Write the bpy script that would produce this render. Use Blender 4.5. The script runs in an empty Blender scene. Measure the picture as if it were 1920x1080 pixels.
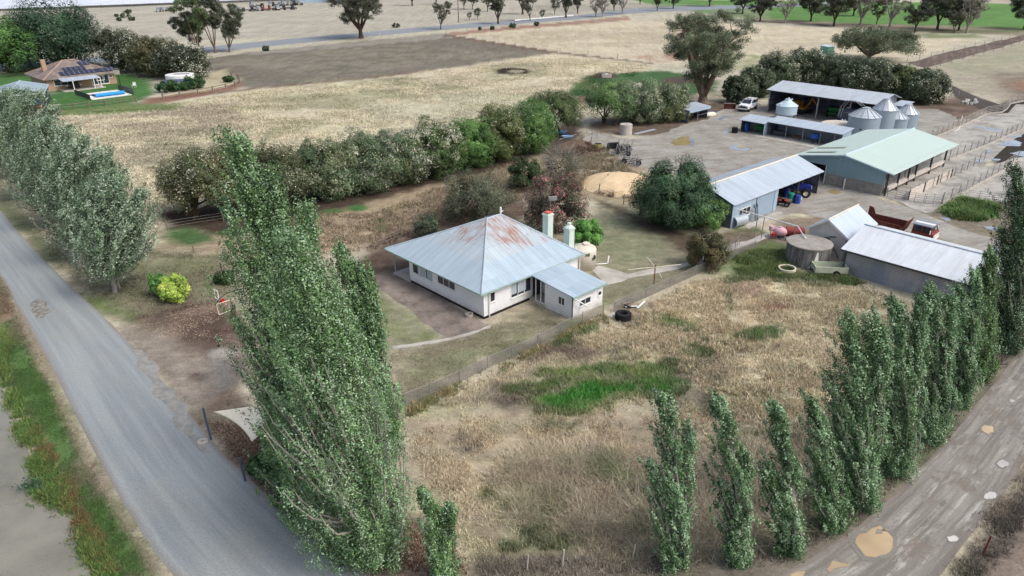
import bpy, math, random
import numpy as np
from mathutils import Vector, Matrix
from mathutils.geometry import tessellate_polygon
random.seed(7)
EXPO = .5
RNG = np.random.default_rng(11)
SC = bpy.context.scene
COL = SC.collection
rad = math.radians
sin, cos, pi = math.sin, math.cos, math.pi

# ---------------------------------------------------------------- survey: the drone's view, used to read ground positions off the photograph
CF, CP, CR, CH = 1335., rad(25.2), rad(.4), 28.
def ray(px, py):
    u = (px-960)/CF; v = (540-py)/CF
    c, s = cos(CR), sin(CR)
    u, v = u*c+v*s, v*c-u*s*1
    return np.array([u, cos(CP)+v*sin(CP), -sin(CP)+v*cos(CP)])
def G(px, py, z=0.):
    d = ray(px, py); t = (z-CH)/d[2]
    return np.array([d[0]*t, d[1]*t, z])
def top_at(base, px, py):
    "point on the ray through (px,py) in the upright plane facing the survey point at the base's distance"
    d = ray(px, py); t = base[1]/d[1]
    return np.array([d[0]*t-base[0], 0, CH+d[2]*t])
def GP(pts): return [tuple(G(*p)[:2]) for p in pts]
def grey(c, k=.3): l = .3*c[0]+.59*c[1]+.11*c[2]; return tuple(q+(l*w-q)*k for q, w in zip(c, (1., 1., 1.04)))
def lin(c):
    return tuple(((x/255+.055)/1.055)**2.4 if x > 10 else x/255/12.92 for x in c)

# ---------------------------------------------------------------- materials
MATS = {}
class NT:
    def __init__(s, m):
        m.use_nodes = True; s.t = m.node_tree; s.t.nodes.clear()
    def n(s, typ, ins=None, **kw):
        nd = s.t.nodes.new(typ)
        for k, v in kw.items(): setattr(nd, k, v)
        for k, v in (ins or {}).items(): s.set(nd.inputs[k], v)
        return nd
    def set(s, sock, v):
        if hasattr(v, 'is_linked') or isinstance(v, bpy.types.NodeSocket): s.t.links.new(v, sock)
        elif isinstance(v, bpy.types.Node): s.t.links.new(v.outputs[0], sock)
        else:
            if isinstance(v, (tuple, list)) and len(v) == 3 and sock.type == 'RGBA': v = (*v, 1)
            sock.default_value = v
    def math(s, op, a, b=0., c=None, clamp=False):
        nd = s.n('ShaderNodeMath', {0: a, 1: b}, operation=op, use_clamp=clamp)
        if c is not None: s.set(nd.inputs[2], c)
        return nd.outputs[0]
    def mix(s, f, a, b, typ='MIX'):
        nd = s.n('ShaderNodeMix', data_type='RGBA', blend_type=typ)
        s.set(nd.inputs[0], f); s.set(nd.inputs[6], a); s.set(nd.inputs[7], b)
        return nd.outputs[2]
    def noise(s, vec, scale, det=4, rough=.6):
        nd = s.n('ShaderNodeTexNoise', {'Scale': scale, 'Detail': det, 'Roughness': rough})
        if vec is not None: s.set(nd.inputs['Vector'], vec)
        return nd.outputs[0]
    def ramp(s, f, a, b, lo=0., hi=1.):
        nd = s.n('ShaderNodeMapRange', {0: f, 1: a, 2: b, 3: lo, 4: hi}); return nd.outputs[0]
    def scalev(s, vec, sc):
        nd = s.n('ShaderNodeMapping', {'Vector': vec, 'Scale': sc}); return nd.outputs[0]
    def uv(s): return s.n('ShaderNodeUVMap').outputs[0]
    def obj(s): return s.n('ShaderNodeTexCoord').outputs['Object']
    def attr(s, a): return s.n('ShaderNodeAttribute', attribute_name=a).outputs['Color']
    def out(s, col, rough=.7, metal=0., spec=.3, bump=None, bs=.3, bd=.02, extra=None):
        p = s.n('ShaderNodeBsdfPrincipled', {'Base Color': col, 'Roughness': rough, 'Metallic': metal, 'Specular IOR Level': spec})
        if bump is not None:
            b = s.n('ShaderNodeBump', {'Height': bump, 'Strength': bs, 'Distance': bd}); s.set(p.inputs['Normal'], b.outputs[0])
        sh = p.outputs[0]
        if extra: sh = extra(sh)
        s.n('ShaderNodeOutputMaterial', {0: sh}); return p
def newmat(name):
    m = bpy.data.materials.new(name); MATS[name] = m; return m, NT(m)
def plain(name, col, rough=.6, metal=0., spec=.3, var=.18, scale=1.5, dirt=None, dirt_amt=.0, grain=.08):
    "painted / mineral surface with blotches, fine grain and optional dirt"
    m, t = newmat(name); o = t.obj(); c = lin(col)
    n1 = t.noise(o, scale, 5, .65); n2 = t.noise(o, scale*14, 3, .7)
    f = t.math('ADD', t.ramp(n1, .3, .7, 1-var, 1+var*.6), t.ramp(n2, .3, .7, -grain, grain))
    colr = t.mix(1., (*c, 1), t.n('ShaderNodeCombineColor', {0: f, 1: f, 2: f}).outputs[0], 'MULTIPLY')
    if dirt:
        d = t.ramp(t.noise(t.scalev(o, (scale, scale, scale*.5)), 1.3, 6, .7), .62-.25*dirt_amt, .75, 0, min(1, dirt_amt+.35))
        colr = t.mix(d, colr, (*lin(dirt), 1))
    t.out(colr, rough, metal, spec, n2, .15, .01); return m
def sheet(name, col, col2=None, w=.76, ln=3., var=.12, rough=.42, metal=.25, rust=0., seam=.25, rib=0., rustcol=(134, 78, 52), stain=.2):
    "sheet-metal cladding, u along the eave and v up the slope: per-sheet tone, lapped seams, streaks, optional rust"
    m, t = newmat(name); uv = t.uv(); c = lin(col); c2 = lin(col2) if col2 else c
    sep = t.n('ShaderNodeSeparateXYZ', {0: uv}); u, v = sep.outputs[0], sep.outputs[1]
    cu = t.math('DIVIDE', u, w); cv = t.math('DIVIDE', v, ln)
    cell = t.n('ShaderNodeCombineXYZ', {0: t.math('FLOOR', cu), 1: t.math('FLOOR', cv)})
    wn = t.n('ShaderNodeTexWhiteNoise', {'Vector': cell.outputs[0]}).outputs[0]
    streak = t.noise(t.scalev(uv, (2.2, .35, 1)), 1., 5, .65)
    big = t.noise(uv, .35, 4, .6)
    colr = t.mix(t.math('MULTIPLY', wn, big), (*c, 1), (*c2, 1)) if col2 else (*c, 1)
    f = t.math('ADD', t.ramp(wn, 0, 1, 1-var, 1+var), t.ramp(streak, .3, .7, -stain*.5, stain*.5))
    fu = t.math('FRACT', cu); edge = t.math('MINIMUM', fu, t.math('SUBTRACT', 1., fu))
    fv = t.math('FRACT', cv); edv = t.math('MINIMUM', fv, t.math('SUBTRACT', 1., fv))
    e = t.math('MAXIMUM', t.ramp(edge, .0, .05, 1, 0), t.ramp(edv, 0, .012, .9, 0))
    f = t.math('MULTIPLY', f, t.math('SUBTRACT', 1., t.math('MULTIPLY', e, seam)))
    rp = t.math('FRACT', t.math('DIVIDE', u, .19)); 
    rb = t.ramp(t.math('ABSOLUTE', t.math('SUBTRACT', rp, .5)), .0, .5, 0, 1)
    if rib: f = t.math('MULTIPLY', f, t.ramp(rb, 0, 1, 1-rib, 1+rib*.4))
    colr = t.mix(1., colr, t.n('ShaderNodeCombineColor', {0: f, 1: f, 2: f}).outputs[0], 'MULTIPLY')
    if rust:
        r1 = t.noise(t.scalev(uv, (5., .6, 1)), 1., 9, .74); r2 = t.noise(uv, .3, 3, .5)
        z_ = t.n('ShaderNodeSeparateXYZ', {0: t.obj()}).outputs[2]; x_ = t.n('ShaderNodeSeparateXYZ', {0: t.obj()}).outputs[0]
        r = t.math('ADD', t.math('ADD', r1, t.math('MULTIPLY', r2, .5)), t.math('ADD', t.ramp(z_, 3.4, 5.6, -.05, .12), t.ramp(x_, 3., 7., -.04, .05)))
        rr = t.ramp(r, .92-.2*rust, 1.06-.18*rust, 0, 1)
        colr = t.mix(t.math('MULTIPLY', rr, .85), colr, t.mix(t.ramp(r1, .4, .7), (*lin((158, 116, 92)), 1), (*lin(rustcol), 1)))
    t.out(colr, rough, metal, .4, rb, .25, .02); return m
def lines(name, col, pitch, dark=.55, width=.12, axis=1, var=.12, rough=.55, col2=None, metal=0., soft=False, dirt=None):
    "boards or corrugations as lines along one uv axis"
    m, t = newmat(name); uv = t.uv()
    sep = t.n('ShaderNodeSeparateXYZ', {0: uv}); v = sep.outputs[axis]; u = sep.outputs[1-axis]
    k = t.math('DIVIDE', v, pitch); fr = t.math('FRACT', k)
    if soft: ln_ = t.ramp(t.math('ABSOLUTE', t.math('SUBTRACT', fr, .5)), 0, .5, dark, 1.)
    else: ln_ = t.ramp(fr, 0, width, dark, 1.)
    cell = t.n('ShaderNodeCombineXYZ', {0: t.math('FLOOR', k), 1: t.math('FLOOR', t.math('DIVIDE', u, 2.4))})
    wn = t.n('ShaderNodeTexWhiteNoise', {'Vector': cell.outputs[0]}).outputs[0]
    st = t.noise(t.scalev(uv, (.8, .5, 1)), 1.2, 5, .65)
    f = t.math('MULTIPLY', ln_, t.math('ADD', t.ramp(wn, 0, 1, 1-var*.5, 1+var*.3), t.ramp(st, .3, .7, -var, var*.6)))
    base = (*lin(col), 1)
    if col2: base = t.mix(t.ramp(t.noise(t.scalev(uv, (.5, .15, 1)), 1., 3, .5), .42, .58), base, (*lin(col2), 1))
    colr = t.mix(1., base, t.n('ShaderNodeCombineColor', {0: f, 1: f, 2: f}).outputs[0], 'MULTIPLY')
    if dirt:
        z = t.n('ShaderNodeSeparateXYZ', {0: t.obj()}).outputs[2]
        dm = t.math('MULTIPLY', t.ramp(z, .2, .9, .7, 0), t.ramp(st, .35, .65))
        colr = t.mix(dm, colr, (*lin(dirt), 1))
    t.out(colr, rough, metal, .3, fr, .3, .02); return m
def block(name, col, mort, bw=.4, bh=.2):
    m, t = newmat(name); uv = t.uv()
    b = t.n('ShaderNodeTexBrick', {'Vector': uv, 'Color1': (*lin(col), 1), 'Color2': (*[x*.82 for x in lin(col)], 1), 'Mortar': (*lin(mort), 1), 'Scale': 1., 'Mortar Size': .012, 'Brick Width': bw, 'Row Height': bh})
    n = t.noise(uv, 1.1, 6, .7); f = t.ramp(n, .3, .7, .78, 1.12)
    t.out(t.mix(1., b.outputs[0], t.n('ShaderNodeCombineColor', {0: f, 1: f, 2: f}).outputs[0], 'MULTIPLY'), .9, 0, .1, n, .2, .01); return m
def glass(name, col=(24, 28, 33)):
    m, t = newmat(name); n = t.noise(t.obj(), .8, 2)
    t.out(t.mix(t.ramp(n, .4, .6), (*lin(col), 1), (*[x*2.2 for x in lin(col)], 1)), .08, 0, .6); return m
def leafmat(name, trans=.22, rough=.55):
    m, t = newmat(name); a = t.attr('Col')
    n = t.noise(t.obj(), 22., 2); f = t.ramp(n, .3, .7, .8, 1.2)
    c = t.mix(1., a, t.n('ShaderNodeCombineColor', {0: f, 1: f, 2: f}).outputs[0], 'MULTIPLY')
    def ex(sh):
        tr = t.n('ShaderNodeBsdfTranslucent', {'Color': c})
        return t.n('ShaderNodeMixShader', {0: trans, 1: sh, 2: tr.outputs[0]}).outputs[0]
    t.out(c, rough, 0, .25, extra=ex); return m
def grassmat(name):
    m, t = newmat(name); a = t.attr('Col')
    n = t.noise(t.obj(), 9., 2); f = t.ramp(n, .3, .7, .85, 1.15)
    c = t.mix(1., a, t.n('ShaderNodeCombineColor', {0: f, 1: f, 2: f}).outputs[0], 'MULTIPLY')
    t.out(c, .85, 0, .1); return m

# ---------------------------------------------------------------- mesh builder
class MB:
    def __init__(s): s.v = []; s.f = []
    def add(s, vs, fs):
        k = len(s.v); s.v += [tuple(map(float, p)) for p in vs]; s.f += [tuple(i+k for i in f) for f in fs]; return s
    def bx(s, x0, x1, y0, y1, z0, z1):
        return s.add([(x0, y0, z0), (x1, y0, z0), (x1, y1, z0), (x0, y1, z0), (x0, y0, z1), (x1, y0, z1), (x1, y1, z1), (x0, y1, z1)],
                     [(0, 3, 2, 1), (4, 5, 6, 7), (0, 1, 5, 4), (1, 2, 6, 5), (2, 3, 7, 6), (3, 0, 4, 7)])
    def box(s, c, d, rz=0., tilt=0.):
        k = len(s.v); x, y, z = [q/2 for q in d]; s.bx(-x, x, -y, y, -z, z)
        M = Matrix.Translation(c) @ Matrix.Rotation(rz, 4, 'Z') @ Matrix.Rotation(tilt, 4, 'Y')
        for i in range(k, len(s.v)): s.v[i] = tuple(M @ Vector(s.v[i]))
        return s
    def tube(s, pts, r, n=6, cap=True):
        P = [Vector(map(float, p)) for p in pts]; m = len(P)
        R = r if hasattr(r, '__len__') else [r]*m
        k = len(s.v); prev = None
        for i in range(m):
            d = (P[min(i+1, m-1)]-P[max(i-1, 0)])
            d = d.normalized() if d.length > 1e-9 else Vector((0, 0, 1))
            a = prev-d*prev.dot(d) if prev is not None else d.orthogonal()
            if a.length < 1e-6: a = d.orthogonal()
            a.normalize(); prev = a; b = d.cross(a)
            for j in range(n):
                q = P[i]+(a*cos(2*pi*j/n)+b*sin(2*pi*j/n))*R[i]; s.v.append(tuple(q))
        for i in range(m-1):
            for j in range(n):
                j2 = (j+1) % n; s.f.append((k+i*n+j, k+i*n+j2, k+(i+1)*n+j2, k+(i+1)*n+j))
        if cap: s.f.append(tuple(k+j for j in reversed(range(n)))); s.f.append(tuple(k+(m-1)*n+j for j in range(n)))
        return s
    def bar(s, p, q, w, h=None):
        h = h or w; p, q = Vector(map(float, p)), Vector(map(float, q)); d = (q-p).normalized()
        u = Vector((0, 0, 1)) if abs(d.z) < .95 else Vector((1, 0, 0))
        a = d.cross(u).normalized()*(w/2); b = a.cross(d).normalized()*(h/2)
        vs = [p-a-b, p+a-b, p+a+b, p-a+b, q-a-b, q+a-b, q+a+b, q-a+b]
        return s.add(vs, [(0, 3, 2, 1), (4, 5, 6, 7), (0, 1, 5, 4), (1, 2, 6, 5), (2, 3, 7, 6), (3, 0, 4, 7)])
    def lathe(s, prof, c=(0, 0, 0), n=24, axis='z', cap=True):
        k = len(s.v); m = len(prof)
        for r, h in prof:
            for j in range(n):
                a = 2*pi*j/n; x, y = r*cos(a), r*sin(a)
                p = (x, y, h) if axis == 'z' else ((h, x, y) if axis == 'x' else (x, h, y))
                s.v.append((c[0]+p[0], c[1]+p[1], c[2]+p[2]))
        for i in range(m-1):
            for j in range(n):
                j2 = (j+1) % n; s.f.append((k+i*n+j, k+i*n+j2, k+(i+1)*n+j2, k+(i+1)*n+j))
        if cap and prof[0][0] > 1e-4: s.f.append(tuple(k+j for j in reversed(range(n))))
        if cap and prof[-1][0] > 1e-4: s.f.append(tuple(k+(m-1)*n+j for j in range(n)))
        return s
    def poly(s, pts): return s.add(pts, [tuple(range(len(pts)))])
    def slab(s, pts, th):
        "flat polygon given a thickness downwards"
        n = len(pts); lo = [(p[0], p[1], p[2]-th) for p in pts]
        return s.add(list(pts)+lo, [tuple(range(n)), tuple(reversed(range(n, 2*n)))]+[(i, i+n, (i+1) % n+n, (i+1) % n) for i in range(n)])
    def ext(s, pts, vec):
        n = len(pts); q = [(p[0]+vec[0], p[1]+vec[1], p[2]+vec[2]) for p in pts]
        return s.add(list(pts)+q, [tuple(reversed(range(n))), tuple(range(n, 2*n))]+[(i, (i+1) % n, (i+1) % n+n, i+n) for i in range(n)])
    def sph(s, c, r, nu=14, nv=9):
        r = r if hasattr(r, '__len__') else (r, r, r)
        return s.lathe_e([(sin(pi*i/nv), -cos(pi*i/nv)) for i in range(nv+1)], c, r, nu)
    def lathe_e(s, prof, c, r, n):
        k = len(s.v)
        for a, h in prof:
            for j in range(n): s.v.append((c[0]+r[0]*a*cos(2*pi*j/n), c[1]+r[1]*a*sin(2*pi*j/n), c[2]+r[2]*h))
        for i in range(len(prof)-1):
            for j in range(n): j2 = (j+1) % n; s.f.append((k+i*n+j, k+i*n+j2, k+(i+1)*n+j2, k+(i+1)*n+j))
        return s
    def xf(s, M, k=0):
        for i in range(k, len(s.v)): s.v[i] = tuple(M @ Vector(s.v[i]))
        return s
    def mesh(s, name, mat, smooth=False):
        me = bpy.data.meshes.new(name); me.from_pydata(s.v, [], s.f); me.materials.append(mat)
        n = len(me.loops)
        if n:
            V = np.array(s.v); li = np.empty(n, np.int32); me.loops.foreach_get('vertex_index', li)
            nm = np.empty(len(me.polygons)*3, np.float32); me.polygons.foreach_get('normal', nm); nm = nm.reshape(-1, 3)
            lt = np.empty(len(me.polygons), np.int32); me.polygons.foreach_get('loop_total', lt)
            N = np.repeat(nm, lt, 0).astype(float)
            flat = np.abs(N[:, 2]) > .985
            up = np.array([0, 0, 1.])-N*N[:, 2:3]; up[flat] = (0, 1, 0)
            up /= np.maximum(np.linalg.norm(up, axis=1, keepdims=True), 1e-9)
            uu = np.cross(up, N); uu[flat] = (1, 0, 0)
            P = V[li]; uv = np.stack([(P*uu).sum(1), (P*up).sum(1)], 1).astype(np.float32)
            me.uv_layers.new(name='UVMap').data.foreach_set('uv', uv.ravel())
        if smooth: me.polygons.foreach_set('use_smooth', [True]*len(me.polygons))
        return me
    def build(s, name, mat, parent=None, smooth=False, bevel=0., loc=None):
        o = bpy.data.objects.new(name, s.mesh(name, mat, smooth)); COL.objects.link(o)
        if parent: o.parent = parent
        if loc is not None: o.location = loc
        if bevel:
            b = o.modifiers.new('bevel', 'BEVEL'); b.width = bevel; b.segments = 2; b.limit_method = 'ANGLE'
        return o
def tag(o, label=None, cat=None, group=None, kind=None):
    if label: o['label'] = label
    if cat: o['category'] = cat
    if group: o['group'] = group
    if kind: o['kind'] = kind
    return o
def thing(name, label, cat, loc=(0, 0, 0), rz=0., group=None):
    o = bpy.data.objects.new(name, None); COL.objects.link(o); o.empty_display_size = .3
    o.location = tuple(map(float, loc)); o.rotation_euler = (0, 0, rz); return tag(o, label, cat, group)
def copy_tree(o, loc, rz=0., sc=1., label=None):
    def cp(a, par):
        c = a.copy(); COL.objects.link(c); c.parent = par
        for ch in kids.get(a.name, ()): cp(ch, c)
        return c
    kids = {}
    def walk(a):
        for ch in a.children: kids.setdefault(a.name, []).append(ch); walk(ch)
    walk(o); r = cp(o, None); r.location = tuple(map(float, loc)); r.rotation_euler = (0, 0, rz)
    r.scale = (sc, sc, sc) if not hasattr(sc, '__len__') else sc
    if label: r['label'] = label
    return r

# ---------------------------------------------------------------- numpy noise
def _h(ix, iy, seed):
    n = (ix.astype(np.int64)*374761393+iy.astype(np.int64)*668265263+seed*982451653) & 0x7fffffff
    n = (n ^ (n >> 13))*1274126177 & 0x7fffffff
    return ((n ^ (n >> 16)) & 0xffff)/65535.
def vnoise(x, y, seed=0):
    ix, iy = np.floor(x), np.floor(y); fx, fy = x-ix, y-iy
    fx = fx*fx*(3-2*fx); fy = fy*fy*(3-2*fy)
    a, b, c, d = _h(ix, iy, seed), _h(ix+1, iy, seed), _h(ix, iy+1, seed), _h(ix+1, iy+1, seed)
    return a+(b-a)*fx+(c-a)*fy+(a-b-c+d)*fx*fy
def fbm(x, y, seed=0, o=4):
    s = 0; a = .5
    for i in range(o): s = s+a*vnoise(x*2**i+i*17.3, y*2**i-i*9.1, seed+i); a *= .5
    return s/(1-.5**o)
def sdf(x, y, poly):
    "signed distance (negative inside) to a polygon"
    P = np.array(poly, float); n = len(P); d = np.full(x.shape, 1e18); ins = np.zeros(x.shape, bool)
    for i in range(n):
        a, b = P[i], P[(i+1) % n]; e = b-a; L = max(e@e, 1e-12)
        wx, wy = x-a[0], y-a[1]; t = np.clip((wx*e[0]+wy*e[1])/L, 0, 1)
        d = np.minimum(d, (wx-e[0]*t)**2+(wy-e[1]*t)**2)
        c = ((a[1] <= y) & (b[1] > y)) | ((b[1] <= y) & (a[1] > y))
        ins ^= c & (x < a[0]+(y-a[1])/(e[1] if abs(e[1]) > 1e-12 else 1e-12)*e[0])
    d = np.sqrt(d); return np.where(ins, -d, d)
# ---------------------------------------------------------------- ground colours: soil, straw and grass where they lie
KA = .80
def A(c, k=1.):
    q = lin(c); g = c[1] > c[0]*1.06
    q = np.array(grey(q, .12 if g else .34))*KA*k
    return q if g else q*np.array([.985, 1.025, .985])
PATCH = []   # polygon (metres), colour, edge softness, edge wobble, seed, strength, patchiness
def patch(px, col, soft=1.2, wob=1.5, s=1., patchy=0., ps=.25):
    PATCH.append((GP(px), A(col), soft, wob, len(PATCH), s, patchy, ps))
def ring(px, py, rx, ry, n=12): return [(px+rx*cos(2*pi*i/n), py+ry*sin(2*pi*i/n)) for i in range(n)]
def strip(pts, w):
    "polygon of half-width w (pixels list or one number) about a pixel polyline"
    L, R = [], []
    for i, p in enumerate(pts):
        a = pts[max(i-1, 0)]; b = pts[min(i+1, len(pts)-1)]; dx, dy = b[0]-a[0], b[1]-a[1]; l = math.hypot(dx, dy) or 1
        ww = w[i] if hasattr(w, '__len__') else w
        L.append((p[0]-dy/l*ww, p[1]+dx/l*ww)); R.append((p[0]+dy/l*ww, p[1]-dx/l*ww))
    return L+R[::-1]
STRAW = (190, 174, 146)
# far paddocks
patch([(-900, 2), (2900, 2), (2900, 300), (-900, 400)], (188, 175, 152), 3, 4)
patch([(-400, 100), (480, 72), (1250, 22), (1500, 38), (1430, 0), (-400, -8)], (180, 168, 152), 3, 3)
patch([(370, 112), (470, 98), (700, 75), (838, 66), (1045, 98), (900, 122), (690, 145), (470, 167), (425, 152), (392, 132)], (122, 111, 98), 1.2, 1.2)
patch([(380, 120), (700, 82), (1000, 98), (640, 140)], (142, 130, 112), 2, 5, .8, .9, .3)
patch([(460, 98), (835, 62), (1180, 30), (1180, 38), (840, 72), (470, 104)], (150, 140, 128), 1, 1.5)
patch([(838, 66), (1180, 38), (1420, 46), (1850, 68), (1710, 112), (1560, 130), (1400, 118), (1330, 130), (1060, 98)], (202, 182, 152), 2, 2)
patch([(900, 66), (1300, 45), (1400, 70), (1180, 90), (1000, 85)], (182, 160, 130), 3, 6, .8, .7, .1)
patch([(838, 62), (960, 50), (1180, 32), (1180, 37), (960, 56), (848, 67)], (168, 122, 98), .6, .8)
patch([(835, 64), (1045, 97), (1225, 118), (1224, 121), (1040, 101), (830, 67)], (122, 92, 76), .3, .5)
patch([(380, 172), (470, 166), (690, 144), (900, 121), (1045, 97), (1045, 99), (900, 124), (690, 148), (470, 170), (385, 176)], (124, 92, 78), .4, .5)
# main left paddock
patch([(60, 215), (250, 205), (470, 168), (700, 148), (1040, 100), (1230, 122), (1200, 150), (1100, 215), (1000, 215), (870, 235), (700, 270), (560, 300), (480, 320), (330, 420), (290, 440), (200, 330)], (204, 186, 150), 3, 3)
patch([(560, 150), (760, 142), (900, 170), (860, 205), (700, 215), (560, 200)], (158, 152, 112), 4, 8, .85, .8, .1)
patch([(120, 225), (420, 190), (470, 230), (260, 300), (210, 300)], (166, 148, 122), 4, 5, .9, .6, .12)
patch([(450, 190), (640, 165), (690, 215), (500, 260), (420, 250)], (164, 154, 112), 3, 6, .8, .9, .15)
patch([(700, 200), (1000, 160), (1060, 180), (800, 250), (640, 265)], (196, 184, 152), 3, 6, .8, .6, .12)
patch([(260, 250), (470, 240), (440, 300), (380, 320), (300, 360), (230, 320)], (148, 138, 106), 3, 4, .8, .75, .18)
patch([(190, 330), (230, 345), (250, 375), (210, 350)], (168, 124, 96), .8, 1, .9)
patch([(170, 190), (330, 195), (330, 205), (110, 218), (90, 206)], (110, 128, 78), 1.5, 2)
patch([(1060, 182), (1105, 142), (1240, 132), (1345, 150), (1345, 182), (1230, 190), (1120, 186)], (70, 104, 62), 1.5, 2)
patch([(1075, 150), (1110, 146), (1110, 165), (1085, 170)], (104, 122, 76), 2, 2, .8, .5)
patch([(920, 122), (1030, 118), (1010, 150), (900, 150)], (162, 156, 116), 2, 3, .7, .7, .3)
patch([(1340, 100), (1480, 105), (1420, 130), (1330, 135)], (142, 152, 104), 2, 3, .8, .5)
patch(ring(962, 134, 34, 6), (70, 58, 50), .8, 1.2); patch(ring(968, 134, 16, 3), (176, 160, 136), .6, .5)
patch(ring(1135, 142, 24, 6), (92, 74, 66), .8, .8); patch(ring(1275, 151, 36, 7), (92, 74, 68), .8, .8)
patch(ring(1100, 188, 40, 8), (150, 118, 100), 1, 1)
patch([(1170, 105), (1280, 98), (1290, 112), (1230, 116)], (176, 124, 100), 1.5, 2, .8, .5)
# green fields at the far right, tree-lane
patch([(1180, -2), (2300, 12), (2300, 90), (1880, 58), (1600, 48), (1420, 38), (1240, 14)], (96, 138, 70), 2, 2)
patch([(1380, 38), (1500, 46), (1720, 60), (1900, 66), (2000, 75), (2000, 62), (1890, 52), (1600, 44), (1420, 34)], (150, 132, 108), 1, 2)
patch([(1420, 40), (1560, 50), (1560, 46), (1440, 38)], (112, 96, 84), .8, 1); patch([(1700, 60), (1920, 62), (1920, 57), (1720, 55)], (104, 116, 80), 1, 2, .8)
patch([(1830, 2), (2300, 8), (2300, 4), (1830, 0)], (170, 150, 126), .6, .5)
patch([(1700, 62), (1830, 66), (1850, 70), (1740, 72)], (124, 138, 98), 1.5, 2, .9)
patch([(1300, 44), (1330, 20), (1000, 22), (1000, 10), (1200, 6), (1440, 12), (1440, 40)], (150, 142, 124), 2, 2, .5)
# right-hand paddock
patch([(1735, 130), (1920, 78), (2500, 60), (2500, 260), (1910, 200), (1790, 165)], (170, 156, 134), 2, 2)
patch([(1860, 140), (2000, 125), (2000, 195), (1900, 190)], (124, 100, 86), 3, 4, .9, .5); patch([(1780, 120), (1900, 90), (1920, 110), (1820, 140)], (150, 152, 112), 3, 4, .7, .5)
patch([(1890, 155), (1960, 150), (1960, 170), (1900, 172)], (156, 112, 92), 1.5, 2)
# strip between hedge and house, dark soil below the hedge
patch([(300, 440), (420, 430), (560, 390), (800, 310), (1000, 270), (1100, 260), (1130, 300), (1100, 360), (1000, 370), (830, 420), (700, 470), (600, 480), (440, 500), (300, 470)], (172, 146, 112), 1.5, 2)
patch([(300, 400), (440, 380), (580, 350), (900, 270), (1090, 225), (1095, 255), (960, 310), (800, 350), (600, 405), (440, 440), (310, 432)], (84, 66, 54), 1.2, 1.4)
patch([(690, 465), (800, 425), (960, 350), (1000, 400), (900, 470), (740, 515)], (116, 92, 76), 1.5, 1.5)
patch([(690, 470), (740, 460), (760, 500), (700, 530), (640, 520)], (106, 82, 68), 1.2, 1.5)
patch(ring(350, 443, 50, 16), (78, 108, 64), 1, 1.2); patch(ring(437, 437, 22, 6), (70, 96, 58), .8, .8)
patch(ring(668, 390, 20, 6), (72, 116, 62), .5, .6); patch(ring(625, 396, 20, 5), (84, 112, 66), .6, .8); patch(ring(715, 417, 6, 5), (104, 118, 72), .5, .5); patch(ring(716, 432, 6, 4), (100, 116, 72), .5, .5)
# left verge, driveway
patch([(120, 470), (300, 470), (440, 470), (460, 620), (440, 800), (320, 700), (240, 610), (130, 540), (60, 470), (-200, 250), (0, 200)], (140, 130, 102), 1.5, 2)
patch([(180, 490), (330, 470), (440, 500), (440, 560), (320, 580), (200, 560)], (126, 124, 86), 2, 3, .8, .6, .3)
patch([(0, 350), (60, 420), (120, 500), (90, 490), (0, 390)], (112, 118, 76), .8, .8)
patch([(140, 545), (260, 590), (300, 600), (240, 605), (160, 575)], (104, 122, 70), .8, 1, .9)
patch([(250, 600), (340, 560), (450, 560), (470, 640), (460, 820), (390, 800), (330, 720), (280, 660)], (122, 98, 84), 1.2, 1.5)
patch([(190, 600), (280, 620), (370, 650), (400, 690), (370, 790), (330, 740), (250, 650)], (158, 140, 126), 1.2, 1.4)
patch([(330, 600), (420, 580), (440, 620), (400, 650), (340, 640)], (98, 74, 62), .8, 1, .9)
patch(ring(400, 660, 22, 14), (104, 82, 72), .5, .8, .8); patch(ring(375, 705, 18, 8), (104, 82, 72), .5, .8, .8); patch([(400, 660), (440, 655), (440, 670), (405, 680)], (178, 168, 158), .6, .8, .8); patch([(390, 680), (450, 670), (450, 720), (400, 740)], (122, 118, 116), .8, 1, .8)
patch([(360, 780), (470, 760), (700, 930), (830, 1000), (880, 1079), (900, 1300), (640, 1300), (640, 1079), (560, 1010), (470, 930), (410, 850)], (134, 114, 100), .8, 1)
patch([(370, 790), (400, 840), (470, 925), (560, 1005), (650, 1079), (620, 1079), (540, 1008), (450, 925), (380, 840)], (108, 78, 64), .5, .6, .9)
patch([(450, 860), (560, 960), (700, 1060), (780, 1040), (660, 930), (560, 880)], (84, 66, 56), .8, .8, .8)
# bank by the pond
patch([(-300, 480), (0, 510), (30, 560), (75, 660), (140, 790), (215, 935), (310, 1079), (420, 1300), (250, 1300), (190, 1079), (110, 940), (60, 830), (0, 700), (-300, 600)], (122, 120, 84), .6, .8)
patch([(0, 600), (60, 640), (110, 740), (170, 860), (240, 1000), (280, 1079), (215, 1079), (140, 960), (80, 840), (30, 740), (0, 690)], (86, 120, 62), .8, 1)
patch([(0, 535), (25, 560), (30, 590), (0, 605)], (150, 118, 88), .6, .8); patch([(0, 610), (30, 615), (30, 650), (0, 650)], (122, 140, 76), .6, .8)
patch([(30, 580), (60, 600), (85, 650), (60, 660), (30, 620)], (138, 126, 100), .6, .8, .8, .4)
patch([(145, 850), (185, 860), (215, 920), (180, 930), (150, 890)], (138, 126, 96), .8, 1, .8)
patch([(0, 505), (45, 590), (105, 710), (170, 850), (215, 930), (310, 1078), (288, 1079), (200, 940), (150, 850), (92, 720), (36, 600), (0, 530)], (156, 136, 112), .35, .5)
patch([(85, 830), (130, 905), (200, 1030), (175, 1010), (110, 910)], (136, 104, 68), .4, .6, .8, .5, .8)
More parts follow.
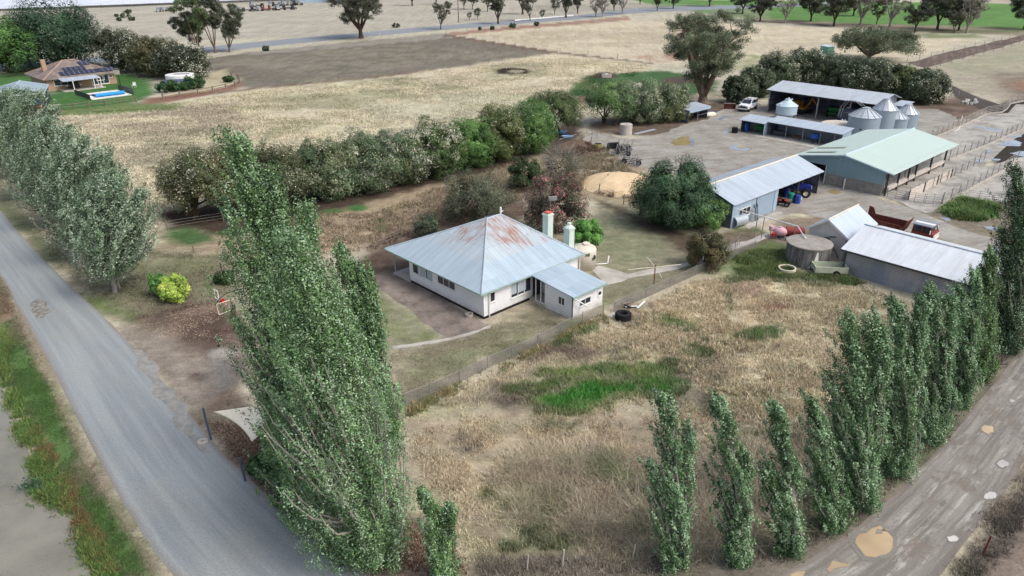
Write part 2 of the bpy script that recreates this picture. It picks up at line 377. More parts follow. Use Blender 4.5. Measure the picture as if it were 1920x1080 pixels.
# house yard
patch([(700, 535), (860, 640), (720, 660), (690, 620)], (146, 142, 106), .8, 1)
patch([(700, 545), (760, 590), (830, 635), (760, 645), (700, 600)], (122, 132, 84), .6, 1, .7, .6, .6)
patch([(720, 660), (860, 630), (960, 590), (1070, 600), (1040, 620), (750, 755)], (154, 142, 110), .8, 1)
patch([(740, 690), (900, 625), (1040, 600), (1000, 625), (800, 720)], (146, 148, 102), 1, 1.2, .8, .6, .5)
patch([(1120, 380), (1180, 380), (1320, 440), (1310, 510), (1140, 575), (1110, 520), (1100, 440)], (146, 138, 106), .8, 1)
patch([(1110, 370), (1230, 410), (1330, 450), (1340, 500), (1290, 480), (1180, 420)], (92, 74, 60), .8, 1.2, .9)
patch([(1140, 400), (1250, 450), (1250, 470), (1170, 500), (1120, 450)], (128, 134, 92), 1, 1.5, .8, .5, .5)
patch([(1100, 500), (1200, 520), (1300, 500), (1200, 550), (1140, 570)], (126, 118, 84), .8, 1, .8, .5)
patch([(960, 600), (1010, 570), (1075, 605), (1040, 612)], (124, 114, 84), .6, .6, .8)
patch([(980, 330), (1110, 270), (1200, 300), (1240, 340), (1200, 390), (1110, 370), (1040, 380)], (170, 146, 112), 1.2, 1.5)
patch([(1100, 300), (1150, 280), (1180, 340), (1110, 360)], (146, 134, 96), 1, 1.5, .8, .5)
patch([(1010, 290), (1090, 255), (1140, 280), (1090, 300)], (118, 88, 74), .8, 1.2, .9)
# sheds' apron and hut grass
patch([(1380, 430), (1420, 425), (1500, 470), (1490, 520), (1590, 530), (1420, 515), (1370, 500), (1330, 490)], (104, 118, 74), .8, 1)
patch([(1340, 440), (1400, 430), (1560, 470), (1500, 460), (1440, 450), (1380, 470)], (128, 108, 90), .6, .8)
patch([(1460, 410), (1560, 400), (1540, 470), (1440, 450)], (142, 120, 100), 1, 1.2)
# front paddock
patch([(750, 790), (1060, 630), (1150, 590), (1320, 520), (1480, 505), (1590, 525), (1720, 570), (1900, 620), (1900, 660), (1760, 850), (1640, 960), (1480, 1079), (1300, 1300), (900, 1300), (860, 1079), (780, 900)], (176, 160, 128), .8, .8)
patch([(1060, 650), (1200, 590), (1340, 520), (1480, 510), (1600, 540), (1700, 590), (1640, 640), (1560, 800), (1430, 860), (1350, 760), (1280, 700)], (206, 186, 150), 1.5, 2.5, .9, .45, .35)
patch([(1150, 600), (1330, 530), (1480, 570), (1400, 650), (1250, 700)], (196, 166, 124), 1, 2, .9, .6, .7)
patch([(780, 800), (1000, 740), (1220, 780), (1240, 1040), (900, 1060), (800, 950)], (172, 148, 118), 1, 2, .9, .4, .3)
patch([(800, 850), (1000, 800), (1220, 830), (1230, 900), (1000, 960)], (182, 154, 116), 1, 2, .8, .8, .6)
patch([(1300, 880), (1460, 840), (1580, 800), (1580, 860), (1480, 960), (1300, 1000)], (194, 170, 136), 1, 1.5, .9, .4, .5)
patch([(780, 860), (880, 830), (960, 900), (900, 1000), (820, 980)], (184, 164, 132), .8, 2, .7, .8, .6)
patch([(840, 760), (1000, 690), (1080, 720), (960, 770)], (110, 98, 84), 1, 2, .9, .5, .5)
patch([(900, 680), (1050, 630), (1120, 640), (1010, 680)], (112, 94, 80), .8, 1.5, .9, .4)
patch([(1200, 640), (1420, 620), (1380, 720), (1250, 690)], (122, 108, 88), 1, 2, .75, .7, .6)
patch([(1260, 660), (1350, 700), (1400, 800), (1300, 770), (1180, 690)], (124, 116, 88), 1, 2, .8, .7, .5)
patch(ring(1322, 760, 20, 26), (102, 88, 76), .6, 1, .9); patch(ring(1090, 660, 45, 16), (112, 92, 82), .8, 1, .8)
patch([(1010, 690), (1150, 690), (1240, 700), (1270, 740), (1100, 770), (1010, 770), (990, 720)], (126, 144, 82), .8, 1.5, .95, .5, .5)
patch([(1010, 755), (1050, 735), (1110, 725), (1170, 722), (1240, 715), (1275, 720), (1260, 745), (1180, 742), (1110, 752), (1070, 768), (1030, 775)], (70, 134, 50), .7, 1.2)
for a in [(1055, 635, 36, 16), (1085, 612, 30, 12), (1250, 605, 32, 18), (1290, 615, 20, 12), (1310, 660, 26, 10), (1240, 690, 20, 8), (1445, 625, 30, 12), (1410, 635, 26, 10), (1040, 720, 22, 10), (1130, 695, 24, 9), (1170, 715, 20, 8)]:
    patch(ring(*a), (86, 122, 58), .7, 1.2, .85, .35, 1.)
for a in [(1140, 890, 45, 20), (1060, 930, 40, 18), (1200, 1000, 50, 18), (1030, 1010, 60, 22), (1080, 1060, 120, 14), (820, 745, 34, 14), (1010, 870, 30, 14), (1410, 740, 50, 24), (1480, 700, 44, 20)]:
    patch(ring(*a), (112, 116, 76), .8, 1.2, .75, .5, .8)
rp_ = random.Random(12)
for i in range(90):
    x_, y_ = rp_.uniform(800, 1600), rp_.uniform(560, 1040); k_ = (y_-300)/500
    c_ = rp_.choice([(204, 186, 152), (196, 176, 140), (118, 104, 88), (112, 118, 78), (98, 120, 66), (186, 160, 126), (128, 112, 96)])
    patch(ring(x_, y_, rp_.uniform(14, 60)*k_, rp_.uniform(7, 20)*k_, 9), c_, 1.1, 2., .75, .9, rp_.uniform(.5, 1.4))
patch([(1330, 500), (1420, 495), (1600, 525), (1560, 545), (1430, 525), (1370, 545)], (88, 116, 64), .7, 1, .85, .4)
patch(ring(1400, 543, 42, 18), (182, 152, 128), .6, .8); patch(ring(1452, 576, 36, 16), (176, 134, 106), .6, .8); patch(ring(1368, 560, 8, 30), (98, 112, 74), .5, .6, .8)
patch([(1150, 585), (1180, 575), (1200, 590), (1160, 605)], (172, 146, 118), .4, .5); patch(ring(1186, 606, 16, 7), (110, 100, 88), .5, .5)
patch([(880, 1040), (1100, 1050), (1300, 1060), (1480, 1040), (1600, 960), (1760, 830), (1920, 630), (1920, 660), (1780, 850), (1640, 975), (1500, 1079), (1300, 1200), (880, 1200)], (120, 106, 92), .7, .8)
patch([(900, 1079), (1480, 1079), (1600, 1000), (1500, 1040), (1200, 1060), (920, 1055)], (134, 122, 108), .7, .8, .8)
patch([(1640, 930), (1700, 880), (1770, 800), (1850, 700), (1860, 730), (1780, 830), (1700, 910)], (102, 108, 74), .6, 1, .7, .5)
# beyond the right track
patch([(1770, 1090), (1840, 1000), (1930, 850), (2100, 600), (2600, 700), (2400, 1500), (1700, 1300)], (112, 100, 90), .6, .8)
patch([(1775, 1079), (1830, 1010), (1925, 862), (1945, 875), (1860, 1010), (1810, 1079)], (148, 130, 108), .4, .6, .85, .5, .8)
patch([(1850, 1082), (1925, 985), (2300, 800), (2400, 1300), (1850, 1200)], (146, 124, 112), .5, .8)
# dairy surrounds
patch([(1690, 380), (1920, 370), (1950, 420), (1930, 470), (1770, 420)], (140, 124, 102), .8, 1)
patch([(1770, 385), (1800, 375), (1860, 385), (1872, 405), (1840, 415), (1775, 402)], (86, 124, 62), .7, 1)
patch([(1840, 225), (1920, 200), (2300, 190), (2300, 340), (1920, 330), (1860, 300), (1845, 290)], (64, 56, 52), .8, 1)
patch([(1845, 205), (1905, 188), (1990, 190), (1990, 225), (1880, 228)], (72, 62, 54), .6, .8)
patch([(1700, 195), (1800, 180), (1860, 205), (1740, 262), (1700, 250)], (130, 104, 90), 1.5, 1.5); patch([(1730, 200), (1800, 190), (1830, 205), (1760, 240)], (92, 74, 64), 1, 1.5, .8, .6, .4)
patch([(1690, 225), (1740, 215), (1740, 245), (1690, 250)], (168, 150, 134), .8, 1)
patch([(1780, 160), (1850, 190), (1845, 205), (1790, 180)], (88, 76, 68), .6, .8)
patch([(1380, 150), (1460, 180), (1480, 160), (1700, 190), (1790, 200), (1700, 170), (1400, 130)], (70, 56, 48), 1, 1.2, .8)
patch([(1230, 195), (1400, 180), (1440, 205), (1380, 260), (1120, 250), (1100, 240), (1110, 230)], (116, 94, 80), .8, 1)
patch([(1280, 180), (1400, 165), (1400, 190), (1300, 195)], (176, 160, 132), 1, 1.2)
# far house garden
patch([(-40, 140), (80, 140), (230, 135), (255, 140), (285, 150), (290, 175), (262, 190), (180, 200), (100, 208), (80, 200), (-60, 195)], (72, 116, 58), .8, 1)
patch([(0, 135), (120, 128), (130, 140), (0, 145)], (52, 66, 42), .8, 1)
patch([(276, 185), (330, 178), (450, 156), (455, 160), (440, 168), (380, 180), (290, 195), (262, 192)], (150, 100, 78), .5, .7)
patch([(380, 140), (420, 130), (450, 150), (420, 165), (380, 172), (330, 175), (380, 165)], (184, 168, 130), .8, 1)
patch([(76, 208), (115, 205), (110, 214), (80, 214)], (168, 116, 88), .5, .5); patch([(78, 205), (96, 196), (102, 208), (82, 212)], (142, 138, 134), .3, .3)
patch([(55, 155), (75, 153), (95, 175), (108, 178), (85, 180)], (150, 138, 122), .4, .4)

def ground_rgb(x, y):
    wx = fbm(x*.35, y*.35, 91)-.5; wy = fbm(x*.35, y*.35, 97)-.5
    w2 = fbm(x*1.7, y*1.7, 71)-.5
    far = np.clip(np.hypot(x, y)/60, .6, 4.)
    c = np.empty(x.shape+(3,)); c[:] = A(STRAW)
    for poly, col, soft, wob, sd, s, patchy, ps in PATCH:
        P = np.array(poly); r = soft+wob*3+2
        m = (x > P[:, 0].min()-r) & (x < P[:, 0].max()+r) & (y > P[:, 1].min()-r) & (y < P[:, 1].max()+r)
        if not m.any(): continue
        xs, ys = x[m], y[m]
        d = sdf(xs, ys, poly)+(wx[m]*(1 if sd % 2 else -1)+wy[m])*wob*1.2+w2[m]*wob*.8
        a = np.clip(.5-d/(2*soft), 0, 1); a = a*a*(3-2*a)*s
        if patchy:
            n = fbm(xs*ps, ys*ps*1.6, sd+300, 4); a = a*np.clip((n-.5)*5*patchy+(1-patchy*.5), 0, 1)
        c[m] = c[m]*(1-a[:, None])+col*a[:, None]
    n = fbm(x*.09, y*.09, 5)-.5; n2 = fbm(x*.8, y*.8, 8)-.5; n3 = fbm(x*.03+y*.01, y*.16, 15)-.5
    f = 1+n*.24+n2*.36+n3*.18+(fbm(x*2.1, y*2.1, 44)-.5)*.3
    c = c*f[..., None]
    g = np.clip((fbm(x*.22, y*.3, 33)-.56)*4, 0, 1)*.28          # greener and redder tints, here and there
    return c*(1-g[..., None])+c*np.array([.82, 1.0, .66])*g[..., None]

def axis(lo, hi, flo, fhi, st, gr):
    a = list(np.arange(flo, fhi, st)); d = st; q = a[-1]
    while q < hi: d *= gr; q += d; a.append(q)
    d = st; q = a[0]; b = []
    while q > lo: d *= gr; q -= d; b.append(q)
    return np.array(b[::-1]+a)
def grid_mesh(name, xs, ys, z, colf, mat):
    X, Y = np.meshgrid(xs, ys); nx, ny = len(xs), len(ys)
    V = np.stack([X, Y, z(X, Y) if callable(z) else np.full(X.shape, z)], -1).reshape(-1, 3).astype(np.float32)
    i = (np.arange(ny-1)[:, None]*nx+np.arange(nx-1)[None]).ravel()
    F = np.stack([i, i+1, i+1+nx, i+nx], 1).astype(np.int32)
    me = np_mesh(name, V, F, mat)
    c = colf(X.ravel(), Y.ravel()); set_col(me, c)
    me.polygons.foreach_set('use_smooth', np.ones(len(F), bool)); return me
def np_mesh(name, V, F, mat):
    me = bpy.data.meshes.new(name); n, k = F.shape
    me.vertices.add(len(V)); me.vertices.foreach_set('co', np.ascontiguousarray(V, np.float32).ravel())
    me.loops.add(n*k); me.loops.foreach_set('vertex_index', np.ascontiguousarray(F, np.int32).ravel())
    me.polygons.add(n); me.polygons.foreach_set('loop_start', np.arange(0, n*k, k, dtype=np.int32))
    me.update(calc_edges=True); me.materials.append(mat); return me
def set_col(me, c):
    a = me.attributes.new('Col', 'FLOAT_COLOR', 'POINT')
    a.data.foreach_set('color', np.concatenate([np.clip(c, 0, 1), np.ones((len(c), 1))], 1).astype(np.float32).ravel())
def link(name, me, parent=None, loc=None):
    o = bpy.data.objects.new(name, me); COL.objects.link(o)
    if parent: o.parent = parent
    if loc is not None: o.location = tuple(map(float, loc))
    return o

m, t = newmat('soil_and_grass'); o_ = t.obj(); a_ = t.attr('Col')
n1 = t.noise(o_, 1.1, 6, .7); n2 = t.noise(o_, 5.5, 5, .75); n3 = t.noise(t.scalev(o_, (1., 2.4, 1)), .28, 4, .6)
f_ = t.math('ADD', t.math('ADD', t.ramp(n1, .3, .7, .74, 1.22), t.ramp(n2, .3, .7, -.3, .3)), t.ramp(n3, .3, .7, -.14, .14))
c_ = t.mix(1., a_, t.n('ShaderNodeCombineColor', {0: f_, 1: f_, 2: t.math('MULTIPLY', f_, .98)}).outputs[0], 'MULTIPLY')
t.out(c_, .95, 0, .08, t.math('ADD', n2, n1), .6, .08); GROUND = m
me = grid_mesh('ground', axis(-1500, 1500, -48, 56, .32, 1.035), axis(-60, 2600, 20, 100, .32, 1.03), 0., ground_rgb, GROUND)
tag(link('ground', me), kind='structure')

# ---------------------------------------------------------------- flat sheets: roads, yard, slabs, water
def densify(poly, step, jit, seed):
    r = np.random.default_rng(seed); out = []
    for i, p in enumerate(poly):
        q = poly[(i+1) % len(poly)]; L = math.dist(p, q); k = max(1, int(L/step))
        nx, ny = -(q[1]-p[1])/max(L, 1e-6), (q[0]-p[0])/max(L, 1e-6); w = 0
        for j in range(k):
            t_ = j/k; w = w*.6+r.normal()*jit if 0 < j else 0
            out.append((p[0]+(q[0]-p[0])*t_+nx*w, p[1]+(q[1]-p[1])*t_+ny*w))
    return out
def sheet_obj(name, px, z, mat, step=1.2, jit=.12, metres=False, top=None, kind='structure'):
    poly = densify(px if metres else GP(px), step, jit, len(name)+int(z*9000)+len(px))
    tri = tessellate_polygon([[Vector((p[0], p[1], 0)) for p in poly]])
    mb = MB(); mb.add([(p[0], p[1], z) for p in poly], [tuple(f) for f in tri])
    o = mb.build(name, mat); tag(o, kind=kind); return o
def surface(name, col, var=.2, scale=.35, rough=.9, spec=.15, col2=None, streak=None, bump=.4, wet=None, k=KA):
    m, t = newmat(name); o = t.obj(); n1 = t.noise(o, scale, 5, .65); n2 = t.noise(o, 7., 4, .8); n4 = t.noise(o, 1.6, 5, .7)
    f = t.math('ADD', t.math('ADD', t.ramp(n1, .3, .7, 1-var, 1+var), t.ramp(n2, .3, .7, -.13, .13)), t.ramp(n4, .3, .7, -.1, .1))
    c = (*A(col, k/KA), 1)
    if col2: c = t.mix(t.ramp(t.noise(o, scale*1.7, 6, .7), .44, .62), c, (*A(col2, k/KA), 1))
    if streak is not None:
        ang, sx, sy, amt, scol = streak
        mp = t.n('ShaderNodeMapping', {'Vector': o, 'Rotation': (0, 0, -ang)}).outputs[0]
        s1 = t.noise(t.scalev(mp, (sx, sy, 1)), 1., 5, .65)
        c = t.mix(t.ramp(s1, .48, .66, 0, amt), c, (*A(scol, k/KA), 1))
    c = t.mix(1., c, t.n('ShaderNodeCombineColor', {0: f, 1: f, 2: f}).outputs[0], 'MULTIPLY')
    t.out(c, rough, 0, spec, t.math('ADD', n2, n4), bump, .04); return m
# the sealed road: a ribbon with wheel tracks along it
def ribbon(name, Lpx, Rpx, z, mat, n=9, seed=3, jit=.1):
    r = np.random.default_rng(seed); Lp, Rp = [np.array(GP(q)) for q in (Lpx, Rpx)]
    def res(P, m):
        d = np.r_[0, np.cumsum(np.linalg.norm(np.diff(P, axis=0), axis=1))]; s = np.linspace(0, d[-1], m)
        # smooth resample (Catmull-like by averaging)
        Q = np.stack([np.interp(s, d, P[:, 0]), np.interp(s, d, P[:, 1])], 1)
        for _ in range(6): Q[1:-1] = (Q[:-2]+2*Q[1:-1]+Q[2:])/4
        return Q, d[-1]
    m = 90; Lq, ll = res(Lp, m); Rq, _ = res(Rp, m)
    wl = np.convolve(r.normal(0, jit, m+4), np.ones(3)/2, 'same')[2:-2]; wr = np.convolve(r.normal(0, jit, m+4), np.ones(3)/2, 'same')[2:-2]
    V = []; UV = []
    for i in range(m):
        e = (Rq[i]-Lq[i]); w = np.linalg.norm(e); e = e/w
        a = Lq[i]+e*wl[i]; b = Rq[i]+e*wr[i]
        for j in range(n): p = a+(b-a)*j/(n-1); V.append((p[0], p[1], z)); UV.append((j/(n-1), ll*i/(m-1)))
    F = [(i*n+j, i*n+j+1, (i+1)*n+j+1, (i+1)*n+j) for i in range(m-1) for j in range(n-1)]
    me = np_mesh(name, np.array(V), np.array(F), mat); uv = me.uv_layers.new(name='UVMap')
    U = np.array(UV, np.float32)[np.array(F).ravel()]; uv.data.foreach_set('uv', U.ravel())
    return tag(link(name, me), kind='structure')
m, t = newmat('old_bitumen'); o_ = t.obj(); uv_ = t.uv(); u_ = t.n('ShaderNodeSeparateXYZ', {0: uv_}).outputs[0]
tr = t.noise(t.scalev(uv_, (9., .05, 1)), 1., 4, .6); sp = t.noise(o_, 9., 4, .8); bl = t.noise(o_, .3, 5, .65)
e_ = t.math('MINIMUM', u_, t.math('SUBTRACT', 1., u_))
c_ = t.mix(t.ramp(tr, .42, .62), (*A((142, 149, 156)), 1), (*A((158, 164, 168)), 1))
c_ = t.mix(t.math('MULTIPLY', t.ramp(bl, .45, .7), .35), c_, (*A((164, 158, 152)), 1))
c_ = t.mix(t.math('MULTIPLY', t.ramp(e_, .0, .07, .85, 0), t.ramp(bl, .3, .6, .5, 1)), c_, (*A((142, 120, 104)), 1))
f_ = t.ramp(sp, .3, .7, .78, 1.2)
c_ = t.mix(1., c_, t.n('ShaderNodeCombineColor', {0: f_, 1: f_, 2: f_}).outputs[0], 'MULTIPLY')
t.out(c_, .85, 0, .2, sp, .3, .02)
ribbon('road', [(-420, 60), (-260, 220), (0, 508), (45, 592), (75, 650), (105, 712), (140, 782), (170, 850), (215, 930), (265, 1010), (310, 1078), (420, 1230), (600, 1420), (1000, 1650)],
       [(-330, 60), (-170, 220), (0, 392), (50, 452), (105, 520), (170, 572), (250, 640), (320, 730), (385, 830), (440, 900), (510, 970), (580, 1030), (650, 1078), (800, 1160), (960, 1250), (1150, 1330)], .012, m, jit=.07)
MUD, t = newmat('muddy_track'); o_ = t.obj(); uv_ = t.uv(); u_ = t.n('ShaderNodeSeparateXYZ', {0: uv_}).outputs[0]
s1 = t.noise(t.scalev(uv_, (8., .07, 1)), 1., 5, .7); s2 = t.noise(t.scalev(uv_, (5., .16, 1)), 1.7, 6, .7); sp = t.noise(o_, 8., 4, .8); bl = t.noise(o_, .35, 6, .7)
e_ = t.math('MINIMUM', u_, t.math('SUBTRACT', 1., u_))
c_ = t.mix(t.ramp(s1, .42, .58), (*A((130, 120, 112)), 1), (*A((160, 150, 141)), 1))
c_ = t.mix(t.ramp(s2, .545, .64, 0, .8), c_, (*A((190, 182, 173)), 1)); c_ = t.mix(t.ramp(t.math('ADD', s1, bl), 1.06, 1.16, 0, .8), c_, (*A((108, 102, 100)), 1))
c_ = t.mix(t.ramp(bl, .56, .66, 0, .6), c_, (*A((146, 124, 106)), 1))
c_ = t.mix(t.math('MULTIPLY', t.ramp(e_, .0, .1, .9, 0), t.ramp(bl, .3, .6, .4, 1)), c_, (*A((126, 108, 96)), 1))
f_ = t.ramp(sp, .3, .7, .84, 1.16); c_ = t.mix(1., c_, t.n('ShaderNodeCombineColor', {0: f_, 1: f_, 2: f_}).outputs[0], 'MULTIPLY')
t.out(c_, t.ramp(s1, .4, .6, .45, .85), 0, .3, t.math('ADD', sp, s1), .4, .03)
ribbon('dirt_track', [(900, 1250), (1250, 1170), (1480, 1079), (1560, 1028), (1640, 962), (1760, 848), (1850, 738), (1925, 642), (2030, 520), (2200, 380)],
       [(1000, 1500), (1500, 1300), (1770, 1079), (1830, 1000), (1880, 925), (1925, 852), (2010, 730), (2120, 600), (2350, 430), (2500, 350)], .012, MUD, seed=5, jit=.14)
YARD = surface('yard_gravel', (168, 161, 153), .16, .2, .85, .2, (150, 136, 122), (rad(20), .12, 1.1, .75, (138, 126, 116)))
sheet_obj('farmyard', [(1092, 262), (1110, 247), (1180, 262), (1240, 250), (1290, 232), (1330, 222), (1370, 195), (1440, 200), (1480, 195), (1690, 205), (1760, 205), (1800, 225), (1740, 262), (1700, 330), (1640, 368), (1700, 388), (1790, 425), (1925, 470), (1990, 510), (1990, 620), (1900, 560), (1650, 450), (1560, 410), (1500, 400), (1440, 408), (1380, 425), (1330, 330), (1240, 325), (1190, 312), (1150, 290)], .008, YARD, .9, .2)
CONC = surface('pale_concrete', (196, 186, 176), .1, .25, .8, .2, (176, 164, 152), bump=.15)
CONCD = surface('stained_concrete', (150, 130, 118), .2, .35, .85, .2, (118, 104, 96), bump=.2)
CONCY = surface('yard_concrete', (186, 176, 166), .12, .2, .8, .25, (150, 142, 136), (rad(42), .2, .35, .7, (136, 130, 124)), bump=.15)
sheet_obj('house_paving', [(693, 527), (735, 512), (748, 512), (905, 606), (925, 612), (888, 634), (846, 636), (795, 605), (740, 562)], .02, CONCD, .8, .1)
sheet_obj('garden_path', [(735, 650), (785, 643), (846, 633), (886, 622), (924, 608), (918, 616), (870, 632), (836, 640), (786, 648), (738, 655)], .026, CONC, .6, .06)
sheet_obj('yard_path', [(1108, 505), (1122, 498), (1160, 508), (1178, 514), (1245, 500), (1310, 486), (1372, 458), (1400, 452), (1435, 438), (1470, 436), (1440, 446), (1400, 462), (1372, 470), (1316, 494), (1236, 512), (1168, 528), (1135, 535)], .02, CONC, .8, .08)
sheet_obj('step_slab', [(1138, 592), (1154, 584), (1170, 592), (1160, 602)], .03, CONC, 3, 0)
sheet_obj('workshop_slab', [(1395, 424), (1452, 399), (1466, 397), (1468, 402), (1410, 426), (1404, 430)], .03, CONC, 1, .04)
sheet_obj('leanto_slab', [(1374, 248), (1388, 246), (1480, 258), (1580, 268), (1570, 285), (1520, 276), (1440, 260)], .03, CONC, 2, .03)
sheet_obj('dairy_slab', [(1648, 368), (1690, 380), (1706, 390), (1736, 400), (1748, 398), (1768, 384), (1798, 372), (1930, 383), (1990, 360), (1990, 290), (1905, 296), (1838, 318), (1900, 262), (1990, 215), (1990, 195), (1905, 196), (1890, 212), (1850, 216), (1745, 262), (1690, 300), (1665, 330)], .03, CONCY, 3, .03)
sheet_obj('highway', strip([(-500, 148), (200, 112), (480, 84), (670, 66), (830, 52), (960, 42), (1080, 33), (1180, 21), (1250, 17), (1420, 12), (1600, 6)], [8, 6, 5.2, 4.4, 4.2, 4., 3.6, 4.4, 4.4, 3, 3]), .03, surface('far_bitumen', (140, 146, 158), .06, .02), 12, .2)
sheet_obj('farm_lane', [(1700, 118), (1760, 102), (1920, 66), (2100, 30), (2100, 50), (1920, 76), (1780, 116), (1735, 128)], .03, surface('red_lane', (116, 92, 80), .15, .1, col2=(96, 74, 64), streak=(rad(60), .05, .8, .7, (140, 122, 110))), 5, .3)
sheet_obj('cow_lane', [(1782, 160), (1850, 188), (1880, 200), (1868, 210), (1840, 205), (1790, 180)], .028, surface('dark_mud', (84, 74, 68), .2, .2), 2, .2)
sheet_obj('road_patch', [(58, 568), (72, 560), (88, 566), (96, 584), (84, 596), (70, 598), (60, 586)], .018, surface('broken_bitumen', (128, 118, 110), .3, 1.2, .9, .15, (164, 156, 148)), .5, .14)
sheet_obj('road_patch', [(250, 655), (300, 690), (350, 780), (400, 850), (380, 850), (320, 770), (270, 700)], .0165, surface('dusty_bitumen', (156, 148, 140), .2, .8, .9, .15, (146, 146, 148)), .6, .2)
# water
def water(name, col, rip=0., rough=.06, ang=0., spec=.5):
    m, t = newmat(name); o = t.obj(); n = t.noise(o, .25, 3); w = t.noise(o, .9, 3)
    c = t.mix(t.ramp(n, .35, .65), (*[q*.8 for q in lin(col)], 1), (*[q*1.15 for q in lin(col)], 1))
    b = None
    if rip:
        mp = t.n('ShaderNodeMapping', {'Vector': o, 'Rotation': (0, 0, ang)}).outputs[0]
        wv = t.n('ShaderNodeTexWave', {'Vector': mp, 'Scale': 2.6, 'Distortion': 4., 'Detail': 3., 'Detail Scale': 1.2}, bands_direction='Y').outputs[1]
        b = t.math('MULTIPLY', wv, t.ramp(w, .35, .7))
    t.out(c, rough, 0, spec, b if rip else w, rip if rip else .02, .02); return m
sheet_obj('pond', [(-500, 560), (-100, 640), (0, 712), (8, 735), (16, 765), (36, 800), (50, 835), (58, 862), (75, 905), (72, 918), (110, 945), (130, 975), (160, 1015), (190, 1056), (210, 1090), (320, 1400), (-600, 1400)], .016, water('muddy_pond', (124, 122, 110), .9, .06, rad(20)), 1., .12)
PUD = water('brown_puddle', (182, 162, 132), 0, .08); PUW = water('milky_puddle', (184, 180, 176), 0, .08); PUB = water('sky_puddle', (140, 150, 164), 0, .03, spec=.9)  # the blue puddle's base colour has the pale sky reflection painted in
WET = surface('wet_mud', (138, 129, 121), .2, .6, .4, .35)
def puddle(pts, mat, z=.03):
    if z == .03 and mat is not PUB and abs(pts[0][1]-sum(p[1] for p in pts)/len(pts)) < .01: rr_ = random.Random(int(pts[0][0])); mx, my = sum(p[0] for p in pts)/len(pts), sum(p[1] for p in pts)/len(pts); pts = [(mx+(p[0]-mx)*q, my+(p[1]-my)*q) for p in pts for q in (rr_.uniform(.74, 1.18),)]
    cx = sum(p[0] for p in pts)/len(pts); cy = sum(p[1] for p in pts)/len(pts); k = 1.3
    if len(pts) > 6 and z == .03: sheet_obj('wet_mud', [(cx+(p[0]-cx)*k, cy+(p[1]-cy)*k) for p in pts], z-.006, WET, .4, .12)
    return sheet_obj('puddle', pts, z, mat, .3, .16 if z == .03 else .1)
puddle([(1603, 1018), (1625, 1000), (1650, 986), (1655, 992), (1640, 1002), (1664, 998), (1674, 1010), (1673, 1028), (1660, 1040), (1640, 1046), (1622, 1043), (1612, 1030)], PUD)
for a in [(1880, 870, 11, 7), (1856, 930, 12, 7), (1787, 1011, 12, 6, )]: puddle(ring(*a), PUW)
puddle(ring(1852, 806, 11, 8), PUD); puddle([(1480, 1079), (1495, 1072), (1510, 1072), (1490, 1084)], PUD); puddle([(1550, 1068), (1590, 1058), (1594, 1061), (1555, 1074)], PUD); puddle(ring(1898, 752, 5, 3), PUW)
PUO = water('ochre_puddle', (150, 136, 98), 0, .1)
puddle([(1256, 268), (1275, 257), (1290, 255), (1298, 265), (1302, 273), (1265, 273)], PUO, .02); puddle([(1289, 258), (1298, 261), (1303, 268), (1300, 274), (1294, 273), (1297, 266)], PUB, .024)
puddle([(1366, 278), (1372, 272), (1390, 276), (1406, 279), (1400, 283), (1378, 281)], PUB, .02); puddle([(1380, 275), (1396, 274), (1400, 278), (1388, 280)], PUO, .024)
puddle([(1344, 224), (1354, 219), (1366, 216), (1364, 220), (1350, 226)], PUB, .02); puddle([(1354, 249), (1360, 245), (1367, 247), (1360, 251)], PUB, .02); puddle([(1366, 240), (1372, 237), (1388, 238), (1386, 243), (1374, 243)], PUO, .02)
puddle([(1763, 408), (1776, 408), (1786, 415), (1775, 415)], PUB, .02); puddle([(1842, 424), (1872, 426), (1874, 433), (1856, 431)], PUB, .02); puddle([(1860, 466), (1872, 464), (1872, 474)], PUB, .02)
puddle([(1552, 358), (1566, 355), (1578, 361), (1566, 365), (1554, 362)], PUO, .02)
puddle([(1820, 238), (1840, 238), (1882, 244), (1880, 248), (1850, 243)], PUB, .04)
puddle([(1870, 272), (1882, 266), (1900, 262), (1916, 268), (1910, 275), (1885, 274)], PUB, .05); puddle([(1892, 288), (1910, 284), (1950, 282), (1950, 296), (1915, 294)], PUB, .05)
for a in [(1856, 285, 8, 2.5), (1868, 300, 9, 2), (1835, 302, 9, 2.5), (1905, 256, 12, 2)]: puddle(ring(*a, 8), PUB, .045)
# ---------------------------------------------------------------- vegetation
LEAF = leafmat('leaf', .3, .5); GRASS = grassmat('grass_blade'); PETAL = leafmat('petal', .15, .7)
BARK_GREY = plain('pale_bark', (150, 146, 138), .9, 0, .1, .3, 2.); BARK_DARK = plain('dark_bark', (84, 72, 62), .95, 0, .05, .3, 2.); BARK_GUM = plain('gum_bark', (128, 112, 100), .9, 0, .1, .45, .8, dirt=(70, 58, 50), dirt_amt=.4)
def unit(v): return v/np.maximum(np.linalg.norm(v, axis=-1, keepdims=True), 1e-9)
def leaves(name, P, N, size, col, parent, mat=None, asp=.62):
    n = len(P); size = np.broadcast_to(size, (n,))[:, None]
    a = unit(np.cross(N, RNG.normal(size=(n, 3)))); b = unit(np.cross(N, a))
    cup = N*size*.14
    V = np.stack([P-a*size*.5, P+b*size*asp*.5+cup, P+a*size*.5, P-b*size*asp*.5+cup], 1).reshape(-1, 3)
    F = np.arange(4*n).reshape(n, 4)
    me = np_mesh(name, V, F, mat or LEAF); set_col(me, np.repeat(col, 4, 0)); return link(name, me, parent)
def sphdir(n): return unit(RNG.normal(size=(n, 3)))
def cl(c, k=1.1): return np.array(grey(lin(c), .1))*k*1.28
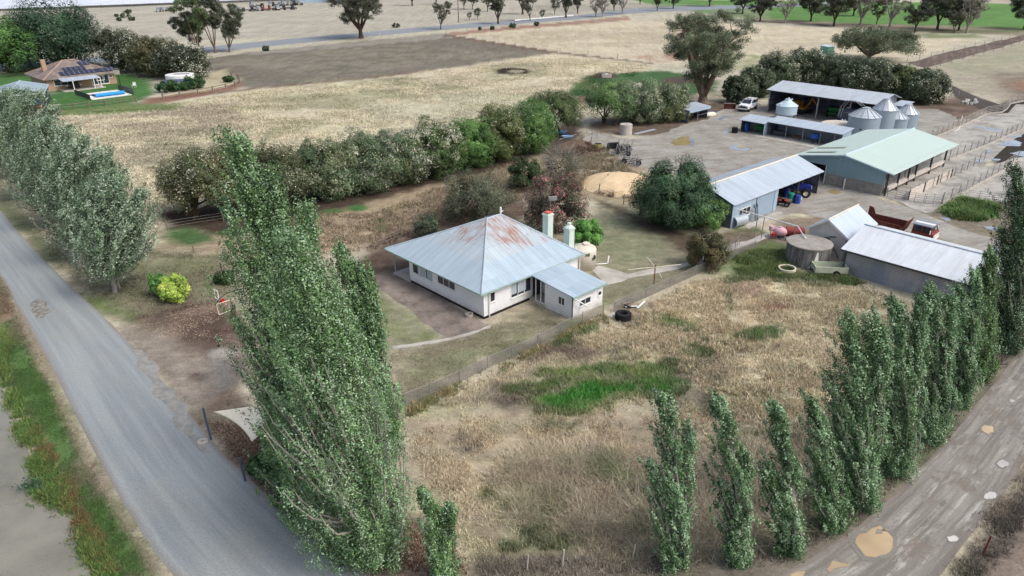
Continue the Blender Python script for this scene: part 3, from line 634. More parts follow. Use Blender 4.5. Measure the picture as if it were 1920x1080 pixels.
def fol(cols, n, var=.18):
    "leaf colours: pick from a palette, then vary"
    c = np.array([cl(q) for q in cols])[RNG.integers(0, len(cols), n)]
    return np.clip(c*(1+RNG.normal(0, var, (n, 1)))*(1+RNG.normal(0, var*.35, (n, 3))), .003, .9)
# --- columnar poplar: a bowed trunk, many steep plumes of leaf clusters, pale undersides turned up by the wind
def poplar(name, label, px, top, width, n, seed, parent_group=None, leaders=(), pale=.35, lsize=.17, wind=(-.5, .1), profile=None, z0=.03, limbs=40, cols=None, palec=None, spread=1., cat='tree', gap=0., bark=None, base=None):
    global RNG; RNG = np.random.default_rng(seed); r = random.Random(seed)
    b = G(*px) if base is None else base
    o = thing(name, label, cat, b, 0, parent_group)
    tops = [top_at(b, *top)]+[top_at(b, *q) for q in leaders]
    cols = cols or [(76, 104, 62), (88, 118, 70), (68, 96, 58), (98, 128, 78)]; palec = palec or [(130, 158, 122), (118, 148, 108), (146, 170, 138)]
    tm = MB(); PC = []; PR = []; PO = []; PV = []; PT = []
    prof = profile or (lambda t: (.78+1.2*t if t < .17 else .98)*max(0., 1-max(0, t-.17)/.9)**.8)
    wd = np.array([wind[0], wind[1], 0.])
    for si, tp in enumerate(tops):
        H = tp[2]; k0 = 1. if si == 0 else .7
        off = np.array([r.gauss(0, .25), r.gauss(0, .25), 0]) if si else np.zeros(3)
        ax = lambda t, tp=tp, off=off: np.array([tp[0]*t**1.35, tp[1]*t, tp[2]*t])+off*(1-t)
        r0 = (.05+H*.014)*k0
        tm.tube([ax(t) for t in np.linspace(0, .97, 12)], [r0*(1-t)**.8+.012 for t in np.linspace(0, .97, 12)], 7)
        k = int(H*width*4.2*k0)+12
        kb = int(k*.24) if z0 < .1 else 0
        for i in range(k+kb):
            t0 = z0+(.9-z0)*(i+r.random())/k; az = r.uniform(0, 2*pi); L = H*r.uniform(.14, .34)*(1-.4*t0)+.6
            if i >= k: t0 = r.random()*.09; L = min(2.4, H*r.uniform(.05, .13))+.3
            d = np.array([cos(az), sin(az), 0]); ow = width*prof(min(1, t0+L/H*.5))*r.uniform(.35, 1.18)*spread*k0
            if i >= k: ow = width*r.uniform(.35, .95)*k0
            if gap and r.random() < gap*(.3+t0): continue
            p0 = ax(t0); p2 = ax(min(1., t0+L/H*.92))+d*ow+wd*L*r.uniform(.1, .45); p1 = (p0+ax(min(1, t0+L/H*.35)))/2+d*ow*.95
            tone = r.gauss(0, .24); pl = pale*r.uniform(.1, 2.)
            m_ = max(6, int(L*3.6)); tg_ = unit(p2-p1)
            for s in np.linspace(.3 if t0 > .16 else .06, 1., m_):
                q = p0*(1-s)**2+2*p1*s*(1-s)+p2*s*s+np.array([r.gauss(0, .1), r.gauss(0, .1), r.gauss(0, .12)])*(1+width*.12)
                PC.append(q); PR.append((.13+.1*width**.5)*(1.25-.75*s)*r.uniform(.7, 1.2)); PO.append(d*.7+np.array([0, 0, .45])+wd*.5); PV.append((tone, 1. if r.random() < pl*(.5+.8*s) else 0.)); PT.append(tg_)
            if i < limbs and (t0 > .13 or i % 4 == 0):
                tm.tube([p0*(1-s)**2+2*p1*s*(1-s)+p2*s*s for s in (0, .3, .6, .85, 1)], [r0*.34*(1-t0*.6)+.01, r0*.26+.01, .05, .03, .015], 4, False)
    PC = np.array(PC); PR = np.array(PR); PO = unit(np.array(PO)); PV = np.array(PV); PT = np.array(PT); m = len(PC)
    idx = RNG.integers(0, m, n); dirs = sphdir(n); dirs = unit(dirs+PO[idx]*.45)
    rr = PR[idx]*RNG.uniform(.45, 1.12, n)
    P = PC[idx]+dirs*rr[:, None]+PT[idx]*RNG.normal(0, 1.1, (n, 1))*PR[idx][:, None]; P[:, 2] = np.maximum(P[:, 2], .08)
    N = unit(dirs*.45+PO[idx]*.45+np.array([0, 0, .2])+RNG.normal(0, .38, (n, 3)))
    c = fol(cols, n)*(1+PV[idx, 0])[:, None]
    pm = RNG.random(n) < (.07+.75*PV[idx, 1]*(dirs[:, 2] > -.2))
    c[pm] = fol(palec, int(pm.sum()), .12)
    leaves('crown', P, N, lsize*RNG.uniform(.7, 1.25, n), np.clip(c, .004, .8), o)
    tm.build('trunk', bark or BARK_GREY, o); return o
# --- rounded tree or shrub made of leafy lobes
def shrub(name, label, base, w, d, h, n, seed, cols, flower=None, ffrac=0., lsize=.15, lobes=22, z0=.08, trunks=1, lobe_r=.34, rz=0., group=None, cat='shrub', bark=None, rough=1., fname='blossom', twig=0, flat=.0, lean=(0, 0), under=True, fsz=.9):
    global RNG; RNG = np.random.default_rng(seed); r = random.Random(seed)
    o = thing(name, label, cat, base, rz, group)
    C = []; R = []; T = []; FL = []; CI = []
    for i in range(lobes):
        # spread lobes over the upper ellipsoid
        zlo = -.92 if z0 < .1 else -.6; zz = zlo+(.95-zlo)*((i+.5)/lobes); zz = min(.97, zz); a = i*2.39996+r.gauss(0, .35); q = math.sqrt(max(0, 1-zz*zz)); k = r.uniform(.62, .8)
        c = np.array([q*cos(a)*k*w, q*sin(a)*k*d, (z0+(1-z0)*.47)*h+zz*k*h*(1-z0)*.53])
        c[0] += lean[0]*c[2]/h; c[1] += lean[1]*c[2]/h
        C.append(c); R.append(lobe_r*(.7+.6*r.random())*min(w, d, h*.7)); T.append(r.gauss(0, .17)); FL.append(max(0, r.gauss(.55, .5))); CI.append(r.randrange(len(cols)))
    C = np.array(C); R = np.array(R); T = np.array(T); FL = np.array(FL); CI = np.array(CI)
    ctr = C.mean(0)
    # sub-clumps on every lobe
    ns = 26; sub = sphdir(lobes*ns).reshape(lobes, ns, 3); out = unit(C-ctr)
    sub = unit(sub*1.15+out[:, None]*.7+np.array([0, 0, .25]))
    SC_ = (C[:, None]+sub*(R*.82)[:, None, None]*RNG.uniform(.75, 1.18, (lobes, ns, 1))).reshape(-1, 3); SR = np.repeat(R*.36*rough, ns)*RNG.uniform(.6, 1.35, lobes*ns); SD = sub.reshape(-1, 3); SL = np.repeat(np.arange(lobes), ns)
    stone = RNG.normal(0, .1, len(SC_)); sfl = np.clip(RNG.normal(.5, .5, len(SC_)), 0, 2)
    idx = RNG.integers(0, len(SC_), n); dr = unit(sphdir(n)+SD[idx]*.8)
    P = SC_[idx]+dr*(SR[idx]*RNG.uniform(.5, 1.15, n))[:, None]
    inner = RNG.random(n) < .2; P[inner] = ctr+(P[inner]-ctr)*RNG.uniform(.55, .85, (int(inner.sum()), 1))
    P[:, 2] = np.maximum(P[:, 2], .06 if z0 < .1 else z0*h*RNG.uniform(.6, 1.2, n))
    N = unit(dr*.45+SD[idx]*.55+np.array([0, 0, .3])+RNG.normal(0, .34, (n, 3)))
    pal = np.array([cl(q) for q in cols]); L = SL[idx]
    c = pal[np.where(RNG.random(n) < .72, CI[L], RNG.integers(0, len(cols), n))]
    c = c*(1+T[L]+stone[idx]+RNG.normal(0, .27, n))[:, None]*(1+RNG.normal(0, .05, (n, 3)))
    sz = lsize*RNG.uniform(.7, 1.3, n); sz[inner] *= 2.2
    fm = np.zeros(n, bool)
    if flower: sfl = np.clip(sfl*1.6-.35, 0, 2); fm = (RNG.random(n) < ffrac*FL[L]*sfl[idx]) & (dr[:, 2] > -.35) & ~inner
    leaves('crown', P[~fm], N[~fm], sz[~fm], np.clip(c[~fm], .003, .9), o)
    if flower and fm.any(): leaves(fname, P[fm]+dr[fm]*lsize*.3, N[fm], sz[fm]*fsz, np.clip(fol(flower, int(fm.sum()), .13), .01, .9), o, PETAL, .9)
    tm = MB(); pts = [(0, 0)] if trunks == 1 else [(r.uniform(-.55, .55)*w, r.uniform(-.4, .4)*d) for _ in range(trunks)]
    for i, (x, y) in enumerate(pts):
        rt = .05+.035*min(w, h)
        for j in range(4 if trunks < 3 else 2):
            e = C[r.randrange(lobes)]; e = e*.8+np.array([x, y, 0])*.2
            mid = np.array([x, y, 0])*.75+e*.25; mid[2] = e[2]*.5
            tm.tube([(x+r.gauss(0, .05), y+r.gauss(0, .05), -.05), mid, e], [rt*(.8 if j else 1), rt*.6, rt*.2], 6, False)
    for i in range(twig):
        k = r.randrange(len(SC_)); e = SC_[k]+SD[k]*R.mean()*r.uniform(.2, .9); s0 = ctr+(e-ctr)*.5
        tm.tube([s0, (s0+e)/2+np.array([r.gauss(0, .1), r.gauss(0, .1), .1]), e], [.03, .018, .008], 3, False)
    tm.build('trunk', bark or BARK_DARK, o); return o
# --- gum tree: limbs reaching to scattered leaf tufts, gaps between them
def gum(name, label, base, H, w, seed, n, cols, trunk_r=.4, forks=4, zc=.32, lsize=.3, group=None, nt=26, cr=None, bare=0., lean=(0, 0), cat='tree', bark=None, flat=.62, topw=1., fork_h=.16, twigs=0, drop=.35):
    global RNG; RNG = np.random.default_rng(seed); r = random.Random(seed)
    o = thing(name, label, cat, base, 0, group); tm = MB(); C = []
    cr = cr or w*.3; zm = H*(zc+1)/2; zh = H*(1-zc)/2-cr*flat*.6
    k = 0
    while len(C) < nt and k < 4000:
        k += 1; d = np.array([r.uniform(-1, 1), r.uniform(-1, 1), r.uniform(-1, 1)]); l = np.linalg.norm(d)
        if l > 1 or l < .45 and r.random() < .7: continue
        wz = w*(.72+.28*d[2]*topw if topw > 0 else .8-.2*d[2])
        q = np.array([d[0]*wz+lean[0]*(zm+d[2]*zh)/H, d[1]*wz+lean[1]*(zm+d[2]*zh)/H, zm+d[2]*zh])
        if all(np.linalg.norm((q-c)*np.array([1, 1, 1.4])) > cr*.62 for c in C): C.append(q)
    C = np.array(C); m = len(C); fk = np.array([lean[0]*.1, lean[1]*.1, H*fork_h])
    tm.tube([(0, 0, -.15), fk*.35, fk*.75, fk], [trunk_r*1.4, trunk_r*1.05, trunk_r*.95, trunk_r*.9], 9, False)
    A_ = []
    for i in range(forks):
        az = 2*pi*(i+r.uniform(-.3, .3))/forks; t = r.uniform(.42, .62); e = np.array([cos(az)*w*t, sin(az)*w*t, zm+r.uniform(-.1, .35)*zh+lean[1]*0])+np.array([lean[0]*.5, lean[1]*.5, 0])
        pts = [fk*r.uniform(.7, 1), fk*.5+e*.5+np.array([r.gauss(0, .05)*w, r.gauss(0, .05)*w, -.03*H]), e]
        pts = [pts[0]*(1-s)**2+2*pts[1]*s*(1-s)+pts[2]*s*s for s in np.linspace(0, 1, 7)]
        tm.tube(pts, [trunk_r*(.7-.45*s) for s in np.linspace(0, 1, 7)], 7, False); A_.append(pts)
    for c in C:
        b = min(((np.linalg.norm(c-p)+(.35*H if p[2] > c[2]+.12*H else 0), i, j) for i, pp in enumerate(A_) for j, p in enumerate(pp) if j > 1))
        s0 = A_[b[1]][b[2]]; mid = (s0+c)/2+np.array([r.gauss(0, .04)*w, r.gauss(0, .04)*w, r.uniform(-.02, .05)*H]); rr = trunk_r*(.34-.03*b[2])
        tm.tube([s0, s0*.55+mid*.45, mid, c], [rr, rr*.8, rr*.55, rr*.2], 5, False)
        for _ in range(3+twigs):
            d = unit(RNG.normal(0, 1, 3)+np.array([0, 0, .4])); tm.tube([mid*.4+c*.6, c+d*cr*r.uniform(.4, 1.)*np.array([1, 1, flat])], [rr*.3, rr*.08], 3, False)
    # every tuft is a loose family of smaller sprays
    ns = 9; S = C[:, None]+unit(RNG.normal(0, 1, (m, ns, 3))+np.array([0, 0, .25]))*cr*RNG.uniform(.45, 1., (m, ns, 1))*np.array([1, 1, flat])
    S = S.reshape(-1, 3); tone = np.repeat(RNG.normal(0, .14, m), ns)+RNG.normal(0, .1, m*ns); sr = cr*RNG.uniform(.28, .5, m*ns)
    live = RNG.random(m*ns) > bare; ids = np.flatnonzero(live); idx = ids[RNG.integers(0, len(ids), int(n*(1-bare*.8)))]; k = len(idx)
    dr = sphdir(k); P = S[idx]+dr*(sr[idx]*RNG.uniform(.25, 1.1, k))[:, None]*np.array([1.1, 1.1, .75]); P[:, 2] -= drop*RNG.random(k)*sr[idx]
    N = unit(dr*.55+np.array([0, 0, .35])+RNG.normal(0, .45, (k, 3)))
    c = fol(cols, k)*(1+tone[idx])[:, None]
    leaves('crown', P, N, lsize*RNG.uniform(.6, 1.3, k), np.clip(c, .004, .8), o, None, .5)
    tm.build('trunk', bark or BARK_GUM, o); return o
# --- grass and weeds: tufts of blades in one uncountable mass
def tufts(name, label, pxpoly, n, h, seed, colf=None, cols=None, blades=4, w=.035, clump=0., lean=.5, metres=False, ps=.5, kind='stuff', cat='grass', mask=None, spread=.09):
    rg = np.random.default_rng(seed); poly = pxpoly if metres else GP(pxpoly); P = np.array(poly); lo, hi = P.min(0), P.max(0)
    out = []; tot = 0
    while tot < n:
        q = rg.uniform(lo, hi, (n, 2)); d = sdf(q[:, 0], q[:, 1], poly); q = q[d < rg.normal(-.15, .25, len(q))]
        if clump: q = q[rg.random(len(q)) < np.clip((fbm(q[:, 0]*ps, q[:, 1]*ps, seed)-.5)*clump*3+.45, .02, 1)]
        if mask is not None: q = q[mask(q[:, 0], q[:, 1], rg)]
        out.append(q); tot += len(q)
        if len(out) > 40: break
    q = np.concatenate(out)[:n]; n = len(q)
    base = colf(q[:, 0], q[:, 1]) if colf else np.array([np.array(lin(c))*.8 for c in cols])[rg.integers(0, len(cols), n)]
    base = base*(1+rg.normal(0, .2, (n, 1)))
    hh = h*rg.uniform(.5, 1.35, n)*(.6+.8*fbm(q[:, 0]*.7, q[:, 1]*.7, seed+5))
    Q = np.repeat(q, blades, 0)+rg.normal(0, spread, (n*blades, 2)); H = np.repeat(hh, blades)*rg.uniform(.6, 1.1, n*blades); az = rg.uniform(0, 2*pi, n*blades)
    ln_ = np.abs(rg.normal(0, lean, n*blades))*H; wx, wy = np.cos(az+1.57)*w, np.sin(az+1.57)*w
    z = np.zeros(len(Q)); b0 = np.stack([Q[:, 0]-wx, Q[:, 1]-wy, z], 1); b1 = np.stack([Q[:, 0]+wx, Q[:, 1]+wy, z], 1)
    tp = np.stack([Q[:, 0]+np.cos(az)*ln_, Q[:, 1]+np.sin(az)*ln_, H*.95], 1)
    V = np.stack([b0, b1, tp], 1).reshape(-1, 3); F = np.arange(len(V)).reshape(-1, 3)
    me = np_mesh(name, V, F, GRASS); c = np.repeat(base, blades, 0)*(1+rg.normal(0, .12, (n*blades, 1)))
    set_col(me, np.repeat(c, 3, 0)); o = link(name, me); return tag(o, label, cat, None, kind)
def gcol(k=1., tint=(1, 1, 1)): return lambda x, y: ground_rgb(x, y)*k*np.array(tint)
# ---------------------------------------------------------------- poplars by the road junction
PG = 'tall poplars at the road junction'
poplar('poplar_tree', 'tallest wind-swept poplar, its narrow top leaning furthest left above the hedge', (566, 884), (456, 256), 2.35, 150000, 21, PG, [(520, 318), (590, 385)], lsize=.12, limbs=70, wind=(-.6, .1))
poplar('poplar_tree', 'big pale poplar nearest the road bend with bare white stems showing', (690, 1046), (572, 440), 3.2, 150000, 22, PG, [(620, 520), (650, 620)], lsize=.11, limbs=110, pale=.5, wind=(-.6, .1))
poplar('poplar_tree', 'slim poplar between the pale poplar and the house paving, long bare stems', (722, 870), (650, 466), 1.9, 60000, 23, PG, [(692, 496)], lsize=.13, limbs=40, gap=.15, wind=(-.55, .1))
poplar('poplar_tree', 'broad poplar low beside the cream shade sail', (552, 930), (524, 735), 1.5, 46000, 24, PG, [(560, 640)], lsize=.135, limbs=30, pale=.28, wind=(-.55, .1))
poplar('poplar_tree', 'low bushy poplar filling the foot of the clump on its road side', (588, 968), (540, 760), 2.2, 50000, 26, PG, [(620, 780)], lsize=.12, limbs=30, pale=.35, wind=(-.35, .1))
poplar('poplar_sapling', 'dense young poplar at the foot of the tall poplars, bottom edge of the photo', (832, 1090), (795, 925), .95, 20000, 25, None, [(845, 950)], lsize=.11, limbs=14, pale=.25, wind=(-.2, .1))
# ---------------------------------------------------------------- poplars along the muddy track
RG_ = 'poplars along the muddy track'
def rowpop(lab, px, top, w, n, sd, lead=(), **k):
    k = dict(dict(lsize=.105, pale=.4, wind=(-.5, .1), gap=.14, cols=[(66, 94, 58), (76, 106, 66), (58, 84, 54), (86, 116, 72)]), **k)
    return poplar('poplar_tree', lab, px, top, w*1.12, int(n*2.1), sd, RG_, lead, **k)
rowpop('young poplar in the dry grass with a short second stem on its left', (1272, 1060), (1256, 738), .85, 15000, 31, [(1228, 868), (1300, 800)])
rowpop('young poplar with a bare white stem showing halfway up, second from the paddock', (1388, 1058), (1356, 748), .82, 12500, 32, [(1405, 850)], gap=.25)
rowpop('young twisted poplar just before the brown puddle', (1488, 1040), (1462, 762), .85, 13000, 33, [(1440, 880)])
rowpop('short poplar leaning left beside the brown puddle, trunk bare', (1566, 992), (1524, 748), .9, 13000, 34, [(1540, 870)])
rowpop('tall many-topped poplar, first big one of the row along the muddy track', (1606, 950), (1594, 592), 1.35, 32000, 35, [(1640, 585), (1668, 612), (1560, 700)])
rowpop('poplar with a bushy double head, second big one of the row', (1680, 890), (1692, 568), 1.3, 30000, 36, [(1735, 562), (1655, 640)])
rowpop('poplar standing before the corrugated shed wall, third big one of the row', (1740, 830), (1758, 540), 1.2, 26000, 37, [(1722, 600), (1790, 560)])
rowpop('poplar covering the shed roof corner, fourth big one of the row', (1795, 760), (1806, 538), 1.2, 24000, 38, [(1835, 512)])
rowpop('poplar with yellower leaves, fifth big one of the row', (1840, 710), (1848, 500), 1.2, 22000, 39, [(1866, 470)], cols=[(72, 98, 50), (82, 108, 58), (60, 86, 46)], pale=.2)
rowpop('dark poplar by the photo edge, tallest of the row along the muddy track', (1890, 660), (1912, 315), 1.7, 36000, 40, [(1880, 430), (1945, 360)], pale=.16, cols=[(44, 66, 42), (54, 78, 48), (40, 60, 40)])
rowpop('poplar half outside the photo edge behind the darkest poplar', (1945, 610), (1960, 340), 1.6, 20000, 41, pale=.16, cols=[(44, 66, 42), (54, 78, 48), (40, 60, 40)])
# ---------------------------------------------------------------- silvery poplars along the sealed road
SG = 'silvery poplars along the sealed road'
SC1 = [(82, 104, 76), (92, 114, 86), (74, 96, 70), (100, 120, 92)]; SP = [(146, 164, 140), (132, 152, 126), (160, 176, 154)]
def silv(lab, px, top, w, n, sd, lead=(), **k):
    return poplar('silver_poplar', lab, px, top, w*1.12, int(n*1.7), sd, SG, lead, pale=.5, lsize=.165, cols=SC1, palec=SP, wind=(.2, .3), z0=.14, spread=1.05, limbs=50,
                  profile=lambda t: .55+1.3*t if t < .42 else 1.1*(1-max(0, t-.42)/.64)**.6, **k)
silv('silvery poplar nearest the yellow shrub, its pale trunk foot showing', (216, 548), (205, 330), 3.1, 30000, 51, [(255, 360), (165, 345)])
silv('silvery poplar second from the yellow shrub, crown bent towards the paddock', (150, 490), (140, 262), 2.9, 28000, 52, [(185, 280), (100, 300)])
silv('silvery poplar with a bare leaning limb over the sealed road', (95, 425), (78, 225), 3.0, 26000, 53, [(120, 240)])
silv('silvery poplar in front of the dark garage corner', (45, 375), (55, 172), 3.1, 26000, 54, [(95, 200)])
silv('silvery poplar at the left edge of the photo below the garage', (-10, 335), (8, 168), 3.4, 24000, 55, [(30, 190)])
silv('silvery poplar standing nearest the paddock behind the bent one', (200, 420), (196, 298), 2.0, 14000, 56)
# ---------------------------------------------------------------- blossoming hedge trees
HG = 'round hedge trees with pale blossom'
HC = [(94, 112, 80), (86, 106, 74), (108, 118, 80), (82, 102, 72)]; HGR = [(82, 118, 58), (74, 108, 56), (96, 126, 66)]; HB = [(160, 158, 142), (144, 144, 126), (176, 174, 158)]
def hedge(lab, x0, x1, yb, yt, sd, n=17000, cols=HC, ff=.45, group=HG, depth=None, trunks=3, lobes=34, ls=.165, z0=.04, name='hedge_tree'):
    b = G((x0+x1)/2, yb); w = (x1-x0)/2*np.linalg.norm(b-[0, 0, CH])/CF; d = depth or w*.9
    b = b+np.array([0, d*.75, 0]); h = top_at(b, (x0+x1)/2, yt)[2]
    return shrub(name, lab, b, w*1.06, d, h*1.02, int(n*2.2), sd, cols, HB, ff*.7, ls, lobes, z0, trunks, .4, group=group, cat='tree')
hedge('round hedge tree on several bare trunks standing apart left of the tallest poplar', 306, 452, 420, 294, 61, 26000, [(86, 92, 58), (76, 86, 56), (98, 98, 62)], .5, trunks=5, lobes=34, z0=.22)
hedge('dark round hedge tree half hidden behind the tallest poplar', 425, 560, 405, 285, 62, 18000, [(82, 88, 58), (72, 82, 56)], .35, trunks=4, z0=.2)
hedge('low dark hedge tree at the near end of the long hedge', 552, 660, 382, 268, 63, 18000, HC, .5)
hedge('grey-green hedge tree with white heads, second of the long hedge', 625, 740, 368, 255, 64, 19000, HC, .62)
hedge('hedge tree thick with white blossom, whitest of the long hedge', 700, 800, 352, 240, 65, 18000, HC, 1.1)
hedge('hedge tree half white and half green, behind the grey-green bush', 762, 862, 340, 230, 66, 17000, [(78, 100, 58), (88, 108, 60)], .85)
hedge('bright green hedge tree with no blossom, middle of the long hedge', 835, 925, 322, 222, 67, 16000, HGR, .02)
hedge('rusty green domed hedge tree with flecks of blossom', 885, 985, 308, 200, 68, 17000, [(94, 106, 60), (84, 98, 56)], .25)
hedge('vivid green hedge tree right of the rusty green dome', 945, 1040, 292, 192, 69, 16000, HGR, .12)
hedge('dark olive hedge tree on a clear trunk at the far end of the long hedge', 992, 1086, 262, 176, 70, 16000, [(76, 94, 58), (84, 96, 60)], .06, z0=.2)
hedge('leafy green hedge tree over the concrete tank, bare trunk below', 1106, 1198, 240, 158, 71, 15000, HGR+HC, .2, z0=.25, trunks=2)
hedge('grey hedge tree with pale blossom beside the small grey shelter', 1160, 1240, 236, 154, 72, 15000, HC, .8)
hedge('olive-topped hedge tree touching the small grey shelter', 1210, 1296, 232, 158, 73, 15000, HC+[(96, 100, 52)], .5)
# windbreak behind the machinery shed
WB = 'windbreak trees behind the machinery shed'; WC = [(72, 86, 62), (82, 92, 68), (64, 78, 58)]
for i, (lab, x0, x1, yb, yt) in enumerate([
    ('small round windbreak tree behind the white four-wheel drive', 1362, 1414, 196, 146), ('bushy windbreak tree left of the machinery shed roof', 1392, 1450, 186, 128),
    ('grey-flowered windbreak tree above the shed roof end', 1425, 1500, 178, 104), ('dark windbreak tree, tallest above the shed ridge', 1475, 1560, 176, 94),
    ('dull green windbreak tree behind the middle of the shed roof', 1535, 1610, 180, 108), ('grey-headed windbreak tree behind the right half of the shed roof', 1590, 1660, 186, 110),
    ('windbreak tree with two clear stems by the shed roof end', 1635, 1700, 190, 118), ('yellow-green windbreak tree beyond the lean-to wall', 1680, 1730, 192, 126), ('last windbreak tree before the cow lane', 1705, 1784, 198, 134)]):
    hedge(lab, x0, x1, yb, yt, 80+i, 8500, WC if i != 7 else [(90, 104, 52), (78, 94, 50)], .35 if i in (2, 3, 5, 6, 8) else .08, WB, trunks=2, lobes=26, ls=.26, name='windbreak_tree')
# far house hedge
FH = 'hedge trees beside the far brick house'
for i, (lab, x0, x1, yb, yt) in enumerate([('far grey hedge tree nearest the brick house roof', 178, 250, 128, 54), ('second hedge tree behind the far brick house', 212, 285, 138, 68),
    ('brownish hedge tree in the middle of the far hedge', 250, 330, 146, 74), ('white-flecked hedge tree at the end of the far hedge', 290, 378, 152, 84)]):
    hedge(lab, x0, x1, yb, yt, 95+i, 9000, [(62, 72, 54), (70, 78, 58)] if i != 2 else [(86, 84, 54), (74, 78, 50)], [.5, .35, .08, .7][i], FH, trunks=2, lobes=24, ls=.3, name='hedge_tree')
def bush(lab, cx, yb, wpx, hpx, n, sd, cols, ls=.15, fl=None, ff=0., lobes=20, z0=.05, name='bush', cat='bush', trunks=1, lobe_r=.32, twig=0, rough=1., group=None, dk=.9, **k):
    b = G(cx, yb); R = np.linalg.norm(b-[0, 0, CH])/CF; w = wpx/2*R; d = w*dk; b = b+np.array([0, d*.7, 0]); h = max(.3, top_at(b, cx, yb-hpx)[2])
    return shrub(name, lab, b, w, d, h, n, sd, cols, fl, ff, ls, lobes, z0, trunks, lobe_r, group=group, cat=cat, twig=twig, rough=rough, **k)
DG = [(44, 72, 42), (52, 82, 46), (60, 90, 52)]
bush('grey-green fine-leaved bush behind the old house roof', 890, 432, 152, 104, 24000, 101, [(84, 92, 72), (72, 82, 62), (100, 106, 84)], .11, twig=260, rough=1.4)
bush('small grey bush at the left foot of the grey-green bush', 800, 452, 52, 52, 5000, 102, [(86, 98, 78), (74, 86, 66)], .11, twig=60, rough=1.4)
bush('dark green shrub between the hedge and the pink oleander', 985, 362, 66, 72, 9000, 103, [(62, 80, 48), (54, 72, 44)], .14)
bush('bare grey-brown shrub behind the pink oleander', 1056, 352, 108, 78, 9000, 104, [(96, 92, 80), (84, 84, 70), (92, 100, 76)], .1, twig=420, rough=1.5, bark=BARK_GREY)
bush('pink flowering oleander behind the chimneys', 1042, 450, 128, 122, 22000, 105, [(92, 84, 72), (76, 80, 60), (104, 90, 80), (70, 72, 58)], .13, [(178, 84, 96), (190, 110, 116), (168, 120, 116)], .34, lobes=26, fname='flower', twig=160, fsz=1.)
bush('bright green mounded bush behind the beige water tank', 1103, 472, 58, 60, 9000, 106, [(92, 142, 60), (76, 124, 52), (108, 156, 72)], .17, lobe_r=.3, rough=1.7, lobes=24, twig=60)
bush('big dark green pepper-like tree beside the blue workshop', 1272, 438, 146, 132, 52000, 107, [(62, 88, 60), (72, 100, 70), (54, 78, 54)], .15, lobes=40, z0=.03, name='broad_tree', cat='tree', trunks=2, rough=1.25)
bush('light green citrus-like tree against the workshop corner', 1332, 438, 70, 66, 11000, 108, [(92, 126, 62), (78, 108, 54), (104, 138, 70)], .14, [(206, 210, 196)], .03, name='small_tree', cat='tree', lobe_r=.34, rough=1.4)
bush('rusty brown-green round bush by the wire fence corner', 1328, 512, 88, 76, 15000, 109, [(84, 78, 50), (74, 76, 46), (98, 82, 58), (66, 74, 44)], .11, rough=1.3, twig=60)
bush('bare dead shrub at the left foot of the broad dark tree', 1200, 408, 42, 48, 700, 110, [(80, 70, 56)], .1, twig=90, lobes=10)
bush('tall dark weeds against the beige water tank', 1100, 508, 30, 44, 3500, 111, [(70, 100, 60), (60, 88, 54)], .12, lobes=9, name='weed_clump', rough=1.5)
bush('yellow-leaved shrub beside the green shrub on the road verge', 324, 572, 46, 54, 6500, 112, [(150, 174, 66), (132, 160, 60), (166, 184, 80)], .17, lobe_r=.32, rough=1.8)
bush('green shrub touching the yellow-leaved shrub on the road verge', 298, 560, 34, 48, 4500, 113, [(84, 128, 60), (96, 140, 70)], .14, lobe_r=.34, rough=1.5)
bush('low green bush beside the leaning timber rail', 417, 536, 40, 26, 4000, 114, [(66, 92, 52), (58, 82, 46)], .11)
bush('low dark green bush at the foot of the shade sail post', 492, 905, 56, 50, 5000, 115, [(52, 82, 46), (62, 94, 50)], .14)
for i, (lab, cx, yb, w, h) in enumerate([('dark clipped bush at the left before the white tank', 310, 175, 44, 24), ('dark clipped bush right of the white tank', 362, 168, 38, 26), ('low leafy bush in front of the white tank', 338, 172, 30, 18), ('small bush inside the curved timber fence', 427, 155, 20, 13)]):
    bush(lab, cx, yb, w, h, 3000, 120+i, DG, .24)
bush('dark round garden tree behind the far brick house', 84, 132, 134, 124, 34000, 125, [(50, 74, 54), (60, 86, 62), (44, 66, 48)], .36, lobes=44, name='garden_tree', cat='tree', lobe_r=.36)
bush('lighter green garden tree at the left edge of the photo', -6, 140, 96, 112, 22000, 126, [(84, 120, 60), (70, 106, 54), (60, 92, 50)], .34, lobes=26, name='garden_tree', cat='tree')
for i, (lab, cx, yb, w, h) in enumerate([('dark bush by the highway below the old paddock tree', 498, 96, 12, 10), ('round bush between the paddock tree and the highway', 742, 52, 13, 9), ('small bush at the far end of the fence by the highway', 900, 57, 6, 7), ('grey bush beside the highway, left of the pair', 923, 56, 8, 7), ('roundest bush on the highway verge', 961, 53, 12, 10), ('dark bush right of the roundest verge bush', 1006, 49, 10, 9),
    ('flat bush alone in the far left paddock', 150, 43, 17, 10), ('round bush, biggest of the cluster in the far left paddock', 232, 34, 19, 10), ('small bush below the far cluster on its left', 222, 40, 9, 8), ('small bush below the far cluster on its right', 246, 39, 11, 8), ('bush above the far cluster', 238, 25, 14, 7), ('tiny bush at the left of the far cluster', 218, 32, 7, 6)]):
    bush(lab, cx, yb, w, h, 700, 130+i, [(66, 80, 60), (76, 88, 66)], .4, lobes=10)
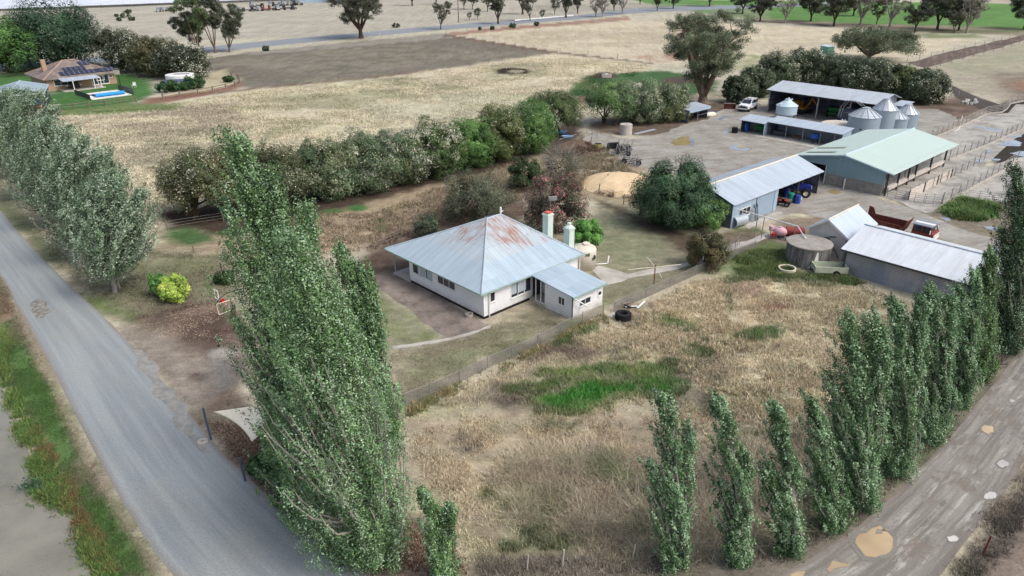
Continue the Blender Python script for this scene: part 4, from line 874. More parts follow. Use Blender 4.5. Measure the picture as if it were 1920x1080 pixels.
# ---------------------------------------------------------------- gums
GC = [(102, 112, 86), (90, 102, 76), (116, 124, 96), (82, 92, 70)]; GD = [(80, 84, 68), (70, 76, 62), (92, 94, 78)]
gb = G(1318, 193); gum('gum_tree', 'huge spreading gum tree standing behind the small grey shelter', gb, top_at(gb, 1318, 6)[2], 10.6, 201, 95000, GC, .95, 6, .2, .25, nt=44, cr=2.5, lean=(-1, 0), topw=.8, fork_h=.07, twigs=3)
gb = G(1628, 113); gum('gum_tree', 'wide flat-topped gum tree above the windbreak, green tank at its left', gb, top_at(gb, 1630, 48)[2], 13.5, 202, 40000, [(90, 102, 78), (78, 90, 66), (100, 110, 84)], .55, 5, .25, .36, nt=30, cr=3.4, topw=-1, lean=(2, 0), flat=.55)
gb = G(677, 72); gum('gum_tree', 'dark gum tree alone between the ploughed paddock and the highway', gb, 19, 11.5, 203, 36000, GD, .75, 5, .3, .42, nt=30, cr=3.1, bark=BARK_DARK, topw=-1)
for i, (lab, x, y, h, w, lx) in enumerate([('gum with greenest crown in the clump beyond the far hedge', 372, 104, 19, 5.5, 0), ('gum leaning left out of the clump beyond the far hedge', 378, 101, 13, 5, -5), ('gum at the right of the clump beyond the far hedge', 430, 98, 15, 5.5, 2), ('tall middle gum of the clump beyond the far hedge', 404, 99, 18.5, 5.5, 0)]):
    gum('gum_tree', lab, G(x, y), h, w, 210+i, 14000, [(92, 110, 70), (80, 98, 62)] if i == 0 else [(82, 90, 70), (72, 80, 62), (92, 98, 78)], .28, 4, .25, .4, 'gum clump beyond the far hedge', nt=18, cr=1.9, lean=(lx, 0), fork_h=.08)
H1, H2 = 'gums along the highway', 'gums along the green field'
protos = [gum('gum_tree', 'thin gum leaning over the highway, open crown', G(826, 55), 11.5, 4.8, 221, 5200, [(106, 108, 92), (94, 98, 82)], .2, 4, .28, .45, H1, nt=16, cr=1.5, bark=BARK_DARK, lean=(1.5, 0)),
    gum('gum_tree', 'dark forked gum beside the highway bend', G(934, 45), 15, 5.5, 222, 8000, GD, .4, 4, .3, .5, H1, nt=18, cr=1.9, bark=BARK_DARK),
    gum('gum_tree', 'pale-limbed bare gum at the edge of the green field', G(1812, 62), 14.5, 6.5, 223, 5200, [(124, 120, 110), (112, 108, 98)], .42, 6, .25, .42, H2, nt=34, cr=1.7, bark=BARK_GREY, bare=.35, twigs=6),
    gum('gum_tree', 'broad dark gum before the green field', G(1563, 49), 16, 8, 224, 15000, [(78, 86, 68), (70, 78, 62)], .42, 5, .22, .55, H2, nt=26, cr=2.5, bark=BARK_DARK, topw=-1)]
def far(k, lab, x, y, sc, grp): 
    o = copy_tree(protos[k], G(x, y), x*.37, sc, lab); o['group'] = grp
H1, H2 = 'gums along the highway', 'gums along the green field'
for a in [(1, 'gum trunk cut by the top edge, left of the telegraph pole', 773, 11, 1.1, H1), (1, 'slim gum behind the telegraph pole, left one', 818, 8, .8, H1), (0, 'slender gum right of the telegraph pole', 870, 18, 1.1, H1), (0, 'gum between two slender ones at the top edge', 886, 18, 1., H1), (0, 'gum behind the dark forked gum', 914, 22, 1.2, H1),
          (0, 'tiny sapling beside the highway', 880, 38, .33, H1), (0, 'sapling with a feathery crown beside the highway', 896, 37, .5, H1), (1, 'thick-trunked gum beyond the highway', 980, 27, 1.2, H1), (0, 'twisted gum with a black trunk foot on the highway verge', 994, 39, 1.1, H1), (0, 'leaning stump-like shrub tree right of the twisted gum', 1016, 36, .4, H1),
          (1, 'bushy gum at the white guard rail, middle one', 1061, 33, .9, H1), (0, 'feathery gum left of the bushy gum', 1040, 27, .75, H1), (1, 'dense dark gum right of the bushy gum', 1083, 25, .75, H1), (2, 'grey bare gum by the highway bend', 1130, 32, .75, H1), (2, 'smaller grey gum left of the bare gum', 1117, 31, .6, H1), (1, 'dark tree behind the bare gum', 1151, 20, .6, H1), (2, 'spreading old gum with a bent black trunk', 1167, 26, .95, H1),
          (1, 'cypress-shaped dark tree across the highway end', 1232, 20, .6, H1), (3, 'dark gum left behind the huge gum crown', 1262, 16, .7, H2), (3, 'gum at the green field edge, right behind the huge gum', 1392, 26, .95, H2), (3, 'gum next to the huge gum crown with dark trunk', 1425, 40, .85, H2),
          (2, 'pale bare gum left of the broad dark gum', 1472, 43, .85, H2), (3, 'low dense clump gum left of the broad dark gum', 1520, 40, .85, H2), (3, 'gum behind the broad dark gum at the top edge', 1600, 30, .9, H2), (2, 'white-trunked gum pair, the left one', 1613, 47, 1.1, H2), (0, 'small green gum between white trunks', 1643, 46, 1., H2), (2, 'white-trunked gum leaning right, tallest trunk', 1668, 51, 1.2, H2),
          (3, 'round dark gum alone before the green field', 1715, 60, .72, H2), (3, 'twin-trunked dark gum left of the bare gum', 1757, 55, 1.05, H2), (0, 'small grey gum left foot of the bare gum', 1788, 62, .75, H2), (3, 'dark gum behind the bare gum', 1797, 57, .85, H2), (3, 'gum crown cut by the right photo edge', 1920, 55, 1., H2),
          (1, 'lone gum trunk in the far paddock above the old paddock tree', 621, 5, .9, H1), (3, 'gum at the top edge above the huge gum crown', 1330, 12, .9, H2), (1, 'gum at the top edge between highway and green field', 1200, 8, .7, H2)]: far(*a)
# ---------------------------------------------------------------- materials for things
M = dict(
 oldroof=sheet('weathered_roof_iron', (176, 188, 194), (158, 171, 179), .76, 2.6, .09, .5, .15, .62, .35), newroof=sheet('grey_blue_roof_iron', (168, 184, 194), None, .76, 5.5, .05, .45, .15, 0, .22, .06),
 annexroof=sheet('annex_roof_iron', (164, 182, 194), (174, 189, 199), .76, 1.9, .06, .45, .15, 0, .25, .04), zinc=sheet('zinc_roof', (172, 184, 195), (184, 192, 200), .76, 6., .06, .42, .2, 0, .16, .04),
 palezinc=sheet('pale_patched_roof', (214, 219, 223), (192, 200, 206), .8, 2.1, .1, .42, .15, 0, .16, .02), zinc2=sheet('patched_zinc_roof', (186, 193, 198), (164, 173, 181), .8, 2.1, .13, .42, .2, 0, .2, .02), greenroof=sheet('pale_green_roof', (178, 195, 187), None, .76, 30, .015, .5, .1, 0, .06, .03, stain=.06),
 greenwall=sheet('blue_green_cladding', (126, 152, 160), None, .76, 9, .02, .6, .1, 0, .12, .03, stain=.08), bluewall=sheet('blue_grey_cladding', (158, 178, 196), None, .76, 9, .05, .55, .15, 0, .15, .05), darkwall=sheet('dark_shaded_cladding', (86, 94, 108), (110, 114, 124), .76, 1.4, .22, .55, .15, 0, .3, .05),
 shedwall=sheet('galvanised_cladding', (138, 148, 160), None, .76, 3, .1, .5, .2, 0, .25, .05), rolldoor=lines('roller_door', (150, 170, 190), .1, .8, .2, 1, .05, soft=True), longwall=lines('corrugated_iron_wall', (178, 180, 186), .155, .55, .2, 1, .1, .5, (152, 162, 178), .1, True),
 board=lines('cream_weatherboard', (232, 234, 236), .2, .5, .16, 1, .06, .6, dirt=(150, 134, 118)), whitewall=plain('whitewashed_wall', (206, 202, 198), .8, 0, .2, .1, 1.2, (160, 146, 130), .3), hutroof=sheet('hut_roof', (180, 192, 204), None, .76, 6, .04, .45, .15, 0, .15),
 block=block('grey_block', (152, 148, 142), (120, 116, 112)), brick=block('tan_brick', (176, 146, 122), (170, 150, 130), .24, .086), tile=lines('concrete_roof_tile', (116, 106, 101), .33, .55, .2, 1, .3, .85, (138, 126, 119)),
 trim=plain('green_grey_gutter', (150, 172, 168), .5, 0, .3, .08), white=plain('white_paint', (222, 222, 220), .45, 0, .4, .05), cream=plain('cream_paint', (214, 206, 186), .6, 0, .3, .08), mint=plain('mint_render', (196, 212, 202), .8, 0, .2, .08, 2, (140, 130, 118), .1), redcap=plain('terracotta_pot', (196, 100, 84), .7),
 glass=glass('dark_window_glass', (34, 40, 48)), blind=plain('window_blind', (168, 180, 188), .7, 0, .3, .06), dark=plain('dark_parts_and_shade', (44, 42, 42), .9), cabred=plain('weathered_cab_red', (122, 62, 56), .75, 0, .2, .25, 1.5, (90, 60, 52), .3), steel=plain('galvanised_steel', (150, 152, 154), .5, .4, .4, .15, 2.), dsteel=plain('dark_steel', (70, 70, 72), .6, .2, .3, .15), rail=plain('pipe_rail', (158, 154, 148), .55, .3, .3, .25, 3., (120, 96, 78), .25), timber=plain('grey_timber', (128, 118, 106), .9, 0, .1, .3, 3.), wire=plain('fence_wire', (150, 146, 138), .6, .3, .2, .2, 4.),  # dark: colours real dark parts, and the shade inside the dairy
 conc=plain('cast_concrete', (176, 170, 162), .9, 0, .15, .2, .8, (110, 104, 98), .2), oldconc=None, lid=plain('speckled_concrete_lid', (150, 146, 140), .95, 0, .05, .25, 1.5), concw=plain('pale_trough_wall', (196, 188, 178), .85, 0, .15, .15, .7, (150, 136, 124), .2),
 tank=lines('beige_ribbed_tank', (216, 206, 192), .12, .8, .3, 1, .06, .5, soft=True), silo=lines('galvanised_silo', (156, 172, 186), .9, .8, .03, 1, .08, .42, (172, 182, 190), .35), silotop=sheet('silo_cone', (184, 194, 202), (164, 176, 186), .9, 9, .1, .4, .3, 0, .3),
 rust=plain('rusty_steel', (112, 68, 60), .85, .1, .15, .25, 1.2, (70, 42, 36), .25), rustd=plain('dark_rust', (88, 56, 48), .9, .1, .1, .3, 1.5), red=plain('faded_red_paint', (140, 64, 58), .6, 0, .3, .2), rubber=plain('tyre_rubber', (38, 37, 40), .85, 0, .2, .2, 5.), blue=plain('blue_plastic', (44, 84, 160), .4, 0, .4, .1), dblue=plain('tractor_blue', (30, 44, 128), .4, 0, .4, .1), green=plain('green_plastic', (36, 132, 116), .45, 0, .4, .08), sgreen=plain('machine_green', (44, 132, 50), .5, 0, .3, .15), orange=plain('machine_orange', (186, 124, 44), .6, 0, .3, .15), pink=plain('faded_pink_plastic', (208, 164, 174), .5, 0, .4, .1), brightred=plain('bright_red', (206, 40, 58), .45), charcoal=plain('charcoal_panel', (52, 56, 66), .4, 0, .4, .08), carwhite=plain('car_white', (226, 230, 234), .22, 0, .6, .02), chrome=plain('wheel_alloy', (170, 174, 178), .35, .6, .5), lamp=plain('lamp_lens', (210, 216, 222), .15, 0, .7, .03), sail=plain('cream_sail_cloth', (246, 236, 214), .8, 0, .15, .05, .6), slate=plain('slate_blue_post', (74, 86, 108), .6), olive=plain('olive_drum', (138, 130, 84), .75, 0, .2, .2), solar=None, poolblue=plain('pool_cover_blue', (38, 140, 214), .5), pooltile=plain('pool_surround', (214, 212, 206), .7), garage=plain('dark_garage_wall', (60, 64, 72), .6, 0, .3, .06), garageroof=sheet('garage_roof', (150, 166, 174), None, .76, 12, .03, .5, .15), terracotta=plain('ridge_tile', (164, 140, 126), .8), sawdust=plain('sawdust', (206, 184, 150), .95, 0, .05, .15, 1.2, (184, 150, 104), .2), black=plain('black_poly', (26, 26, 28), .5), lightblue=plain('pale_blue_tank', (182, 202, 214), .45, .15, .4, .06), bark=BARK_DARK, yellow=plain('faded_yellow', (196, 180, 90), .6))
m, t = newmat('stained_tank_concrete'); o_ = t.obj(); s_ = t.noise(t.scalev(o_, (3.2, 3.2, .25)), 1., 6, .7); g_ = t.noise(o_, 9., 4, .75)
c_ = t.mix(t.ramp(s_, .4, .62), (*lin((78, 76, 76)), 1), (*lin((140, 137, 134)), 1)); c_ = t.mix(t.ramp(g_, .58, .7, 0, .6), c_, (*lin((176, 174, 172)), 1)); t.out(c_, .9, 0, .1, g_, .3, .02); M['oldconc'] = m
m, t = newmat('solar_cells'); uv_ = t.uv(); b_ = t.n('ShaderNodeTexBrick', {'Vector': uv_, 'Color1': (*lin((40, 44, 60)), 1), 'Color2': (*lin((46, 50, 68)), 1), 'Mortar': (*lin((150, 156, 168)), 1), 'Scale': 1., 'Mortar Size': .03, 'Brick Width': 1.05, 'Row Height': 50.}, offset=0.)
t.out(b_.outputs[0], .12, 0, .6); M['solar'] = m
def window(par, x0, x1, z0, z1, face, at, panes=2, blind=0, fr=.045, dep=.05, sill=True, sgn=-1):
    "framed window on the wall face 'x'=at or 'y'=at (outside towards sgn)"
    def P(a0, a1, z0, z1, d0, d1, mb):
        lo, hi = sorted((at+sgn*d0, at+sgn*d1))
        return mb.bx(lo, hi, a0, a1, z0, z1) if face == 'x' else mb.bx(a0, a1, lo, hi, z0, z1)
    f = MB(); P(x0, x1, z1-fr, z1, -.02, dep, f); P(x0, x1, z0, z0+fr, -.02, dep, f)
    for i in range(panes+1):
        c = x0+(x1-x0-fr)*i/panes; P(c, c+fr, z0+fr, z1-fr, -.02, dep, f)
    w_ = MB(); 
    for i in range(panes):
        a = x0+(x1-x0-fr)*i/panes+fr; b = x0+(x1-x0-fr)*(i+1)/panes; P(a, b, z0+fr, z1-fr, -.03, .012, w_)
    wo = f.build('window', M['white'], par); w_.build('pane', M['glass'], wo)
    if blind:
        b_ = MB(); P(x0+fr, x0+(x1-x0)*.28, z0+fr+.25*blind, z1-fr, .012, .02, b_); P(x0+(x1-x0)*.36, x1-(x1-x0)*.25, z0+fr+.2*blind, z1-fr, .012, .02, b_); b_.build('blind', M['blind'], wo)
    if sill: s_ = MB(); P(x0-.05, x1+.05, z0-.05, z0-.002, 0, dep+.05, s_); s_.build('sill', M['white'], wo)
    return wo
def gable_roof(x0, x1, y0, y1, ze, zr, yr=None, th=.05, ridge_along='x'):
    yr = (y0+y1)/2 if yr is None else yr; mb = MB()
    a = [(x0, y0, ze), (x1, y0, ze), (x1, yr, zr), (x0, yr, zr)]; b = [(x0, yr, zr), (x1, yr, zr), (x1, y1, ze), (x0, y1, ze)]
    if ridge_along == 'y': a = [(p[1], p[0], p[2]) for p in a][::-1]; b = [(p[1], p[0], p[2]) for p in b][::-1]
    mb.slab(a, th); mb.slab(b, th); return mb
# ================================================================ the old farmhouse
hs_ = thing('farmhouse', 'cream weatherboard farmhouse under a rust-streaked pale blue hipped iron roof', 'house', (*G(905, 602.5)[:2], 0), rad(43))
MB().bx(.25, 11.9, .1, 10.62, .3, 2.72).bx(3.6, 11.9, 10.62, 13.2, .3, 2.715).build('wall', M['board'], hs_)
MB().bx(.33, 11.8, .18, 10.55, -.1, .3).build('base', M['dark'], hs_)
A_, B_, C_, D_ = (-.25, -.25, 2.68), (12.3, -.25, 2.68), (12.3, 13.7, 2.68), (-.25, 13.7, 2.68); R1, R2 = (6.6, 6.75, 5.75), (8.3, 6.75, 5.75)
def mixp(p, q, k): return tuple(p[i]+(q[i]-p[i])*k for i in range(3))
rm = MB(); 
k0 = .36
rm.slab([mixp(A_, R1, k0), R1, mixp(D_, R1, k0)][::-1], .04); rm.slab([mixp(A_, R1, k0), mixp(B_, R2, k0), R2, R1], .04); rm.slab([B_, C_, R2], .04); rm.slab([C_, D_, R1, R2], .04)
rf = rm.build('roof', M['oldroof'], hs_)
lo_ = MB(); lo_.slab([A_, mixp(A_, R1, k0), mixp(D_, R1, k0), D_][::-1], .05); lo_.build('lower_roof', M['newroof'], hs_)
lo_ = MB(); lo_.slab([A_, B_, mixp(B_, R2, k0), mixp(A_, R1, k0)], .05); lo_.build('front_roof', M['annexroof'], hs_)
rc = MB(); up = lambda p: (p[0], p[1], p[2]+.03)
for p, q in ((A_, R1), (R1, R2), (R2, B_), (D_, R1), (R2, C_)): rc.tube([up(p), up(q)], .07, 6)
rc.build('ridge_capping', M['zinc'], hs_)
gt = MB(); gt.bx(-.36, -.25, -.36, 13.75, 2.56, 2.69).bx(-.25, 12.38, -.36, -.25, 2.56, 2.688); gt.build('gutter', M['trim'], hs_)
MB().bx(-.25, .25, -.25, 13.6, 2.6, 2.64).bx(.25, 12.2, -.25, .1, 2.6, 2.64).build('eaves', M['cream'], hs_)
window(hs_, 7.04, 10.05, 1.24, 2.18, 'x', .25, 3, .2); window(hs_, 3.83, 6.3, 1.42, 2.23, 'x', .25, 3, 0)
window(hs_, .95, 1.5, 1.4, 2.3, 'y', .1, 1); window(hs_, 3.35, 5.75, .98, 2.36, 'y', .1, 3, 1)
pd = MB().bx(6.0, 7.0, .04, .14, .32, 2.4); pd.build('door', M['charcoal'], hs_)
MB().tube([(.78, .0, .15), (.78, .0, 2.5)], .05, 8).tube([(12.0, -.06, .1), (12.0, -.06, 2.5)], .05, 8).build('downpipe', M['white'], hs_)
MB().bx(.2, 3.6, 10.62, 13.3, .0, .22).build('porch_floor', M['conc'], hs_); MB().bx(.3, .38, 13.1, 13.18, .22, 2.62).build('porch_post', M['trim'], hs_)
for i, (y, z0, z1, nm) in enumerate([(4.47, .0, 5.6, 'chimney'), (1.7, .0, 4.9, 'chimney')]):
    c = MB().bx(12.0, 12.7, y-.36, y+.36, z0, z1-.12).bx(11.94, 12.76, y-.42, y+.42, z1-.32, z1-.2)
    ch = c.build(nm, M['mint'], hs_)
    if i == 0: MB().bx(12.06, 12.64, y-.3, y+.3, z1-.12, z1).build('chimney_cap', M['redcap'], ch)
    else: MB().lathe([(.5, z1-.12), (.2, z1+.12), (.2, z1+.3), (.05, z1+.32)], (12.35, y, 0), 8).build('chimney_cap', M['mint'], ch)
vt = MB().tube([(8.3, 6.75, 5.7), (8.3, 6.75, 6.0)], .06, 8).box((8.3, 6.75, 6.2), (.14, .14, .55)).bar((8.3, 6.75, 6.05), (8.65, 6.75, 6.02), .06); vt.build('roof_antenna', M['white'], hs_)
# annex
MB().bx(5.6, 9.5, -5.0, -1.9, .02, 2.16).ext([(5.6, -5., 2.16), (5.6, -1.9, 2.16), (5.6, -1.9, 2.42)], (3.9, 0, 0)).bx(7.2, 9.5, -1.9, .09, .02, 2.42).build('annex_wall', M['board'], hs_)
MB().slab([(5.42, -5.25, 2.24), (9.6, -5.25, 2.24), (9.6, -.3, 2.66), (5.42, -.3, 2.66)], .05).build('annex_roof', M['annexroof'], hs_)
MB().bx(5.36, 9.62, -5.36, -5.25, 2.1, 2.24).build('annex_gutter', M['trim'], hs_)
window(hs_, -4.16, -3.43, .98, 1.72, 'x', 5.6, 2); window(hs_, 6.5, 7.9, .9, 1.5, 'y', -5., 2); window(hs_, 8.85, 9.3, 1.12, 1.55, 'y', -5., 1)
MB().bx(5.55, 5.61, -.75, -.68, .3, 2.5).bx(5.55, 5.61, -1.9, -1.83, .3, 2.42).bx(5.55, 5.61, -1.83, -.75, .3, .36).bx(5.55, 5.61, -1.36, -1.3, .36, 2.42).build('porch_screen', M['white'], hs_)
MB().bx(5.6, 7.2, -1.9, .1, .0, .28).build('porch_step', M['conc'], hs_)
MB().tube([(5.52, -5.1, 2.1), (5.52, -5.1, .1)], .05, 8).build('annex_downpipe', M['dsteel'], hs_); MB().tube([(5.5, -5.3, 2.1), (6.9, -5.6, 1.0)], .06, 8).build('overflow_pipe', M['white'], hs_)
def world_of(ob, p): r = ob.rotation_euler.z; return (ob.location.x+p[0]*cos(r)-p[1]*sin(r), ob.location.y+p[0]*sin(r)+p[1]*cos(r), ob.location.z+p[2])
tk = thing('water_tank', 'beige ribbed round water tank at the back corner of the farmhouse', 'tank', (*G(1093, 500)[:2], 0))
MB().lathe([(1.25, 0), (1.25, 1.95), (1.2, 2.05), (.35, 2.3), (.33, 2.3)], (0, 0, 0), 28).build('body', M['tank'], tk, True); MB().lathe([(.36, 2.28), (.36, 2.48), (.3, 2.5)], (.25, .1, 0), 14).build('hatch', M['cream'], tk)
MB().tube([(-.9, -.9, 2.2), (-.7, -1.15, 1.6), (-1.25, -.95, 2.3)], .06, 8).tube([(-.9, -.9, 2.5), (-.6, -1.3, 1.5)], .06, 8).build('inlet_pipe', M['white'], tk)
# ================================================================ long iron shed
lg = thing('long_shed', 'long corrugated iron shed with patchy pale roof beside the concrete tank', 'shed', (*G(1577, 513)[:2], 0), rad(-48))
LX = 14.5
MB().bx(0, LX, .3, 8.9, 0, 2.3).ext([(0.0, .3, 2.3), (0, 8.9, 2.3), (0, 4.6, 3.55)], (LX, 0, 0)).build('wall', M['longwall'], lg)
gable_roof(-.5, LX+.4, 0., 9.2, 2.42, 3.72, 4.5).build('roof', M['palezinc'], lg); MB().bx(-.5, LX+.4, -.1, 0., 2.28, 2.42).build('gutter', M['dsteel'], lg); MB().tube([(-.5, 4.5, 3.76), (LX+.4, 4.5, 3.76)], .07, 6).build('ridge_capping', M['zinc'], lg); MB().bx(-.06, .0, .18, .3, 0, 2.4).build('corner_trim', M['dsteel'], lg)
# ================================================================ white hut
hu = thing('hut', 'small whitewashed gabled hut between the concrete tank and the rusty truck', 'hut', (*G(1578, 489)[:2], 0), rad(42))
MB().bx(0, 6.2, 0, 3.75, 0, 2.6).ext([(0, 0, 2.6), (0, 3.75, 2.6), (0, 1.9, 3.75)], (6.2, 0, 0)).build('wall', M['whitewall'], hu)
gable_roof(-.25, 6.4, -.4, 4.15, 2.4, 3.9, 1.95).build('roof', M['hutroof'], hu); MB().bar((-.3, -.4, 2.36), (-.3, 1.95, 3.86), .05, .2).bar((-.3, 4.15, 2.36), (-.3, 1.95, 3.86), .05, .2).build('bargeboard', M['white'], hu); MB().tube([(-.25, 1.95, 3.95), (6.4, 1.95, 3.95)], .08, 6).build('ridge_capping', M['cream'], hu)
window(hu, 1.5, 2.28, 1.12, 2.0, 'x', 0., 1)
# ================================================================ workshop
ws = thing('workshop', 'blue-grey steel workshop with an open bay and roller door', 'shed', (*G(1370, 426)[:2], 0), rad(41))
WL, WD = 18.6, 7.0
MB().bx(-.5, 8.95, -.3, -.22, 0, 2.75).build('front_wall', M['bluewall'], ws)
MB().ext([(-.45, -.22, 0), (-.45, 7.2, 0), (-.45, 7.2, 2.75), (-.45, 3.4, 4.0), (-.45, -.22, 2.75)], (.06, 0, 0)).build('end_wall', M['darkwall'], ws)  # gable turned from the sun: its shade is put into the darker cladding colour
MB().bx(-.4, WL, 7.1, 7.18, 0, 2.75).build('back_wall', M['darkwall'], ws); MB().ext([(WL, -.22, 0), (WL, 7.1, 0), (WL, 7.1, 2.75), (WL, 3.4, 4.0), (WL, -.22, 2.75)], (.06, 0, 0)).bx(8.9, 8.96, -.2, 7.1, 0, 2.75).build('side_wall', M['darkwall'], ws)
gable_roof(-.6, WL+.8, -.5, 7.4, 2.8, 4.15, 3.4).build('roof', M['zinc'], ws); MB().tube([(-.6, 3.4, 4.2), (WL+.8, 3.4, 4.2)], .09, 6).build('ridge_capping', M['cream'], ws)
MB().bx(4.3, 8.0, -.35, -.3, .05, 2.62).build('roller_door', M['rolldoor'], ws); MB().bx(8.0, 8.08, -.36, -.3, 0, 2.7).build('door_jamb', M['dsteel'], ws); MB().bx(4.2, 4.3, -.34, -.3, 0, 2.7).build('door_jamb', M['dsteel'], ws)
window(ws, .75, 3.1, .95, 1.95, 'y', -.3, 3, 0, .06); MB().bx(13.7, 13.85, -.25, -.1, 0, 2.8).build('post', M['dsteel'], ws); MB().bx(WL-.02, WL+.1, -.34, -.22, 0, 2.8).build('post', M['dsteel'], ws)
MB().bx(WL-.06, WL-.01, -.2, 7.1, 1.0, 1.1).bx(WL-.06, WL-.01, -.2, 7.1, 2., 2.1).build('girt', M['dsteel'], ws)
# ================================================================ dairy
dy = thing('dairy_shed', 'pale green roofed milking shed with block base and open railed side', 'dairy', (*G(1649.5, 366)[:2], 0), rad(42))
DL = 21.
MB().bx(-.3, -.08, -.2, 7.1, -.1, 1.45).build('block_base', M['block'], dy)
for y in (2.3, 5.0): MB().bx(-.45, -.3, y-.25, y+.25, 0, 1.3).build('pier', M['block'], dy)
MB().add([(-.32, -.3, 1.45), (-.32, 7.2, 1.45), (-.32, 7.2, 2.45), (-.32, 10.4, 2.45), (-.32, 10.4, .0), (-.32, 11.5, 0), (-.32, 11.5, 3.1), (-.32, 5.2, 4.15), (-.32, -1.2, 2.95), (-.32, -.3, 2.95)]+[(-.26, -.3, 1.45), (-.26, 7.2, 1.45), (-.26, 7.2, 2.45), (-.26, 10.4, 2.45), (-.26, 10.4, .0), (-.26, 11.5, 0), (-.26, 11.5, 3.1), (-.26, 5.2, 4.15), (-.26, -1.2, 2.95), (-.26, -.3, 2.95)],
    [tuple(range(10)), tuple(range(19, 9, -1))]+[(i, i+10, (i+1) % 10+10, (i+1) % 10) for i in range(10)]).build('gable_wall', M['greenwall'], dy)
gable_roof(-.6, DL+.6, -1.35, 11.7, 3.05, 4.3, 5.0).build('roof', M['greenroof'], dy)
MB().tube([(-.6, 5.0, 4.36), (DL+.6, 5.0, 4.36)], .1, 6).build('ridge_capping', M['lightblue'], dy); MB().bar((-.66, -1.4, 3.0), (-.66, 5., 4.26), .06, .16).bar((-.66, 5., 4.26), (-.66, 11.75, 3.), .06, .16).build('barge_flashing', M['lightblue'], dy)
MB().slab([(1.2, 7.2, 3.99), (2.0, 7.2, 3.99), (2.0, 11., 3.26), (1.2, 11., 3.26)][::-1], .02).slab([(4.6, 7.4, 3.95), (5.4, 7.4, 3.95), (5.4, 11.2, 3.22), (4.6, 11.2, 3.22)][::-1], .02).build('skylight', plain('dull_skylight', (150, 156, 142), .5), dy)
MB().bx(0, DL, 11.3, 11.4, 0, 3.0).bx(DL-.1, DL, 5, 11.3, 0, 3.).bx(-.05, DL*.9, 4.4, 4.5, .0, 3.1).build('back_wall', M['dark'], dy); MB().bx(-.2, DL, 0, 11.3, .0, .06).build('floor', M['conc'], dy)  # walls coloured dark to put in the shade of the open interior
MB().bx(-.3, .1, 7.2, 7.3, 0, 2.45).build('door_frame', M['white'], dy)
for x in (.1, 3.6, 6.9, 9.3, 14.5, 19.8): MB().bx(x-.1, x+.1, -.62, -.42, 0, 3.1).build('post', M['dsteel'], dy)
br = MB()
for z in (1.0, 1.9): br.tube([(.2, -.2, z), (19.6, -.2, z)], .05, 5)
for i in range(46): br.bar((.4+i*.42, -.2, 1.0), (.62+i*.42, .1, 1.95), .05)
br.build('bail_rail', M['steel'], dy); MB().bx(.6, 20, -.6, -.2, .55, .95).build('feed_trough', M['concw'], dy)
MB().tube([(-.5, 4.45, .0), (-.5, 4.45, 1.3)], .09, 8).build('white_pipe', M['white'], dy)
# ================================================================ machinery shed and lean-tos
mc = thing('machinery_shed', 'long open-fronted machinery shed with silvery iron roof before the windbreak', 'shed', (*G(1437.5, 211)[:2], 0), rad(-48))
ML = 19.4
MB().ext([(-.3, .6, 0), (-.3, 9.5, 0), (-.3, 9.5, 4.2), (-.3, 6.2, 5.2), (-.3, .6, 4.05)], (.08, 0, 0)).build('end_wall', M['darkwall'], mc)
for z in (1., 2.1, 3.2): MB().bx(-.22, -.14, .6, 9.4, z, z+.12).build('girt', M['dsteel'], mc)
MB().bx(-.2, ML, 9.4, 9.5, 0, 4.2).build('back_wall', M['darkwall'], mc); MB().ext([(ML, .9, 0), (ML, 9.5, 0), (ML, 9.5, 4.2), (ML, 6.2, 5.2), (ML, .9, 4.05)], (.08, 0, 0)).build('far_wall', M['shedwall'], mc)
gable_roof(-.9, ML+.8, .3, 9.9, 4.15, 5.25, 6.1).build('roof', M['zinc2'], mc); MB().bx(-.9, ML+.8, .2, .3, 4.0, 4.15).build('gutter', M['dsteel'], mc)
for x in (-.24, 9.4, 15.3): MB().bx(x-.09, x+.09, .55, .73, 0, 4.1).build('post', M['steel'], mc)
MB().bx(ML+.85, ML+2.9, 5.4, 9.4, 0, 3.5).ext([(ML+.85, 5.4, 3.5), (ML+.85, 9.4, 3.5), (ML+.85, 9.4, 3.7)], (2.05, 0, 0)).build('side_room', M['bluewall'], mc); MB().slab([(ML+.82, 5.2, 3.54), (ML+3.1, 5.2, 3.54), (ML+3.1, 9.6, 3.8), (ML+.82, 9.6, 3.8)], .06).build('side_roof', M['zinc'], mc)
def leanto(lab, px, L, D, hf, hb, posts, over=.45):
    o = thing('lean_to_shed', lab, 'shed', (*G(*px)[:2], 0), rad(-48), 'open lean-to sheds in front of the machinery shed')
    MB().bx(0, L, D-.08, D, 0, hb).build('back_wall', M['shedwall'], o); MB().ext([(0, 0, 0), (0, D-.08, 0), (0, D-.08, hb), (0, 0, hf)], (.08, 0, 0)).build('end_wall', M['darkwall'], o); MB().ext([(L-.08, 0, 0), (L-.08, D-.08, 0), (L-.08, D-.08, hb), (L-.08, 0, hf)], (.08, 0, 0)).build('end_wall', M['bluewall'], o)
    MB().slab([(-over, -.5, hf+.0), (L+.2, -.5, hf), (L+.2, D+.3, hb+.12), (-over, D+.3, hb+.12)], .07).build('roof', M['zinc'], o)
    for x in posts: MB().bx(x-.05, x+.05, -.05, .05, 0, hf).build('post', M['steel'], o)
    return o
l1 = leanto('low lean-to shed with a blue disc leaning inside its left end', (1388, 247), 4.3, 2.9, 2.12, 2.4, ()); l2 = leanto('longer lean-to shed with thin posts along its open front', (1440, 253.5), 12.4, 3., 2.3, 2.6, (3.1, 6.0, 8.9, 11.2))
gs = thing('small_shelter', 'small grey open shelter tucked against the hedge under the huge gum', 'shelter', (*G(1289, 231)[:2], 0), rad(42))
